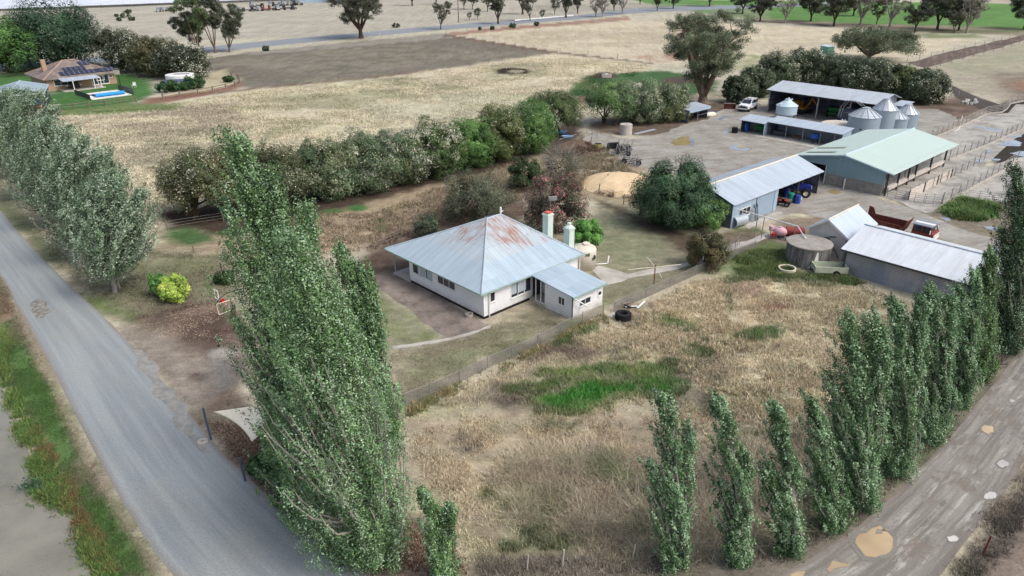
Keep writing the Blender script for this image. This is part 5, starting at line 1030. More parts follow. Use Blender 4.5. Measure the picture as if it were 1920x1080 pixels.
MB().bx(0, 6.1, 2.8, 2.88, 0, 2.5).ext([(0, 0, 0), (0, 2.8, 0), (0, 2.8, 2.5), (0, 0, 2.2)], (.08, 0, 0)).ext([(6.02, .0, 0), (6.02, 2.8, 0), (6.02, 2.8, 2.5), (6.02, 0, 2.2)], (.08, 0, 0)).build('wall', M['darkwall'], gs); MB().slab([(-.3, -.4, 2.3), (6.3, -.4, 2.3), (6.3, 3., 2.62), (-.3, 3., 2.62)], .06).build('roof', M['zinc'], gs); MB().bx(-.3, 6.3, -.46, -.4, 1.85, 2.3).build('fascia', M['bluewall'], gs); MB().bx(3., 3.1, 0, .1, 0, 2.2).build('post', M['steel'], gs); MB().tube([(3.4, 0, 0), (3.4, 0, 1.), (5.9, 0, 1.)], .03, 5).build('rail', M['steel'], gs)
# ================================================================ silos, tanks
def silo(lab, px, R_, h, hc, name='silo', mat=None):
    o = thing(name, lab, 'silo', (*G(*px)[:2], 0), 0, 'grain silos behind the milking shed')
    MB().lathe([(R_, 0), (R_, h), (R_*.99, h)], (0, 0, 0), 36).build('body', M['silo'], o, False)
    cn = MB().lathe([(R_+.1, h-.04), (R_*.28, hc-.1), (R_*.28, hc), (R_*.08, hc+.14)], (0, 0, 0), 36).build('roof_cone', M['silotop'], o)
    rb = MB()
    for i in range(14): a = 2*pi*i/14; rb.bar(((R_+.1)*cos(a), (R_+.1)*sin(a), h), (R_*.28*cos(a), R_*.28*sin(a), hc-.06), .07)
    rb.build('rib', M['steel'], o); return o
sa = silo('largest galvanised silo, nearest the lean-to shed', (1615, 252), 2.5, 3.2, 4.45); MB().bx(-1.45, -1.25, -2.2, -2.02, 1.2, 1.45).build('inspection_hatch', M['black'], sa)
lad = MB()
for s in (-.25, .25): lad.tube([(-.6+s, 0, 4.7), (-1.4+s, .6, 5.3), (-2.6+s, 1.5, 5.4), (-3.2+s, 2.0, 4.2), (-3.3+s, 2.2, 2.5)], .05, 5)
lad.build('loading_pipe', M['steel'], sa)
silo('tall galvanised silo standing behind the largest silo', (1651, 247), 1.9, 3.9, 5.5); silo('small streaked silo in front of the pair on the right', (1676, 246), 1.8, 2.4, 3.45); silo('rightmost silo with a bulging shiny body', (1695, 239), 1.9, 2.6, 3.95)
lid = thing('flat_round_tank', 'low round concrete tank with pale flat lid between silo and caravan', 'tank', (*G(1572, 245)[:2], 0)); MB().lathe([(2.75, 0), (2.75, 1.1)], (0, 0, 0), 40).build('wall', M['conc'], lid); MB().lathe([(2.9, 1.1), (2.9, 1.22), (.1, 1.32)], (0, 0, 0), 40).build('lid', M['concw'], lid)
hop = thing('hopper_silo', 'small pale blue hopper silo on legs before the machinery shed', 'silo', (*G(1472, 224)[:2], 0))
MB().lathe([(.4, .3), (1.85, 1.1), (1.85, 2.6)], (0, 0, 0), 28).build('body', M['lightblue'], hop); MB().lathe([(1.95, 2.58), (.5, 3.5), (.5, 3.7), (.1, 3.75)], (0, 0, 0), 28).build('roof_cone', M['lightblue'], hop)
for i in range(5): a = 2*pi*i/5; MB().bar((1.7*cos(a), 1.7*sin(a), 1.3), (1.95*cos(a), 1.95*sin(a), 0), .09).build('leg', M['steel'], hop)
MB().tube([(-.3, -.2, 3.3), (-1.2, -.5, 2.9), (-1.6, -.6, 2.95)], .13, 6).tube([(.1, 0, 3.6), (.1, 0, 3.95)], .14, 6).tube([(.6, .2, 3.4), (.9, .2, 3.7)], .1, 6).build('hatch_fitting', M['white'], hop)
ct = thing('concrete_tank', 'big stained round concrete tank in front of the white hut', 'tank', (*G(1512, 490)[:2], 0))
MB().lathe([(2.08, 0), (2.08, 1.95)], (0, 0, 0), 44).build('wall', M['oldconc'], ct, False); MB().lathe([(2.16, 1.95), (2.16, 2.08), (2.0, 2.1), (.05, 2.18)], (0, 0, 0), 44).build('lid', M['lid'], ct)
MB().add([(-.75, -1.98, .05), (.15, -2.12, .05), (.2, -2.11, .9), (.08, -2.12, 1.8), (-.06, -2.12, 1.8), (-.2, -2.11, .95)], [(0, 1, 2, 5), (5, 2, 3, 4)]).build('lime_stain', M['white'], ct)
MB().tube([(1.5, 1.2, 2.0), (2.4, 1., 2.2), (3.6, .6, 2.3)], .05, 6).tube([(2.2, .9, 1.7), (2.9, .5, .9), (3.2, .2, .2)], .04, 6).build('overflow_pipe', M['dsteel'], ct)
wt_ = thing('round_water_tank', 'weathered round concrete tank under the leafy hedge tree', 'tank', (*G(1173, 252)[:2], 0)); MB().lathe([(1.05, 0), (1.05, 1.75), (.98, 1.78)], (0, 0, 0), 28).build('body', M['conc'], wt_)
# ================================================================ far brick house, garage and pool
fo = G(92, 171); fh = thing('brick_house', 'far brick house with brown tiled roof and rows of solar panels', 'house', (*fo[:2], 0), math.atan2(*(G(220, 156)-fo)[[1, 0]]))
FW = float(np.linalg.norm(G(220, 156)-fo)); FD = 13.
MB().bx(0, FW, 0, FD, 0, 2.6).build('wall', M['brick'], fh)
fr = MB(); e = .8; P4 = [(-e, -e, 2.55), (FW+e, -e, 2.55), (FW+e, FD+e, 2.55), (-e, FD+e, 2.55)]; Ra, Rb = (6.0, FD/2, 5.6), (FW-6.5, FD/2, 5.6)
fr.slab([P4[0], P4[1], Rb, Ra], .1); fr.slab([P4[1], P4[2], Rb], .1); fr.slab([P4[2], P4[3], Ra, Rb], .1); fr.slab([P4[3], P4[0], Ra], .1); fr.build('roof', M['tile'], fh)
rr = MB(); [rr.tube([up(p), up(q)], .13, 6) for p, q in ((P4[0], Ra), (Ra, Rb), (Rb, P4[1]), (P4[3], Ra), (P4[2], Rb))]; rr.build('ridge_tile', M['terracotta'], fh)
nrm = Vector((0, -(5.6-2.55), FD/2+e)).normalized()
def onroof(x, s): k = s/math.hypot(FD/2+e, 3.05); return (x, -e+(FD/2+e)*k-.0, 2.55+3.05*k)
def panel(x, s, w=1.12, h=1.7):
    a, b, c, d_ = [Vector(onroof(*q))+Vector((0, -.05, .14)) for q in ((x, s), (x+w, s), (x+w, s+h), (x, s+h))]
    return MB().slab([a, b, c, d_], .04).build('solar_panel', M['solar'], fh)
for i in range(10): panel(3.2+i*1.2, .9)
for i in range(4): panel(4.6+i*1.2, 2.8)
for i in range(2): panel(8.6+i*1.2, 4.8)
MB().bx(1.4, 2.3, 6, 7, 2, 6.2).build('chimney', M['brick'], fh)
vp = MB().slab([(2.2, -4.2, 2.3), (FW-4.6, -4.2, 2.3), (FW-4.6, -.7, 2.62), (2.2, -.7, 2.62)], .08); vo = vp.build('patio_roof', M['zinc'], fh)
for x in (4.2, 8.6, FW-4.8): MB().bx(x-.07, x+.07, -4.15, -4.0, 0, 2.3).build('patio_post', M['white'], vo)
for x0, x1 in ((1.4, 5.6), (9.4, 13.2)): window(fh, x0, x1, .25 if x0 > 5 else .9, 2.25, 'y', 0., 3, 0, .09)
window(fh, FW-4.4, FW-2.6, 1.1, 2.1, 'y', 0., 2, 0, .09); window(fh, FW-1.5, FW-.7, 1.5, 2.1, 'y', 0., 1, 0, .09); window(fh, 2.5, 3.8, .7, 2.1, 'x', 0., 1, 0, .09)
MB().bx(2., FW-4, -4.4, -.0, 0, .1).build('patio_floor', M['conc'], fh)
MB().tube([(FW-2, 1.5, 3.), (FW-2, 1.5, 7.4)], .05, 6).lathe([(.02, 7.2), (.5, 7.4), (.52, 7.42)], (FW-2, 1.5, 0), 12).build('antenna_mast', M['steel'], fh)
go = G(88, 201); gr = thing('garage', 'dark steel garage with grey-blue gable roof at the left photo edge', 'garage', (*go[:2], 0), math.atan2(*(G(96, 184)-go)[[1, 0]]))
# local x runs away along the right-hand wall, y to the left
MB().bx(0, 11, 0, 9.5, 0, 2.9).ext([(0, 0, 2.9), (0, 9.5, 2.9), (0, 4.75, 4.)], (11, 0, 0)).build('wall', M['garage'], gr); gable_roof(-.4, 11.3, -.4, 9.9, 2.95, 4.15).build('roof', M['garageroof'], gr); MB().bar((-.45, -.45, 2.86), (-.45, 9.95, 2.86), .12, .2).build('beam', M['white'], gr); MB().bx(-.06, 0., 3.2, 6.4, .1, 2.5).build('garage_door', M['charcoal'], gr); MB().tube([(-.42, 4.75, 4.2), (11.3, 4.75, 4.2)], .1, 6).build('ridge_capping', M['lightblue'], gr)
po = G(178, 187); pl = thing('swimming_pool', 'far swimming pool with white surround and rolled blue cover', 'pool', (*po[:2], 0), fh.rotation_euler.z)
MB().bx(-.5, 7.6, 0, 1.6, 0, .12).bx(-.5, .9, 1.6, 7.4, 0, .12).bx(6.4, 7.6, 1.6, 7.4, 0, .12).bx(-.5, 7.6, 7.4, 9, 0, .12).build('surround', M['pooltile'], pl); MB().bx(.9, 6.4, 1.6, 7.4, 0, .05).build('water_surface', water('pool_water', (46, 62, 92), .05, .05), pl); MB().lathe([(.38, .8), (.38, 6.8)], (0, 1.9, .5), 12, 'x').build('rolled_cover', M['poolblue'], pl)
pf = MB(); 
for p, q in (((-.9, -.3), (-.9, 9.6)), ((8.2, .4), (8.2, 9.6))): pf.bx(p[0]-.02, p[0]+.02, p[1], q[1], .1, 1.2)
pf.build('pool_fence', M['charcoal'], pl)
sg = thing('garden_shed', 'pale green pump shed beside the flat-topped gum', 'shed', (*G(1550, 104)[:2], 0), rad(30)); MB().bx(0, 3, 0, 2.6, 0, 2.4).build('wall', plain('pale_green_metal', (112, 158, 140), .6), sg); MB().slab([(-.1, -.1, 2.4), (3.1, -.1, 2.4), (3.1, 2.7, 2.6), (-.1, 2.7, 2.6)], .06).build('roof', M['lightblue'], sg); MB().bx(3.1, 4.4, -.4, .3, 0, .5).build('pump_base', M['white'], sg)
rw = thing('rainwater_tank', 'white round tank with a dark roof wedge among far clipped bushes', 'tank', (*G(340, 158)[:2], 0)); MB().lathe([(3.2, 0), (3.2, 2.3), (3.1, 2.35)], (0, 0, 0), 32).build('body', M['white'], rw); MB().box((.4, .2, 2.38), (3.6, .8, .06), .1).build('access_hatch', M['dsteel'], rw)
sr = thing('open_shed_roof', 'small slate-coloured shed roof in front of the white far tank', 'shed', (*G(336, 165)[:2], 0), .1); MB().slab([(-3.6, -1.5, 1.4), (3.4, -1.5, 1.6), (3.4, 1.5, 1.9), (-3.6, 1.5, 1.7)], .08).build('roof', M['slate'], sr)
for x, y, z in ((-3.4, -1.4, 1.35), (3.2, -1.4, 1.52), (3.2, 1.4, 1.8), (-3.4, 1.4, 1.6)): MB().bx(x-.05, x+.05, y-.05, y+.05, 0, z).build('post', M['dsteel'], sr)
# ---------------------------------------------------------------- fences
def pathlen(P): return np.r_[0, np.cumsum([math.dist(P[i], P[i+1]) for i in range(len(P)-1)])]
def fence(name, label, px, h, rails, mat=None, post=None, pr=.04, rr=.025, sp=2.5, cat='fence', group=None, mesh=None, posts_px=None, square=False, railmat=None, kerb=None, lean=0., wires=None):
    mat = mat or M['rail']; P = [G(*p) for p in px]; o0 = P[0]
    o = thing(name, label, cat, (*o0[:2], 0), 0, group); P = [p-o0 for p in P]; D = pathlen(P); r = random.Random(len(label))
    def at(s): return np.array([np.interp(s, D, [p[k] for p in P]) for k in range(3)])
    if posts_px: S = [G(*p)-o0 for p in posts_px]
    else: k = max(1, round(D[-1]/sp)); S = [at(D[-1]*i/k) for i in range(k+1)]
    pm = None
    for i, q in enumerate(S):
        hh = h*(1.06+r.uniform(-.02, .05)); tx, ty = r.gauss(0, lean), r.gauss(0, lean); mb = MB()
        if square: mb.bar((q[0], q[1], -.1), (q[0]+tx, q[1]+ty, hh), pr*2)
        else: mb.tube([(q[0], q[1], -.1), (q[0]+tx, q[1]+ty, hh)], pr, 6)
        mb.build('post', post or mat, o)
    n = max(2, int(D[-1]/1.2)); 
    for z in rails:
        pts = [at(D[-1]*i/n)+np.array([0, 0, z*h+r.gauss(0, .008)]) for i in range(n+1)]
        MB().tube(pts, rr, 5).build('rail', railmat or mat, o)
    if mesh:
        w = MB(); z0, z1 = mesh[0]*h, mesh[1]*h; k = int(D[-1]/mesh[2])
        for i in range(k+1): q = at(D[-1]*i/k); w.bar(q+np.array([0, 0, z0]), q+np.array([0, 0, z1]), mesh[3])
        m_ = int((z1-z0)/(mesh[2]*1.1))
        for j in range(m_+1):
            z = z0+(z1-z0)*j/m_
            for i in range(n): w.bar(at(D[-1]*i/n)+np.array([0, 0, z]), at(D[-1]*(i+1)/n)+np.array([0, 0, z]), mesh[3])
        w.build('wire_mesh', M['wire'], o)
    if kerb:
        w = MB()
        for i in range(n): w.bar(at(D[-1]*i/n)+np.array([0, 0, kerb/2]), at(D[-1]*(i+1)/n)+np.array([0, 0, kerb/2]), .16, kerb)
        w.build('kerb', M['conc'], o)
    return o
FZ = [(749.5, 764), (807, 741), (862, 717), (914.5, 690), (960, 671), (1009, 648), (1052, 625), (1092, 605), (1131, 589)]
fence('wire_mesh_fence', 'low wire mesh fence with steel posts between the house lawn and dry paddock', [(700, 786)]+FZ, .95, [1.], M['steel'], pr=.035, rr=.012, posts_px=FZ, mesh=(.04, .98, .11, .02))
FZ2 = [(1152, 585), (1182, 570), (1210, 559), (1256, 538), (1304, 516), (1340, 500), (1378, 482), (1415, 468)]
fence('wire_mesh_fence', 'low wire mesh fence from the house corner to the rusty round bush', FZ2, .95, [1.], M['steel'], pr=.035, rr=.012, posts_px=FZ2, mesh=(.04, .98, .11, .02))
PW = 'thin wire paddock fences'
def wfence(lab, px, h=1.2, sp=9, rails=(.35, .65, .95)): return fence('paddock_fence', lab, px, h, rails, M['dsteel'], M['timber'], .06, .012, sp, group=PW, railmat=M['wire'], lean=.06)
wfence('wire fence along the lower edge of the ploughed paddock', [(400, 177), (470, 168), (560, 156), (697, 146), (810, 130), (935, 117), (1045, 99)], sp=16)
wfence('wire fence crossing from the highway to the huge gum', [(836, 65), (884, 74), (939, 80), (1000, 92), (1065, 99), (1139, 108), (1218, 117)], sp=12)
wfence('wire fence along the upper side of the farm lane', [(1700, 118), (1760, 103), (1850, 82), (1920, 64)], sp=9); wfence('wire fence along the lower side of the farm lane', [(1740, 130), (1800, 113), (1880, 92), (1925, 79)], sp=9)
wfence('wire fence behind the house paving in the straw grass', [(640, 488), (683, 470), (723, 459), (762, 442), (800, 425)], 1.1, 4); wfence('wire fence with a strainer post left of the round hedge tree', [(315, 432), (355, 425), (420, 415)], 1.1, 4)
wfence('wire fence beside the sawdust pile and yard', [(1160, 275), (1152, 300), (1152, 330), (1120, 362), (1180, 388), (1230, 402)], 1.2, 5)
TF = 'timber rail fences of the far house'
fence('timber_fence', 'straight timber rail fence below the far pool lawn', [(100, 208), (140, 205), (168, 201), (197, 199), (227, 195), (257, 191)], 1.15, [.5, .95], M['timber'], pr=.11, rr=.07, sp=4, group=TF, square=True, posts_px=[(106, 207), (139, 204.5), (168, 201.5), (197, 198.5), (226, 195), (256, 191.5)])
fence('timber_fence', 'curved timber rail fence around the far clipped bushes', [(306, 187), (334, 182), (361, 179), (387, 175), (409, 170), (428, 166), (440, 162), (450, 156), (448, 148), (434, 144)], 1.15, [.5, .95], M['timber'], pr=.11, rr=.07, sp=4, group=TF, square=True)
# dairy yard rails
YG = 'pipe rail fences of the milking yard'
R5 = [.22, .42, .62, .82, 1.]
def yard(lab, px, h=1.5, sp=2.4, rails=R5, kerb=.25, rr=.035): return fence('yard_fence', lab, px, h, rails, M['rail'], None, .06, rr, sp, group=YG, kerb=kerb)
yard('five-rail pipe fence along the far side of the upper yard slab', [(1746, 262), (1800, 238), (1850, 215)]); yard('curved rail fence at the cow lane mouth', [(1850, 215), (1878, 212), (1888, 205), (1895, 195), (1930, 188)])
yard('middle yard fence running up from the open milking side', [(1779, 301), (1846, 275), (1925, 240), (1990, 212)], rails=[.5, 1.]); yard('two-rail yard fence beside the low pale wall', [(1719, 365), (1770, 340), (1825, 312), (1845, 300)], 1.3, rails=[.55, 1.], kerb=None)
yard('pipe fence between the two lower yard slabs', [(1766, 383), (1797, 368), (1845, 341), (1880, 322), (1906, 303)], rails=[.3, .55, .78, 1.])
def gate(lab, p, q, h=1.2, bars=5): return fence('farm_gate', lab, [p, q], h, [.12+.88*i/(bars-1) for i in range(bars)], M['steel'], None, .03, .022, math.dist(G(*p), G(*q))/2.001, 'gate', 'pipe farm gates')
gate('pipe gate nearest the milking shed corner', (1663, 369), (1694, 377)); gate('double pipe gate across the concrete apron, left leaf', (1696, 377), (1731, 382)); gate('double pipe gate across the concrete apron, right leaf', (1734, 382), (1764, 384)); gate('wide pipe gate above the green weeds', (1799, 372), (1870, 381)); gate('pipe gate at the right photo edge of the yard', (1873, 381), (1930, 388))
gate('old pipe gate standing in the shade under the leafy hedge tree', (1100, 249), (1120, 256)); gate('small pipe gate on the path by the rusty round bush', (1378, 466), (1386, 459), 1.1, 3)
lw = thing('low_wall', 'low pale concrete wall alongside the open milking side', 'wall', (*G(1700, 375)[:2], 0), rad(42)); MB().bx(0, 14.5, -.1, .1, 0, 1.15).build('panel', M['concw'], lw)
for x in (0.05, 4.9, 9.4, 14.4): MB().bx(x-.09, x+.09, -.2, -.11, 0, 1.35).build('stiffener', M['dsteel'], lw)
hz = MB(); hp = [G(*p, .06) for p in ((1784, 246), (1789, 247), (1795, 245), (1800, 238), (1801, 231))]; h0 = hp[0].copy(); hz.tube([p-h0+np.array([0, 0, .06]) for p in hp]+[hp[-1]-h0+np.array([0, 0, 1.3])], .06, 6)
tag(hz.build('hose', M['white'], None, True, 0, h0), 'thick white hose looped off the upper yard fence', 'hose')
# ---------------------------------------------------------------- things around the farmhouse
def tire(par, name, c, R_, w, rim=None, axis='y', mat=None, lugs=0):
    o = MB().lathe([(R_*.56, -w/2), (R_*.92, -w/2), (R_, -w*.36), (R_, w*.36), (R_*.92, w/2), (R_*.56, w/2), (R_*.5, w*.3), (R_*.5, -w*.3), (R_*.56, -w/2)], c, 22, axis, False).build(name, mat or M['rubber'], par)
    if lugs:
        l_ = MB()
        for i in range(lugs):
            a = 2*pi*i/lugs
            for s in (-1, 1):
                a2 = a+s*.08
                p = [(R_*1.0*cos(a2-.1*s), s*.02, R_*1.0*sin(a2-.1*s)), (R_*1.02*cos(a2+.16*s), s*w*.46, R_*1.02*sin(a2+.16*s))]
                p = [(q[0]+c[0], q[1]+c[1], q[2]+c[2]) if axis == 'y' else ((q[1]+c[0], q[0]+c[1], q[2]+c[2]) if axis == 'x' else (q[0]+c[0], q[2]+c[1], q[1]+c[2])) for q in p]
                l_.bar(p[0], p[1], R_*.09, R_*.07)
        l_.build('tread', mat or M['rubber'], o)
    if rim: MB().lathe([(.04, -w*.32), (R_*.3, -w*.2), (R_*.58, -w*.4), (R_*.58, w*.4), (R_*.3, w*.2), (.04, w*.32)], c, 18, axis).build('rim', rim, o)
    return o
tt = thing('rubber_ring', 'big black tractor tyre lying on the dry grass by the fence gap', 'tyre', (*G(1168, 598)[:2], .02)); tire(tt, 'casing', (0, 0, .3), .66, .56, None, 'z', None, 18)
cr_ = thing('concrete_ring', 'small grey concrete ring pot on the paving by the farmhouse wall', 'planter', (*G(880, 594)[:2], 0)); MB().lathe([(.33, 0), (.35, .32), (.25, .32), (.22, .08), (.02, .08)], (0, 0, 0), 20).build('pot', M['conc'], cr_)
tp_ = thing('timber_offcuts', 'small heap of broken boards and a white sheet by the wire fence', 'rubbish', (*G(1186, 574)[:2], 0))
for i in range(6): MB().box((random.uniform(-.7, .7), random.uniform(-.4, .4), .1+.06*i), (random.uniform(.7, 1.4), .16, .04), random.uniform(0, 3), random.uniform(-.2, .2)).build('board', M['white'] if i in (1, 4) else M['timber'] if i % 2 else M['dark'], tp_)
ch = thing('clothes_hoist', 'rotary clothes hoist with long arms on the lawn beside the path', 'clothes line', (*G(1226, 532)[:2], 0)); tz = top_at(G(1226, 532), 1227, 501)[2]
MB().tube([(0, 0, 0), (0, 0, tz+.25)], .05, 8).build('mast', M['rust'], ch)
for q in ((1213, 482), (1241, 521), (1276, 496), (1178, 506)): e_ = G(*q, tz)-G(1226, 532); MB().tube([(0, 0, tz), (e_[0]*.5, e_[1]*.5, tz+.03), (e_[0], e_[1], tz)], .03, 6).build('arm', M['cream'], ch)
np_ = thing('antenna_pole', 'small grey box antenna on a slim pole in front of the pink oleander', 'antenna', (*G(1031, 452)[:2], 0)); tz = top_at(G(1031, 452), 1036, 372)[2]; MB().tube([(0, 0, 0), (0, 0, tz)], .04, 6).build('pole', M['steel'], np_); MB().box((.2, 0, tz), (.9, .35, .4), .3).build('antenna_box', M['steel'], np_)
lp = MB().tube([(0, 0, .1), (1.6, .25, .1), (1.75, .3, .12), (1.8, .3, .9)], .07, 8); tag(lp.build('drain_pipe', M['white'], None, True, 0, (*G(1107, 498)[:2], 0)), 'white L-shaped drain pipe lying by the tank weeds', 'pipe')
# shade sail, markers, gates at the drive
sl = thing('shade_sail', 'cream triangular shade sail stretched between slate-blue posts and the poplars', 'shade sail', (*G(396, 824)[:2], 0)); s0 = G(396, 824)
pA = G(400, 772, 2.15)-s0; pB = G(472, 828, 1.5)-s0; pC = G(520, 785, 2.4)-s0; pD = G(470, 762, 2.6)-s0
def sail_pt(u, v):
    p = pA*(1-u)*(1-v)+pB*u*(1-v)+pC*u*v+pD*(1-u)*v; e = np.array([pB[0]-pA[0], pB[1]-pA[1], 0]); nn = np.array([-e[1], e[0], 0])/max(1e-6, np.linalg.norm(e))
    return p+nn*(.55*u*(1-u)*4*(1-v)*.6)+np.array([0, 0, -.35*u*(1-u)*4*v*(1-v)*4*.3])
sm = MB(); K = 10
sm.add([sail_pt(i/K, j/K) for j in range(K+1) for i in range(K+1)], [(j*(K+1)+i, j*(K+1)+i+1, (j+1)*(K+1)+i+1, (j+1)*(K+1)+i) for j in range(K) for i in range(K)]); so_ = sm.build('sail', M['sail'], sl, True); md = so_.modifiers.new('thick', 'SOLIDIFY'); md.thickness = .02
for q, hh in (((396, 824), 2.35), ((460, 902), 1.6)): b_ = G(*q)-s0; MB().tube([(b_[0], b_[1], 0), (b_[0]-.12, b_[1]+.1, hh)], .07, 8).build('post', M['slate'], sl)
dc = thing('concrete_disc', 'flat concrete disc with a hole on the leaf litter by the road', 'marker', (*G(380, 829)[:2], 0)); MB().lathe([(.1, .0), (.1, .1), (.32, .1), (.34, 0)], (0, 0, 0), 20).build('disc', M['conc'], dc)
gt1 = thing('old_gate', 'pale bent pipe gate frame standing ajar by the drive', 'gate', (*G(411, 591)[:2], 0)); g2 = G(442, 580)-G(411, 591); MB().tube([(0, 0, .05), (-.1, .1, 1.0), (g2[0], g2[1], 1.0), (g2[0], g2[1], .1), (0, 0, .05)], .035, 6).build('frame', M['cream'], gt1); MB().tube([(0, 0, .5), (g2[0], g2[1], .55)], .015, 5).build('wire', M['steel'], gt1)
gt2 = thing('small_gate', 'narrow white pipe gate frame beside the low green bush', 'gate', (*G(406, 563)[:2], 0)); MB().tube([(-.2, .3, .1), (-.2, .35, .95), (.25, 0, .9), (.25, -.05, 0), (-.2, .3, .1)], .035, 6).build('frame', M['white'], gt2)
lr = thing('leaning_rail', 'grey timber post with a long rail leaning down by the low green bush', 'rail', (*G(417, 510)[:2], 0)); e_ = G(446, 533)-G(417, 510); MB().tube([(0, 0, 0), (0, 0, 1.1)], .11, 8).build('post', M['timber'], lr); MB().tube([(0, 0, 1.0), (e_[0], e_[1], .25)], .08, 8).build('rail', M['timber'], lr)
rb = thing('red_bucket', 'small red tub beside the pale bent gate frame', 'bucket', (*G(418, 567)[:2], 0)); MB().lathe([(.15, 0), (.2, .28), (.17, .28), (.13, .03), (.01, .03)], (0, 0, 0), 14).build('tub', M['brightred'], rb)
bp = MB().tube([G(403, 572)*0, (.4, .35, .55), (.9, .9, .8), (1.4, 1.5, .75), (1.9, 2.2, .6)], .035, 6); tag(bp.build('poly_pipe', M['black'], None, True, 0, (*G(403, 573)[:2], 0)), 'black poly pipe arching over the gap between the two gate frames', 'pipe')
for lab, x, y, h, w in [('lone grey timber post in the verge left of the leaning rail', 363, 473, .9, .07), ('rusty star post between the muddy track and the bare paddock', 1843, 1041, 1.5, .05), ('white-topped stake in the dry grass at the bottom photo edge', 1054, 1062, 1.3, .05), ('thin leaning stake left of the white-topped stake', 988, 1070, 1.2, .04), ('thin stake right of the white-topped stake, in weeds', 1186, 1050, 1.2, .035), ('pale stake beside the small grey shelter', 1343, 202, 1.2, .08), ('timber post at the yard edge above the olive drum', 1108, 268, 1.2, .07), ('timber post right of the olive drum', 1138, 280, 1.1, .07), ('white tap post by the cow lane', 1796, 182, 1.4, .07)]:
    p_ = thing('post', lab, 'post', (*G(x, y)[:2], 0)); MB().tube([(0, 0, 0), (.05*h, .02, h*.85)], w, 7).build('shaft', M['rust'] if 'rusty' in lab else M['conc'] if 'white' in lab else M['timber'], p_)
# branch hanging in the pond
pb = thing('pond_branch', 'dark leafy branch leaning from the bank into the pond', 'branch', (*G(72, 918)[:2], .02)); RNG = np.random.default_rng(5)
MB().tube([(.2, 0, .1), (-.5, .1, .3), (-1.1, .1, .25)], [.03, .02, .01], 5).build('stem', M['bark'], pb); q = np.array([-.35, .08, .25])+RNG.normal(0, 1, (160, 3))*np.array([.45, .25, .1]); q[:, 2] = np.abs(q[:, 2])+.02; leaves('foliage', q, unit(RNG.normal(0, 1, (160, 3))+[0, 0, 1]), .16*RNG.uniform(.7, 1.4, 160), fol([(58, 84, 66), (70, 96, 74)], 160), pb)
# ---------------------------------------------------------------- around workshop, hut and tank
def drum(lab, loc, R_, h, mat, lid_=None, name='drum', rings=True):
    o = thing(name, lab, 'drum', loc); MB().lathe([(R_*.9, 0), (R_, h*.06), (R_, h*.32), (R_*1.04, h*.34), (R_, h*.36), (R_, h*.64), (R_*1.04, h*.66), (R_, h*.68), (R_*.98, h*.94), (R_*.85, h)], (0, 0, 0), 20).build('barrel', mat, o, False)
    MB().lathe([(R_*.8, h), (R_*.8, h+.03)], (0, 0, 0), 18).build('cap', lid_ or mat, o); return o
drum('tall green plastic drum at the open workshop bay', (*G(1481.5, 379)[:2], 0), .42, 1.15, M['green']); drum('dark blue plastic drum behind the green drum', (*G(1473, 369)[:2], 0), .4, 1.2, M['dblue'])
drum('blue drum hung with white hose reels beside the green drum', (*G(1491, 381)[:2], 0), .3, 1.05, M['dblue']); drum('lighter blue drum next to the bay post', (*G(1496, 381.5)[:2], 0), .27, 1., M['blue'])
for lab, x, y in (('white hose reel on the left of the blue drums', 1488.5, 379), ('white hose reel on the right of the blue drums', 1499, 380)):
    o = thing('hose_reel', lab, 'hose reel', (*G(x, y)[:2], .55)); MB().lathe([(.08, -.06), (.24, -.06), (.27, 0), (.24, .06), (.08, .06)], (0, 0, 0), 16, 'y').build('reel', M['white'], o); MB().tube([(0, 0, -.55), (0, 0, 0)], .03, 6).build('stand', M['white'], o)
# quad bike
qb = thing('quad_bike', 'red quad bike parked at the mouth of the workshop bay', 'quad bike', (*G(1466, 385)[:2], 0), rad(-30))
for x in (-.62, .62):
    for y in (-.42, .42): tire(qb, 'wheel', (x, y, .3), .3, .25, M['steel'])
MB().bx(-.5, .5, -.2, .2, .32, .55).build('chassis', M['dark'], qb); MB().ext([(-.95, -.5, .6), (-.3, -.5, .72), (-.1, -.3, .62), (-.1, .3, .62), (-.3, .5, .72), (-.95, .5, .6)], (0, 0, .08)).build('rear_guard', M['red'], qb); MB().ext([(.3, -.5, .68), (.95, -.45, .6), (.95, .45, .6), (.3, .5, .68), (.15, 0, .75)], (0, 0, .1)).build('front_guard', M['red'], qb); MB().bx(-.5, .15, -.16, .16, .62, .8).build('seat', M['black'], qb); MB().tube([(.3, -.4, .98), (.35, -.1, .95), (.35, .1, .95), (.3, .4, .98)], .025, 6).tube([(.4, 0, .7), (.33, 0, .96)], .04, 6).build('handlebar', M['dsteel'], qb)
rk = MB(); [rk.tube([(.55+.1*i, -.35, .82), (.55+.1*i, .35, .82)], .02, 5) for i in range(5)]; rk.tube([(.55, -.35, .82), (.95, -.35, .82)], .02, 5).tube([(.55, .35, .82), (.95, .35, .82)], .02, 5); rk.build('rack', M['steel'], qb)
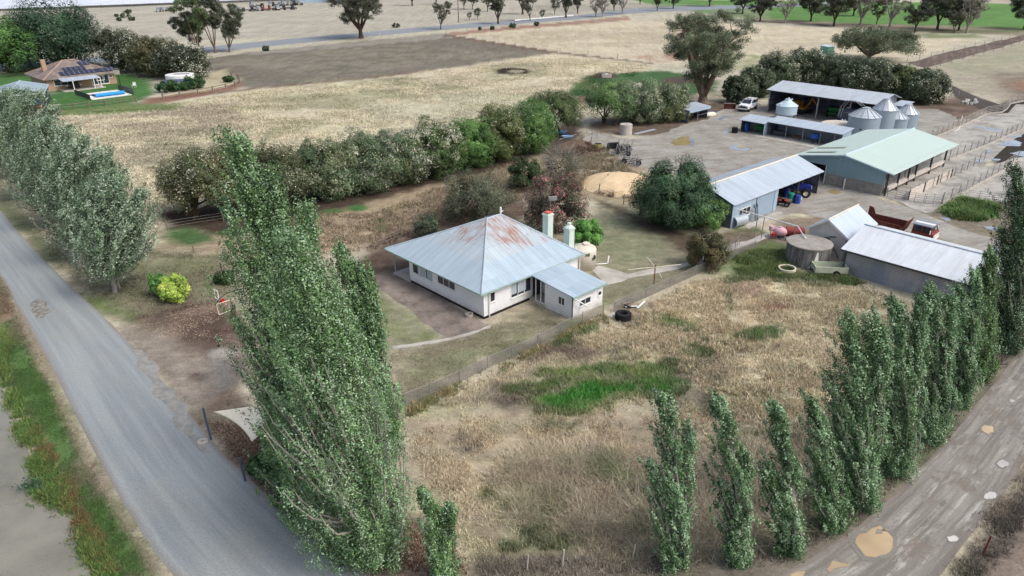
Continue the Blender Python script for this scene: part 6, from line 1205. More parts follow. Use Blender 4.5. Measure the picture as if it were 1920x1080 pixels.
def tractor(lab, loc, rz):
    o = thing('tractor', lab, 'tractor', loc, rz)
    for y in (-.85, .85): tire(o, 'rear_wheel', (-.9, y, .82), .82, .46, M['cream'], lugs=16)
    for y in (-.75, .75): tire(o, 'front_wheel', (1.35, y, .55), .55, .34, M['cream'], lugs=12)
    MB().bx(-1.1, 1.5, -.28, .28, .6, .95).build('chassis', M['dsteel'], o); MB().ext([(.1, -.36, .95), (1.95, -.32, .95), (2., -.32, 1.35), (1.6, -.34, 1.5), (.1, -.36, 1.58)], (0, .7, 0)).build('bonnet', M['dblue'], o)
    for y in (-1.12, .72): MB().ext([(-1.75, y, 1.35), (-1.5, y, 1.72), (-.6, y, 1.78), (-.05, y, 1.3), (-.1, y, 1.22), (-.62, y, 1.68), (-1.45, y, 1.62), (-1.68, y, 1.3)], (0, .4, 0)).build('mudguard', M['dblue'], o)
    cb = MB(); [cb.bar((x, y, 1.2), (x*.95, y*.9, 2.42), .08) for x in (-1.2, .15) for y in (-.65, .65)]; cb.build('cab_frame', M['black'], o); MB().bx(-1.18, .12, -.6, .6, 1.25, 2.36).build('cab_glass', M['glass'], o); MB().bx(-1.35, .3, -.72, .72, 2.4, 2.52).build('cab_roof', M['dblue'], o)
    MB().tube([(.9, .3, 1.5), (.9, .3, 2.3)], .05, 6).build('exhaust', M['steel'], o); MB().bx(1.98, 2.05, -.28, .28, 1.05, 1.3).build('grille', M['white'], o); return o
tractor('dark blue tractor with cream wheel rims parked inside the workshop bay', (*G(1487, 366)[:2], 0), rad(-15))
cv = thing('culvert_pipe', 'short galvanised culvert pipe lying by the workshop corner', 'pipe', (*G(1383, 424)[:2], .65), rad(35)); MB().lathe([(.58, -1.), (.65, -1.), (.65, 1.), (.58, 1.), (.58, -1.)], (0, 0, 0), 26, 'x', False).build('barrel', M['silotop'], cv)
for i, (dx, c) in enumerate([(3.35, M['white']), (3.95, M['lightblue'])]):
    p = world_of(ws, (dx, -.62, 0)); o = thing('loose_sheet', ['pale board leaning below the workshop window', 'blue-grey sheet leaning beside the pale board'][i], 'panel', p, rad(41)); MB().bar((0, 0, 0), (0, .25, 1.55), .55, .05).build('sheet', c, o)
for i in range(2):
    p = world_of(ws, (3.72+i*.62, -.75, 0)); o = thing('leaning_pole', ['dark pole leaning between the two panels', 'dark pole leaning right of the blue-grey sheet'][i], 'pole', p, rad(41)); MB().tube([(0, 0, 0), (.05, .4, 1.9)], .06, 6).build('shaft', M['dsteel'], o)
p0 = np.array(world_of(ws, (-.75, -.9, 2.55))); p1 = G(1496, 424.5, 2.45); p2 = G(1511, 448, 2.22)
op = thing('overhead_pipe', 'long white pipe carried on posts from the workshop corner to the concrete tank', 'pipe', (p0[0], p0[1], 0)); MB().tube([(0, 0, p0[2]), (p1[0]-p0[0], p1[1]-p0[1], p1[2]), (p2[0]-p0[0], p2[1]-p0[1], p2[2])], .055, 8).build('pipe', M['white'], op)
for k in (.36, .47, .97): q = (p1-p0)*k; MB().tube([(q[0], q[1], 0), (q[0], q[1], p0[2]+(p1[2]-p0[2])*k)], .045, 6).build('post', M['steel'], op)
sp = thing('sprayer', 'faded pink spray tank on a steel sled in front of the hut', 'sprayer', (*G(1455, 446)[:2], 0), rad(-28)); sp.scale = (.86,)*3
fr_ = MB(); [fr_.bar((-1.2, y, .12), (1.3, y, .12), .08) for y in (-.55, 0, .55)]; [fr_.bar((x, -.6, .2), (x, .6, .2), .08) for x in (-1.1, -.5, .1, .7, 1.25)]; fr_.build('sled', M['steel'], sp)
MB().sph((.35, .15, .85), (.85, .62, .6), 18, 12).build('tank', M['pink'], sp, True); MB().lathe([(.2, 1.38), (.2, 1.5), (.16, 1.52)], (.3, .15, 0), 12).build('filler_cap', M['pink'], sp); MB().bx(.2, .9, -.35, .6, .2, .5).build('cradle', M['dsteel'], sp); MB().lathe([(.22, .25), (.22, .7), (.12, .78)], (-.35, -.35, 0), 12).build('pump', M['brightred'], sp); MB().lathe([(.24, .75), (.28, .8), (.28, 1.35), (.2, 1.42)], (-.75, .25, 0), 14).bx(-.8, -.7, .2, .3, .2, .75).build('header_drum', M['pink'], sp)
rd = thing('fuel_drum', 'faded red drum lying on its side behind the concrete tank', 'drum', (*G(1489, 442)[:2], .5), rad(-15)); MB().lathe([(.46, -.95), (.5, -.93), (.5, .93), (.46, .95)], (0, 0, 0), 22, 'x').build('barrel', M['red'], rd, False); MB().lathe([(.42, .951), (.42, .97)], (0, 0, 0), 20, 'x').build('end_cap', M['dark'], rd); MB().bx(-.7, -.5, -.4, .4, -.5, -.35).bx(.5, .7, -.4, .4, -.5, -.35).build('cradle', M['dsteel'], rd)
rt = thing('round_trough', 'low round trough with a pale rim in the weeds by the concrete tank', 'trough', (*G(1475, 509)[:2], 0)); MB().lathe([(.82, 0), (.82, .42), (.7, .42), (.7, .2)], (0, 0, 0), 26).build('rim', M['cream'], rt); MB().lathe([(.7, .22), (.01, .22)], (0, 0, 0), 24).build('water_surface', water('algae_water', (104, 112, 62), 0, .15), rt)
tl = thing('box_trailer', 'pale sided box trailer squeezed between the concrete tank and long shed', 'trailer', (*G(1553, 513)[:2], 0), rad(-6)); MB().bx(-1.5, 1.5, -.75, -.68, .35, .95).bx(-1.5, 1.5, .68, .75, .35, .95).bx(-1.5, -1.43, -.68, .68, .35, .95).bx(1.43, 1.5, -.68, .68, .35, .95).bx(-1.43, 1.43, -.68, .68, .35, .42).build('tray', plain('pale_green_trailer', (178, 184, 166), .7, 0, .2, .2), tl)
for y in (-.85, .85): tire(tl, 'wheel', (.45, y, .32), .32, .2, M['steel'])
MB().bar((-1.5, 0, .4), (-2.6, 0, .4), .1).build('drawbar', M['dsteel'], tl)
# rusty tip truck
tkb = G(1690, 432); tr_ = thing('tip_truck', 'rusty old tip truck with open tray and grey-topped cab between hut and track', 'truck', (*tkb[:2], 0), rad(-46))
tr_.location = (41.3, 71.6, 0); tr_.scale = (.84,)*3
def TB(*a): return MB().bx(*a)
TB(-4.2, 4.4, -.45, .45, .75, 1.0).build('chassis', M['rustd'], tr_)
for x in (-2.6, -1.3, 3.3):
    for y in (-1., 1.): tire(tr_, 'wheel', (x, y, .52), .52, .3, M['rustd'])
TB(-4.2, .6, -1.2, 1.2, 1.1, 1.2).build('tray_floor', M['rust'], tr_)
sd = [(-4.25, 0, 1.1), (.7, 0, 1.1), (.7, 0, 2.1), (-3.3, 0, 2.1), (-3.7, 0, 2.9), (-4.25, 0, 3.0)]
for y in (-1.28, 1.2): MB().ext([(p[0], y, p[2]) for p in sd], (0, .08, 0)).build('tray_side', M['rust'], tr_)
MB().ext([(.7, -1.28, 1.1), (.7, 1.28, 1.1), (1.25, 1.28, 2.75), (1.25, -1.28, 2.75)], (.08, 0, 0)).build('headboard', M['rust'], tr_); TB(-4.25, -4.15, -1.2, 1.2, 1.1, 1.9).build('tailgate', M['rustd'], tr_)
for x in (-3.2, -2., -.8, .3): 
    for y in (-1.36, 1.28): TB(x, x+.12, y, y+.08, 1.1, 2.1).build('tray_rib', M['rustd'], tr_)
MB().ext([(2.0, -1.15, .9), (4.5, -1.15, .9), (4.5, -1.15, 1.75), (4.25, -1.15, 1.85), (2.0, -1.15, 1.85)], (0, 2.3, 0)).build('cab', M['cabred'], tr_)
cf = MB(); [cf.bar((x, y, 1.85), (x2, y*.94, 2.68), .12) for x, x2 in ((2.06, 2.1), (3.1, 3.1), (4.3, 4.0)) for y in (-1.08, 1.08)]; cf.build('cab_pillar', M['cabred'], tr_); TB(2.1, 3.98, -1.0, 1.0, 1.85, 2.6).build('cab_glass', M['glass'], tr_); TB(1.95, 4.2, -1.16, 1.16, 2.66, 2.76).build('cab_roof', M['shedwall'], tr_); TB(1.97, 4.18, -.35, .25, 2.76, 2.78).build('roof_strip', M['white'], tr_)
TB(4.5, 4.56, -1.1, 1.1, 1.0, 1.35).build('bumper', M['white'], tr_); TB(4.5, 4.53, -.75, .75, 1.42, 1.7).build('grille', M['cream'], tr_)
for y in (-.9, .9): MB().lathe([(.14, 4.5), (.13, 4.55)], (0, y, 1.55), 12, 'x').build('headlight', M['lamp'], tr_)
for y in (-1.3, 1.3): MB().bar((4.1, y*.9, 2.3), (4.15, y*1.05, 2.3), .04).box((4.15, y*1.08, 2.1), (.08, .2, .45)).build('mirror', M['white'], tr_)
# ---------------------------------------------------------------- white four-wheel drive
cb_ = (G(1390, 207)+G(1413, 205))/2; car = thing('four_wheel_drive', 'white four-wheel drive with black bull bar parked on the muddy yard', 'car', (*cb_[:2], 0), rad(-128)); car.scale = (1.12,)*3
CW = .94
MB().ext([(-2.4, -CW, .5), (2.25, -CW, .5), (2.4, -CW, .75), (2.36, -CW, 1.05), (1.2, -CW, 1.2), (-2.38, -CW, 1.2), (-2.46, -CW, .8)], (0, 2*CW, 0)).build('body', M['carwhite'], car, bevel=.06)
T0 = [(1.15, CW*.96, 1.2), (-2.36, CW*.96, 1.2), (-2.15, CW*.8, 1.84), (.3, CW*.8, 1.84)]
MB().add([(x, -y, z) for x, y, z in T0]+[(x, y, z) for x, y, z in T0], [(0, 1, 2, 3), (7, 6, 5, 4), (3, 2, 6, 7), (0, 3, 7, 4), (1, 5, 6, 2)]).build('cabin', M['carwhite'], car, bevel=.03)
wsn = MB().add([(1.06, -.78, 1.25), (1.06, .78, 1.25), (.36, .68, 1.81), (.36, -.68, 1.81)], [(0, 1, 2, 3)]); wsn.v = [(x+.03, y, z+.02) for x, y, z in wsn.v]; wsn.build('windscreen', M['glass'], car)
for s in (-1, 1):
    for x0, x1, t0, t1 in ((.88, -.1, .3, -.1), (-.2, -1.15, -.2, -1.15), (-1.25, -2.2, -1.25, -2.05)): MB().add([(x0, s*(CW*.965+.01), 1.24), (x1, s*(CW*.965+.01), 1.24), (t1, s*(CW*.82+.012), 1.78), (t0, s*(CW*.82+.012), 1.78)], [(0, 1, 2, 3)]).build('side_window', M['glass'], car)
    for x in (1.45, -1.5): tire(car, 'wheel', (x, s*.84, .4), .4, .27, M['chrome'])
    MB().box((.85, s*1.08, 1.3), (.14, .22, .2)).build('mirror', M['carwhite'], car); MB().box((2.33, s*.72, .98), (.1, .36, .16)).build('headlight', M['lamp'], car); MB().box((-2.44, s*.82, 1.0), (.06, .16, .36)).build('tail_light', M['red'], car)
MB().tube([(2.45, -.75, .5), (2.62, -.7, .95), (2.6, -.35, 1.12), (2.6, .35, 1.12), (2.62, .7, .95), (2.45, .75, .5)], .05, 6).tube([(2.62, -.72, .8), (2.62, .72, .8)], .04, 6).build('bull_bar', M['black'], car); MB().bx(2.38, 2.42, -.5, .5, .72, 1.0).build('grille', M['black'], car); MB().bx(2.4, 2.56, -.8, .8, .48, .62).build('bumper', M['carwhite'], car); MB().bx(2.64, 2.66, -.26, .26, .58, .72).build('number_plate', M['white'], car)
MB().bx(-.5, .2, -.4, .4, 1.845, 1.87).build('sunroof', M['glass'], car)
for s in (-1, 1): MB().tube([(-1.9, s*.66, 1.9), (.1, s*.66, 1.9)], .025, 5).build('roof_rail', M['steel'], car)
# ---------------------------------------------------------------- inside the machinery shed and lean-tos
def inshed(sh, p): return world_of(sh, p)
dz = thing('yellow_machine', 'orange-yellow old digger with a boxy engine cover at the left of the machinery shed', 'digger', inshed(mc, (4.3, 4.2, 0)), rad(-60))
MB().bx(-1.6, 1.6, -1., 1., .45, .9).build('chassis', M['dsteel'], dz); MB().bx(-1.7, .1, -.85, .85, .9, 2.15).build('engine_cover', M['orange'], dz, bevel=.05); MB().bx(.5, 1.5, -.7, .7, .9, 1.2).build('platform', M['orange'], dz); cg = MB(); [cg.bar((x, y, 1.2), (x, y, 2.8), .09) for x in (.5, 1.5) for y in (-.7, .7)]; cg.bx(.4, 1.6, -.8, .8, 2.8, 2.9).build('cab_frame', M['black'], dz); MB().tube([(1.4, 0, 1.), (2.6, 0, 3.0), (4., 0, 1.8)], .14, 6).build('boom', M['orange'], dz)
for y in (-1.15, 1.15): MB().ext([(-1.9, y-.2, .1), (1.9, y-.2, .1), (2.1, y-.2, .45), (1.8, y-.2, .8), (-1.8, y-.2, .8), (-2.1, y-.2, .45)], (0, .4, 0)).build('track', M['rubber'], dz)
sd_ = thing('seed_drill', 'green seed drill stored in the middle of the machinery shed', 'seeder', inshed(mc, (12.2, 5.2, 0)), 0.2+rad(-48)); MB().ext([(-2.4, -.5, 1.2), (-2.4, .5, 1.2), (-2.4, .75, 1.8), (-2.4, -.75, 1.8)], (4.8, 0, 0)).build('hopper', M['sgreen'], sd_); MB().bx(-2.5, 2.5, -.8, .8, 1.8, 1.88).build('lid', M['charcoal'], sd_); MB().bx(-2.4, 2.4, -.9, -.75, .7, .9).build('bar', M['sgreen'], sd_)
for y in (-2.6, 2.6): tire(sd_, 'wheel', (y, 0, .55), .55, .25, M['sgreen'], 'x')
tn = MB(); [tn.tube([(-2.2+.4*i, -.8, .8), (-2.2+.4*i, -1., .15)], .03, 4) for i in range(12)]; tn.build('tine_row', M['dsteel'], sd_)
cp = inshed(mc, (15.2, 1.9, 0)); cn_ = thing('caravan', 'dark charcoal off-road caravan nosed out of the machinery shed', 'caravan', cp, rad(-138)); cn_.location.z = 0
side = [(-4., 0, .6), (2.1, 0, .6), (2.45, 0, 1.1), (2.3, 0, 1.7), (1.7, 0, 2.75), (1.2, 0, 2.9), (-4., 0, 2.9)]
MB().ext([(p[0], -1.2, p[2]) for p in side], (0, 2.4, 0)).build('body', M['charcoal'], cn_, bevel=.05)
for s in (-1, 1):
    MB().bar((2.15, s*1.23, 1.6), (1.6, s*1.23, 2.75), .05, .22).build('corner_moulding', M['steel'], cn_); MB().tube([(1.5, s*1.27, 2.7), (-3.6, s*1.27, 2.78)], .06, 6).build('awning', M['steel'], cn_); MB().bx(-.3, .9, s*1.21-.01, s*1.21+.01, 1.6, 2.3).build('window', M['glass'], cn_); tire(cn_, 'wheel', (-1.1, s*1.1, .4), .4, .25, M['chrome'])
MB().bar((2.2, -.9, .5), (3.6, 0, .5), .1).bar((2.2, .9, .5), (3.6, 0, .5), .1).build('drawbar', M['dsteel'], cn_); MB().bx(1.0, 1.5, -.4, .1, 2.9, 2.96).build('roof_hatch', M['white'], cn_)
# brand lettering on the nose, too small in the photograph to read: a row of short pale strokes on a plate-sized badge
bd = MB()
for i in range(7):
    y = -.38+i*.125; bd.bar((2.06-.0, y, 2.16), (2.0, y+.02, 2.27), .05, .03)
bd.build('badge', M['steel'], cn_)
for y in (-.25, .25): MB().lathe([(.16, .55), (.17, .6), (.17, 1.05), (.06, 1.15)], (2.75, y, 0), 12).build('gas_bottle', M['lightblue'], cn_)
bdc = thing('blue_disc', 'tall blue oval lid leaning in the left lean-to', 'lid', inshed(l1, (.95, .35, .85)), rad(-60)); MB().sph((0, 0, 0), (.12, .55, .85), 18, 12).build('disc', M['blue'], bdc, True); bdc.rotation_euler = (0, -.15, rad(-60))
o = thing('spreader', 'green spreader in shade at the back of the left lean-to', 'spreader', inshed(l1, (2.6, 1.8, 0)), rad(-48)); MB().ext([(-.7, -.2, .5), (-.7, .2, .5), (-.7, .5, 1.1), (-.7, -.5, 1.1)], (1.4, 0, 0)).build('hopper', M['sgreen'], o); [MB().bar((x, 0, 0), (x, 0, .55), .08).build('leg', M['dsteel'], o) for x in (-.5, .5)]
o = thing('grey_crate', 'long dark grey crate at the left end of the longer lean-to', 'crate', inshed(l2, (1.6, .9, 0)), rad(-40)); MB().bx(-1.1, 1.1, -.4, .4, .08, .8).build('box', M['charcoal'], o, bevel=.04); MB().bx(-1.15, 1.15, -.45, .45, .8, .86).build('lid', M['dsteel'], o)
o = thing('red_plough', 'small red plough frame under the longer lean-to roof', 'plough', inshed(l2, (4.9, .8, 0)), rad(-48)); MB().bar((-.9, 0, .6), (.9, .2, .6), .1).build('beam', M['rust'], o); [MB().tube([(x, 0, .6), (x+.15, -.3, .3), (x, -.45, .05)], .04, 5).build('tine', M['red'], o) for x in (-.7, -.2, .3, .8)]
o = thing('blue_spreader', 'round bright blue fertiliser spreader under the longer lean-to', 'spreader', inshed(l2, (8.0, .2, 0)), 0); MB().lathe([(.25, .55), (.75, .9), (.9, 1.0), (.92, 1.1), (.7, 1.15), (.65, 1.55), (.4, 1.6), (.02, 1.6)], (0, 0, 0), 22).build('hopper', M['blue'], o, False); [MB().bar((.5*cos(a), .5*sin(a), 0), (.45*cos(a), .45*sin(a), .8), .07).build('leg', M['dsteel'], o) for a in (0, 2.1, 4.2)]
o = thing('black_tub', 'black cube-shaped tub at the slab corner of the left lean-to', 'tub', (*G(1377.5, 249)[:2], 0), rad(-30)); MB().bx(-.45, .45, -.45, .45, 0, .95).build('tub', M['black'], o, bevel=.05); MB().box((.5, .2, .85), (.2, .2, .2)).build('tap', M['white'], o)
o = thing('feed_bin', 'dark open-fronted feed bin left of the white four-wheel drive', 'bin', (*G(1368, 204)[:2], 0), rad(-5)); MB().bx(-1.05, 1.05, .35, .42, 0, .95).bx(-1.05, -.98, -.4, .35, 0, .8).bx(.98, 1.05, -.4, .35, 0, .8).bx(-.98, .98, -.4, .35, 0, .15).build('box', M['rustd'], o); MB().bx(-1.1, 1.1, .3, .45, .95, 1.02).build('top_rail', M['conc'], o)
o = thing('boat', 'upturned cream dinghy with a blue rim beside the small grey shelter', 'boat', (*G(1331, 217)[:2], 0), rad(30)); MB().sph((0, 0, .2), (1.5, .65, .5), 18, 10).build('hull', M['cream'], o, True); MB().tube([(-1.3, 0, .62), (0, .1, .72), (1.2, 0, .62)], .07, 6).build('keel', M['blue'], o)
o = thing('water_trough', 'white concrete cattle trough on mud in the green patch', 'trough', (*G(1137, 145)[:2], 0), .1); MB().bx(-1.2, 1.2, -.6, -.5, 0, .8).bx(-1.2, 1.2, .5, .6, 0, .8).bx(-1.2, -1.1, -.5, .5, 0, .8).bx(1.1, 1.2, -.5, .5, 0, .8).bx(-1.1, 1.1, -.5, .5, 0, .6).build('basin', M['conc'], o); MB().bx(-.3, .3, -.5, .5, .8, .86).build('float_cover', M['white'], o)
o = tag(MB().bar(G(1190, 252)*0, G(1228, 243)-G(1190, 252), .75, .05).build('roofing_sheet', M['silotop'], None, False, 0, (*G(1190, 252)[:2], .06)), 'long bent roofing sheet lying below the grey hedge tree', 'sheet')
for lab, x, y, rz in (('pale blue tub on the ground below the olive hedge tree', 1053, 250, .2), ('second pale blue tub, nearer the pipe frame', 1064, 259, -.1)):
    o = thing('blue_tub', lab, 'tub', (*G(x, y)[:2], 0), rz, 'pale blue tubs'); MB().lathe_e([(.7, 0), (1., .35), (1., .4), (.9, .4), (.65, .08), (.01, .08)], (0, 0, 0), (1.0, .6, 1.), 20).build('tub', plain('tub_blue'+str(x), (120, 160, 206), .4), o)
o = thing('pipe_frame', 'low steel pipe frame around the pale blue tubs', 'frame', (*G(1048, 272)[:2], 0)); e1 = G(1080, 262)-G(1048, 272); MB().tube([(0, 0, 0), (0, 0, .9), (e1[0], e1[1], .9), (e1[0], e1[1], 0)], .05, 6).build('frame', M['steel'], o)
drum('squat olive-green drum at the yard edge', (*G(1121, 278)[:2], 0), .72, .72, M['olive'], M['dark'], 'squat_drum')
o = thing('loader_bucket', 'dark loader bucket standing on end at the yard edge', 'bucket', (*G(1149, 281)[:2], 0), .3); MB().ext([(-.9, -.6, 0), (-.9, .6, 0), (-.9, .5, .3), (-.9, -.05, 1.25)], (.06, 0, 0)).ext([(.84, -.6, 0), (.84, .6, 0), (.84, .5, .3), (.84, -.05, 1.25)], (.06, 0, 0)).ext([(-.84, .6, 0), (-.84, .5, .3), (-.84, -.05, 1.25), (-.84, -.1, 1.15), (-.84, .42, .25)], (1.68, 0, 0)).build('shell', M['charcoal'], o)
def harrow(lab, x, y, rz, seed, s=1.):
    r = random.Random(seed); o = thing('old_harrow', lab, 'harrow', (*G(x, y)[:2], 0), rz, 'scrap harrows at the yard edge'); f = MB()
    for i in range(4): f.bar((-1.3*s, -.8+i*.5, .55+.1*i), (1.3*s, -.8+i*.5, .5+.12*i), .07)
    for i in range(5): f.bar((-1.2*s+i*.6*s, -.9, .5), (-1.2*s+i*.6*s, .9, .85), .07)
    f.build('frame', M['dsteel'], o); g = MB()
    for i in range(16): a, b = r.uniform(-1.3, 1.3)*s, r.uniform(-.9, .9); g.tube([(a, b, .6), (a+r.uniform(-.2, .2), b-.3, .5), (a+r.uniform(-.3, .3), b-.35, .02)], .03, 4)
    for i in range(5): a, b = r.uniform(-1.2, 1.2)*s, r.uniform(-.8, .8); g.tube([(a, b, .6), (a+r.uniform(-.5, .5), b+r.uniform(-.3, .3), 1.5+r.random()*.4)], .04, 4)
    g.build('tine', M['steel'], o)
    for a in (-1., 1.): tire(o, 'wheel', (a*s, .4, .4), .4, .16, M['steel'])
harrow('scrap harrow frame beside the loader bucket', 1165, 292, -.7, 1); harrow('scrap harrow frame with bent tines nearest the sawdust', 1182, 310, -.5, 2, 1.1); harrow('small scrap frame thrown behind the others', 1172, 284, .2, 3, .7)
# sawdust pile: a mound
def mound(name, label, cat, px, rx, ry, h, mat, seed, rz=0.):
    b = G(*px); n = 40; xs = np.linspace(-1.2, 1.2, n); X, Y = np.meshgrid(xs, xs); d = np.hypot(X, Y); z = np.clip(1-d*d, 0, 1)**.9*(.65+.7*fbm(X*1.6+seed, Y*1.6, seed))+.05*fbm(X*9, Y*9, seed+1)-.06
    V = np.stack([X*rx, Y*ry, z*h], -1).reshape(-1, 3); i = (np.arange(n-1)[:, None]*n+np.arange(n-1)[None]).ravel(); F = np.stack([i, i+1, i+1+n, i+n], 1)
    me = np_mesh(name, V, F, mat); me.polygons.foreach_set('use_smooth', np.ones(len(F), bool)); o = link(name, me, None, b); o.rotation_euler.z = rz; return tag(o, label, cat)
mound('sawdust_pile', 'bright tan sawdust heap spread beside the broad dark tree', 'heap', (1162, 346), 5.2, 5.6, 1.3, M['sawdust'], 3, .5)
# ---------------------------------------------------------------- far things
tg = thing('telegraph_pole', 'tall timber telegraph pole beyond the highway, top out of the photo', 'pole', (*G(860, 42)[:2], 0)); MB().tube([(0, 0, 0), (0, 0, 15)], [.24, .16], 8).build('shaft', M['timber'], tg); MB().bx(-1.2, 1.2, -.06, .06, 14, 14.15).build('crossarm', M['timber'], tg)
g0 = G(965, 41); gd = thing('guard_rail', 'white guard rail along the highway among the gums', 'guard rail', (*g0[:2], 0)); e_ = G(1076, 31.5)-g0; MB().bar((0, 0, .7), (e_[0], e_[1], .7), .1, .5).build('rail', M['white'], gd)
for i in range(9): q = e_*i/8; MB().bar((q[0], q[1], 0), (q[0], q[1], .75), .16).build('post', M['timber'], gd)
for lab, x, y in (('white guide post on the far highway edge', 692, 61), ('white guide post on the near highway edge', 713, 66), ('white guide post at the highway bend', 1194, 19)): o = thing('guide_post', lab, 'guide post', (*G(x, y)[:2], 0)); MB().bx(-.08, .08, -.05, .05, 0, 1.2).build('shaft', M['white'], o); MB().bx(-.09, .09, -.06, .06, .9, 1.05).build('reflector', M['brightred'], o)
hoop = thing('basketball_hoop', 'basketball pole and backboard at the corner of the far lawn', 'basketball hoop', (*G(227, 164)[:2], 0)); MB().tube([(0, 0, 0), (0, 0, 3.6)], .09, 6).build('pole', M['black'], hoop); MB().bx(-.7, .7, -.5, -.45, 3., 4.).build('backboard', M['conc'], hoop); MB().lathe([(.24, 3.1), (.26, 3.12), (.24, 3.14)], (0, -.8, 0), 14).build('ring', M['orange'], hoop)
gc = thing('garden_chair', 'white garden chair alone on the far lawn', 'chair', (*G(252, 164)[:2], 0)); MB().bx(-.35, .35, -.35, .35, .5, .57).build('seat', M['white'], gc); MB().bx(-.35, .35, .3, .36, .57, 1.2).build('backrest', M['white'], gc); [MB().bx(x-.04, x+.04, y-.04, y+.04, 0, .5).build('leg', M['white'], gc) for x in (-.3, .3) for y in (-.3, .3)]
bb = thing('barbecue', 'black covered barbecue with white sides on the far patio', 'barbecue', world_of(fh, (4.9, -1.7, .1)), fh.rotation_euler.z); MB().bx(-1.1, 1.1, -.5, .5, .3, 1.1).build('cabinet', M['black'], bb, bevel=.05); MB().lathe([(.5, -1.), (.5, 1.)], (0, 0, 1.1), 14, 'x').build('hood', M['black'], bb); [MB().bx(x-.3, x+.3, -.45, .45, .85, .95).build('shelf', M['white'], bb) for x in (-1.4, 1.4)]
o = thing('blue_tarp_load', 'blue tarpaulin-covered load against the dark garage', 'tarpaulin', (*G(64, 203)[:2], 0), .2); MB().sph((0, 0, .9), (1.5, 1.1, 1.0), 12, 8).build('tarp', M['blue'], o); MB().bx(-1.4, 1.4, -1., 1., 0, .5).build('pallet', M['dsteel'], o)
o = thing('red_mower', 'small red mower beside the blue tarpaulin load', 'mower', (*G(73, 204)[:2], 0), .3); MB().bx(-.7, .7, -.4, .4, .3, .65).build('deck', M['brightred'], o, bevel=.06); MB().tube([(-.6, -.3, .6), (-1.2, -.3, 1.2), (-1.2, .3, 1.2), (-.6, .3, .6)], .03, 5).build('handle', M['black'], o); [tire(o, 'wheel', (x, y, .22), .22, .12) for x in (-.5, .5) for y in (-.45, .45)]
# old machines lined up in the far paddock
mm = {}
def wreck(kind, lab, x, y, rz, sc):
    if kind not in mm:
        o = thing('farm_machine', lab, 'farm machine', G(x, y), rz, 'old machines lined up in the far paddock'); L = [5., 4., 6.][kind]
        MB().bx(-L/2, L/2, -.9, .9, .7, 1.2).build('body', [M['rust'], M['conc'], M['dsteel']][kind], o); MB().bx(-L/2+.3, -L/2+1.9, -.85, .85, 1.2, 2.5).build('cab', [M['cabred'], M['shedwall'], M['charcoal']][kind], o)
        for q in (-L*.3, L*.3):
            for y_ in (-1., 1.): tire(o, 'wheel', (q, y_, .6), .6, .35)
        mm[kind] = o; o.scale = (sc,)*3
    else: o = copy_tree(mm[kind], G(x, y), rz, sc, lab)
wl = ['rusty red old machine in the far paddock row', 'pale old truck in the far paddock rows', 'dark grey old machine in the far paddock rows']
rw_ = random.Random(4)
for i, x in enumerate([448, 463, 475, 487, 497, 510, 518, 528, 540, 551]): k = 0 if x in (497, 510) else rw_.choice([1, 2]); wreck(k, wl[k], x, 22-(x-448)*.04, rw_.uniform(0, 3), rw_.uniform(.8, 1.2))
for i, x in enumerate([476, 489, 508, 518, 526, 534, 543, 549, 556, 562]): k = rw_.choice([1, 1, 2]); wreck(k, wl[k], x, 13-(x-476)*.04, rw_.uniform(0, 3), rw_.uniform(.8, 1.2))
for i, x in enumerate([297, 306, 316, 327]): wreck(1, wl[1], x, 22-i*.5, rw_.uniform(0, 3), .9)
fs_ = thing('far_shed', 'pale blue shed at the top edge beyond the old machines', 'shed', (*G(600, 4)[:2], 0), .2); MB().bx(-12, 12, -6, 6, 0, 4.5).build('wall', M['bluewall'], fs_); gable_roof(-12.5, 12.5, -6.5, 6.5, 4.5, 6.5).build('roof', M['zinc'], fs_)
# solar farm rows
a0, a1 = G(-60, 24), G(420, 6); dr_ = (a1-a0)[:2]; Ls = float(np.linalg.norm(dr_)); rz_ = math.atan2(dr_[1], dr_[0]); m, t = newmat('solar_farm_panel'); b_ = t.n('ShaderNodeTexBrick', {'Vector': t.uv(), 'Color1': (*lin((196, 200, 208)), 1), 'Color2': (*lin((208, 212, 220)), 1), 'Mortar': (*lin((130, 134, 144)), 1), 'Scale': 1., 'Mortar Size': .06, 'Brick Width': 12., 'Row Height': 50.}, offset=0.); t.out(b_.outputs[0], .25, 0, .5)  # pale panel colour stands in for the bright sky reflected on the rows
sol = None
for i in range(16):
    q = a0+np.array([-sin(rz_), cos(rz_), 0])*i*11; q[0] += (i % 4)*6-rw_.uniform(0, 12)
    lab = 'front row of the solar farm, dark underside showing' if i == 0 else 'pale tilted panel row of the distant solar farm'
    if sol is None:
        sol = thing('solar_row', lab, 'solar panels', q, rz_, 'rows of the distant solar farm'); MB().slab([(0, -2.6, 1.5), (Ls+60, -2.6, 1.5), (Ls+60, 2.6, 2.3), (0, 2.6, 2.3)], .08).build('panel', MATS['solar_farm_panel'], sol); ps_ = MB()
        for k in range(int(Ls/14)): MB().bx(k*14+2, k*14+2.2, -.1, .1, 0, 1.85).build('post', M['dsteel'], sol) if k < 30 else None
        MB().bx(0, Ls+60, -.1, .1, 1.7, 1.82).build('torque_tube', M['dark'], sol)
    else: copy_tree(sol, q, rz_, 1., lab)
for i in range(14):
    o = thing('white_bucket', 'small white bucket scattered by the cow lane', 'bucket', (*G(1803+rw_.uniform(0, 28), 188+rw_.uniform(0, 9))[:2], 0), 0, 'small white buckets scattered by the cow lane'); MB().lathe([(.22, 0), (.27, .42), (.24, .42), (.2, .05), (.01, .05)], (0, 0, 0), 10).build('pail', M['white'], o)
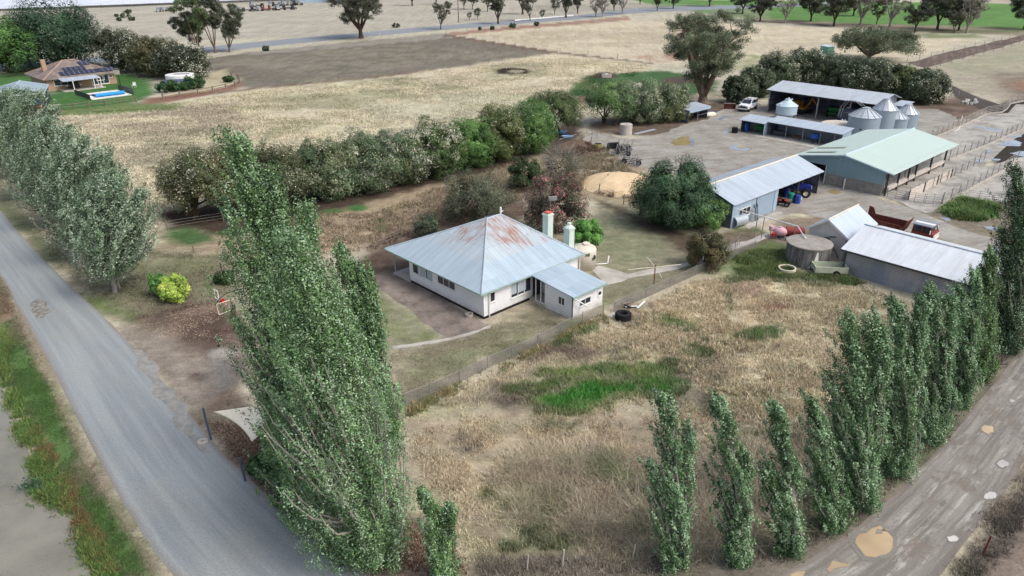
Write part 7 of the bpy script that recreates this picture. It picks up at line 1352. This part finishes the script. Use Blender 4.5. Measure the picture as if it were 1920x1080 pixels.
# ---------------------------------------------------------------- grasses and weeds
dryc = [(196, 172, 134), (180, 152, 114), (150, 124, 96), (206, 186, 150)]
FP = [(752, 795), (1060, 632), (1150, 594), (1320, 524), (1480, 508), (1590, 528), (1720, 572), (1760, 600), (1640, 800), (1570, 900), (1480, 1010), (1230, 1079), (880, 1085), (860, 1000), (790, 880)]
def greenish(x, y, rg): c = ground_rgb(x, y); return c[:, 1] > c[:, 0]*1.03
def notgreen(x, y, rg): c = ground_rgb(x, y); return (c[:, 1] <= c[:, 0]*1.03)
tufts('dry_grass', 'dry tan grass over the front paddock', FP, 46000, .22, 1, gcol(1.5, (1.02, 1, .97)), blades=4, w=.022, clump=.9, lean=.7, mask=notgreen)
tufts('seed_head_grass', 'pale dry seed-head tufts in the upper front paddock', [(1080, 640), (1200, 590), (1340, 525), (1480, 512), (1600, 545), (1690, 590), (1600, 760), (1560, 830), (1430, 850), (1350, 760), (1280, 700)], 16000, .26, 2, None, [(222, 206, 178), (230, 216, 190), (206, 188, 158), (196, 190, 150)], blades=6, w=.03, clump=1.2, lean=.55, ps=.8)
tufts('green_grass', 'bright green grass patches in the front paddock', FP, 15000, .3, 3, gcol(1.35), blades=6, w=.025, lean=.5, mask=greenish)
tufts('long_dry_grass', 'long wind-laid straw between the young poplars', [(1300, 850), (1420, 820), (1580, 780), (1600, 850), (1490, 1000), (1240, 1060), (1000, 1000), (900, 900), (1000, 830)], 15000, .55, 4, gcol(1.4), blades=4, w=.018, lean=1.2, clump=.5)
tufts('paddock_grass', 'straw grass over the wide left paddock', [(90, 216), (260, 204), (470, 170), (700, 150), (1040, 104), (1220, 122), (1100, 205), (1000, 214), (870, 235), (700, 268), (560, 298), (480, 318), (330, 405), (290, 430), (215, 330)], 60000, .26, 5, gcol(1.2), blades=3, w=.06, lean=1.2, clump=.8, ps=.15, spread=.3)
tufts('straw_grass', 'straw grass between the hedge and the old house', [(460, 480), (560, 400), (700, 400), (800, 360), (960, 300), (1000, 370), (830, 418), (700, 468), (600, 480)], 14000, .38, 6, gcol(1.1), blades=4, w=.035, lean=.8, clump=.6)
tufts('straw_grass', 'straw weeds around the scrap harrows and sawdust', [(1060, 290), (1100, 268), (1145, 282), (1185, 322), (1230, 345), (1230, 395), (1180, 384), (1110, 362), (1060, 360)], 8000, .45, 7, gcol(1.08), blades=4, w=.04, lean=.7, clump=.9)
tufts('bank_grass', 'green grass strip between the pond and sealed road', [(0, 520), (30, 590), (90, 720), (155, 850), (205, 940), (296, 1079), (340, 1150), (250, 1150), (190, 1060), (120, 945), (66, 840), (10, 710), (0, 700)], 20000, .11, 8, gcol(1.0), blades=5, w=.016, lean=.7, clump=.8, spread=.06)
tufts('pond_weeds', 'lush bright green weeds along the pond edge', [(-40, 640), (0, 655), (20, 720), (55, 800), (72, 850), (100, 900), (130, 960), (170, 1010), (205, 1070), (225, 1110), (200, 1110), (160, 1030), (118, 955), (72, 922), (66, 880), (44, 810), (20, 760), (0, 705)], 9000, .3, 9, None, [(92, 128, 70), (80, 116, 62), (108, 140, 74), (130, 142, 84), (104, 112, 72)], blades=8, w=.035, lean=.9, clump=1., spread=.16, cat='weeds')
tufts('pond_weeds', 'rusty brown weeds behind the green pond weeds', [(60, 800), (100, 860), (140, 940), (185, 1020), (220, 1079), (205, 1079), (160, 1010), (110, 920), (72, 840)], 2200, .25, 10, None, [(138, 114, 80), (120, 100, 70), (110, 120, 72)], blades=6, w=.025, lean=.8, clump=.9, cat='weeds')
tufts('lawn_grass', 'patchy mown lawn grass around the old house', [(720, 665), (860, 634), (960, 596), (1070, 606), (1040, 622), (760, 752)], 12000, .07, 11, gcol(1.2), blades=4, w=.016, lean=.9, clump=.6)
tufts('verge_grass', 'thin verge grass under the silvery poplars', [(60, 425), (110, 500), (170, 555), (250, 600), (300, 595), (430, 560), (430, 480), (300, 470), (200, 440)], 14000, .14, 12, gcol(1.2), blades=4, w=.022, lean=.8, clump=.9)
tufts('track_verge_grass', 'grey-brown grass along the muddy track verge', [(900, 1079), (1240, 1072), (1470, 1050), (1600, 970), (1750, 830), (1900, 655), (1920, 640), (1900, 640), (1740, 800), (1590, 940), (1480, 1020), (1240, 1050), (900, 1050)], 13000, .2, 13, gcol(1.1), blades=4, w=.018, lean=.8, clump=.9)
tufts('far_verge_grass', 'dry grass strip beyond the muddy track', [(1790, 1079), (1840, 1005), (1925, 870), (1990, 800), (1990, 870), (1925, 960), (1850, 1075), (1830, 1079)], 7000, .22, 14, gcol(1.15), blades=4, w=.018, lean=.8, clump=.9)
tufts('yard_weeds', 'lush green weeds in front of the wide yard gate', [(1772, 400), (1780, 384), (1800, 375), (1862, 386), (1872, 402), (1840, 414), (1790, 410)], 2600, .55, 15, None, [(96, 136, 78), (76, 116, 66), (116, 150, 86), (150, 146, 104)], blades=9, w=.05, lean=.9, clump=1.3, spread=.25, cat='weeds')
tufts('tank_weeds', 'tall green weeds round the concrete tank and long shed', [(1370, 490), (1420, 470), (1470, 470), (1490, 518), (1580, 515), (1640, 542), (1600, 535), (1500, 528), (1430, 520), (1390, 515)], 6000, .4, 16, None, [(92, 122, 72), (108, 132, 80), (128, 126, 90)], blades=7, w=.03, lean=.8, clump=1., spread=.15, cat='weeds')
tufts('fence_weeds', 'weeds growing along the wire mesh fence', strip([(760, 778), (862, 724), (960, 680), (1060, 630), (1100, 612), (1140, 598)], 9), 1100, .28, 17, None, [(112, 128, 80), (150, 140, 104), (180, 162, 126)], blades=6, w=.025, lean=.7, clump=1.1, ps=.6, cat='weeds')
tufts('leaf_litter', 'leaf litter and twigs under the tall poplars', [(385, 790), (440, 850), (560, 990), (650, 1066), (880, 1079), (840, 1000), (700, 940), (560, 880), (480, 800)], 16000, .07, 18, None, [(140, 118, 100), (110, 86, 72), (172, 152, 134), (90, 68, 58)], blades=3, w=.035, lean=1.2, clump=.5, cat='leaf litter')
tufts('drive_litter', 'scattered pale litter on the bare drive', [(250, 610), (340, 565), (450, 560), (450, 650), (400, 640), (330, 640)], 3500, .05, 19, None, [(170, 150, 132), (120, 92, 78), (196, 180, 160)], blades=2, w=.03, lean=1.2, clump=.8, cat='leaf litter')
# ---------------------------------------------------------------- camera and daylight
cam = bpy.data.cameras.new('drone_camera'); co = bpy.data.objects.new('drone_camera', cam); COL.objects.link(co)
cam.sensor_width = 36; cam.lens = 36*CF/1920; cam.clip_start = .5; cam.clip_end = 6000
co.matrix_world = Matrix.Translation((0, 0, CH)) @ Matrix.Rotation(pi/2-CP, 4, 'X') @ Matrix.Rotation(-CR, 4, 'Z')
SC.camera = co
w = bpy.data.worlds.new('World'); SC.world = w; w.use_nodes = True; wt = w.node_tree
SUN_EL, SUN_AZ = rad(52), rad(118)     # azimuth clockwise from +Y
sk = wt.nodes.new('ShaderNodeTexSky'); sk.sky_type = 'NISHITA'; sk.sun_disc = False; sk.sun_elevation = SUN_EL; sk.sun_rotation = SUN_AZ; sk.dust_density = 5.; sk.air_density = 1.; sk.ozone_density = 1.
hs = wt.nodes.new('ShaderNodeHueSaturation'); hs.inputs['Saturation'].default_value = .75
bg = next(n for n in wt.nodes if n.type == 'BACKGROUND'); bg.inputs['Strength'].default_value = .15
wt.links.new(sk.outputs[0], hs.inputs['Color']); wt.links.new(hs.outputs[0], bg.inputs['Color'])
sun = bpy.data.lights.new('sun', 'SUN'); sun.energy = .95; sun.angle = rad(24); sun.color = (1, .985, .965)
so = bpy.data.objects.new('sun', sun); COL.objects.link(so)
d = Vector((sin(SUN_AZ)*cos(SUN_EL), cos(SUN_AZ)*cos(SUN_EL), sin(SUN_EL))); so.rotation_euler = d.to_track_quat('Z', 'Y').to_euler(); so.location = (60, -30, 120)
vs = SC.view_settings; SC.display_settings.display_device = 'sRGB'; vs.view_transform = 'Standard'; vs.look = 'None'; vs.exposure = EXPO; vs.gamma = 1; vs.use_curve_mapping = False
SC.render.engine = 'CYCLES'; SC.cycles.max_bounces = 6; SC.cycles.diffuse_bounces = 3; SC.cycles.glossy_bounces = 2; SC.cycles.transmission_bounces = 3; SC.cycles.transparent_max_bounces = 6; SC.cycles.use_denoising = True; SC.cycles.use_adaptive_sampling = True; SC.cycles.adaptive_threshold = .02
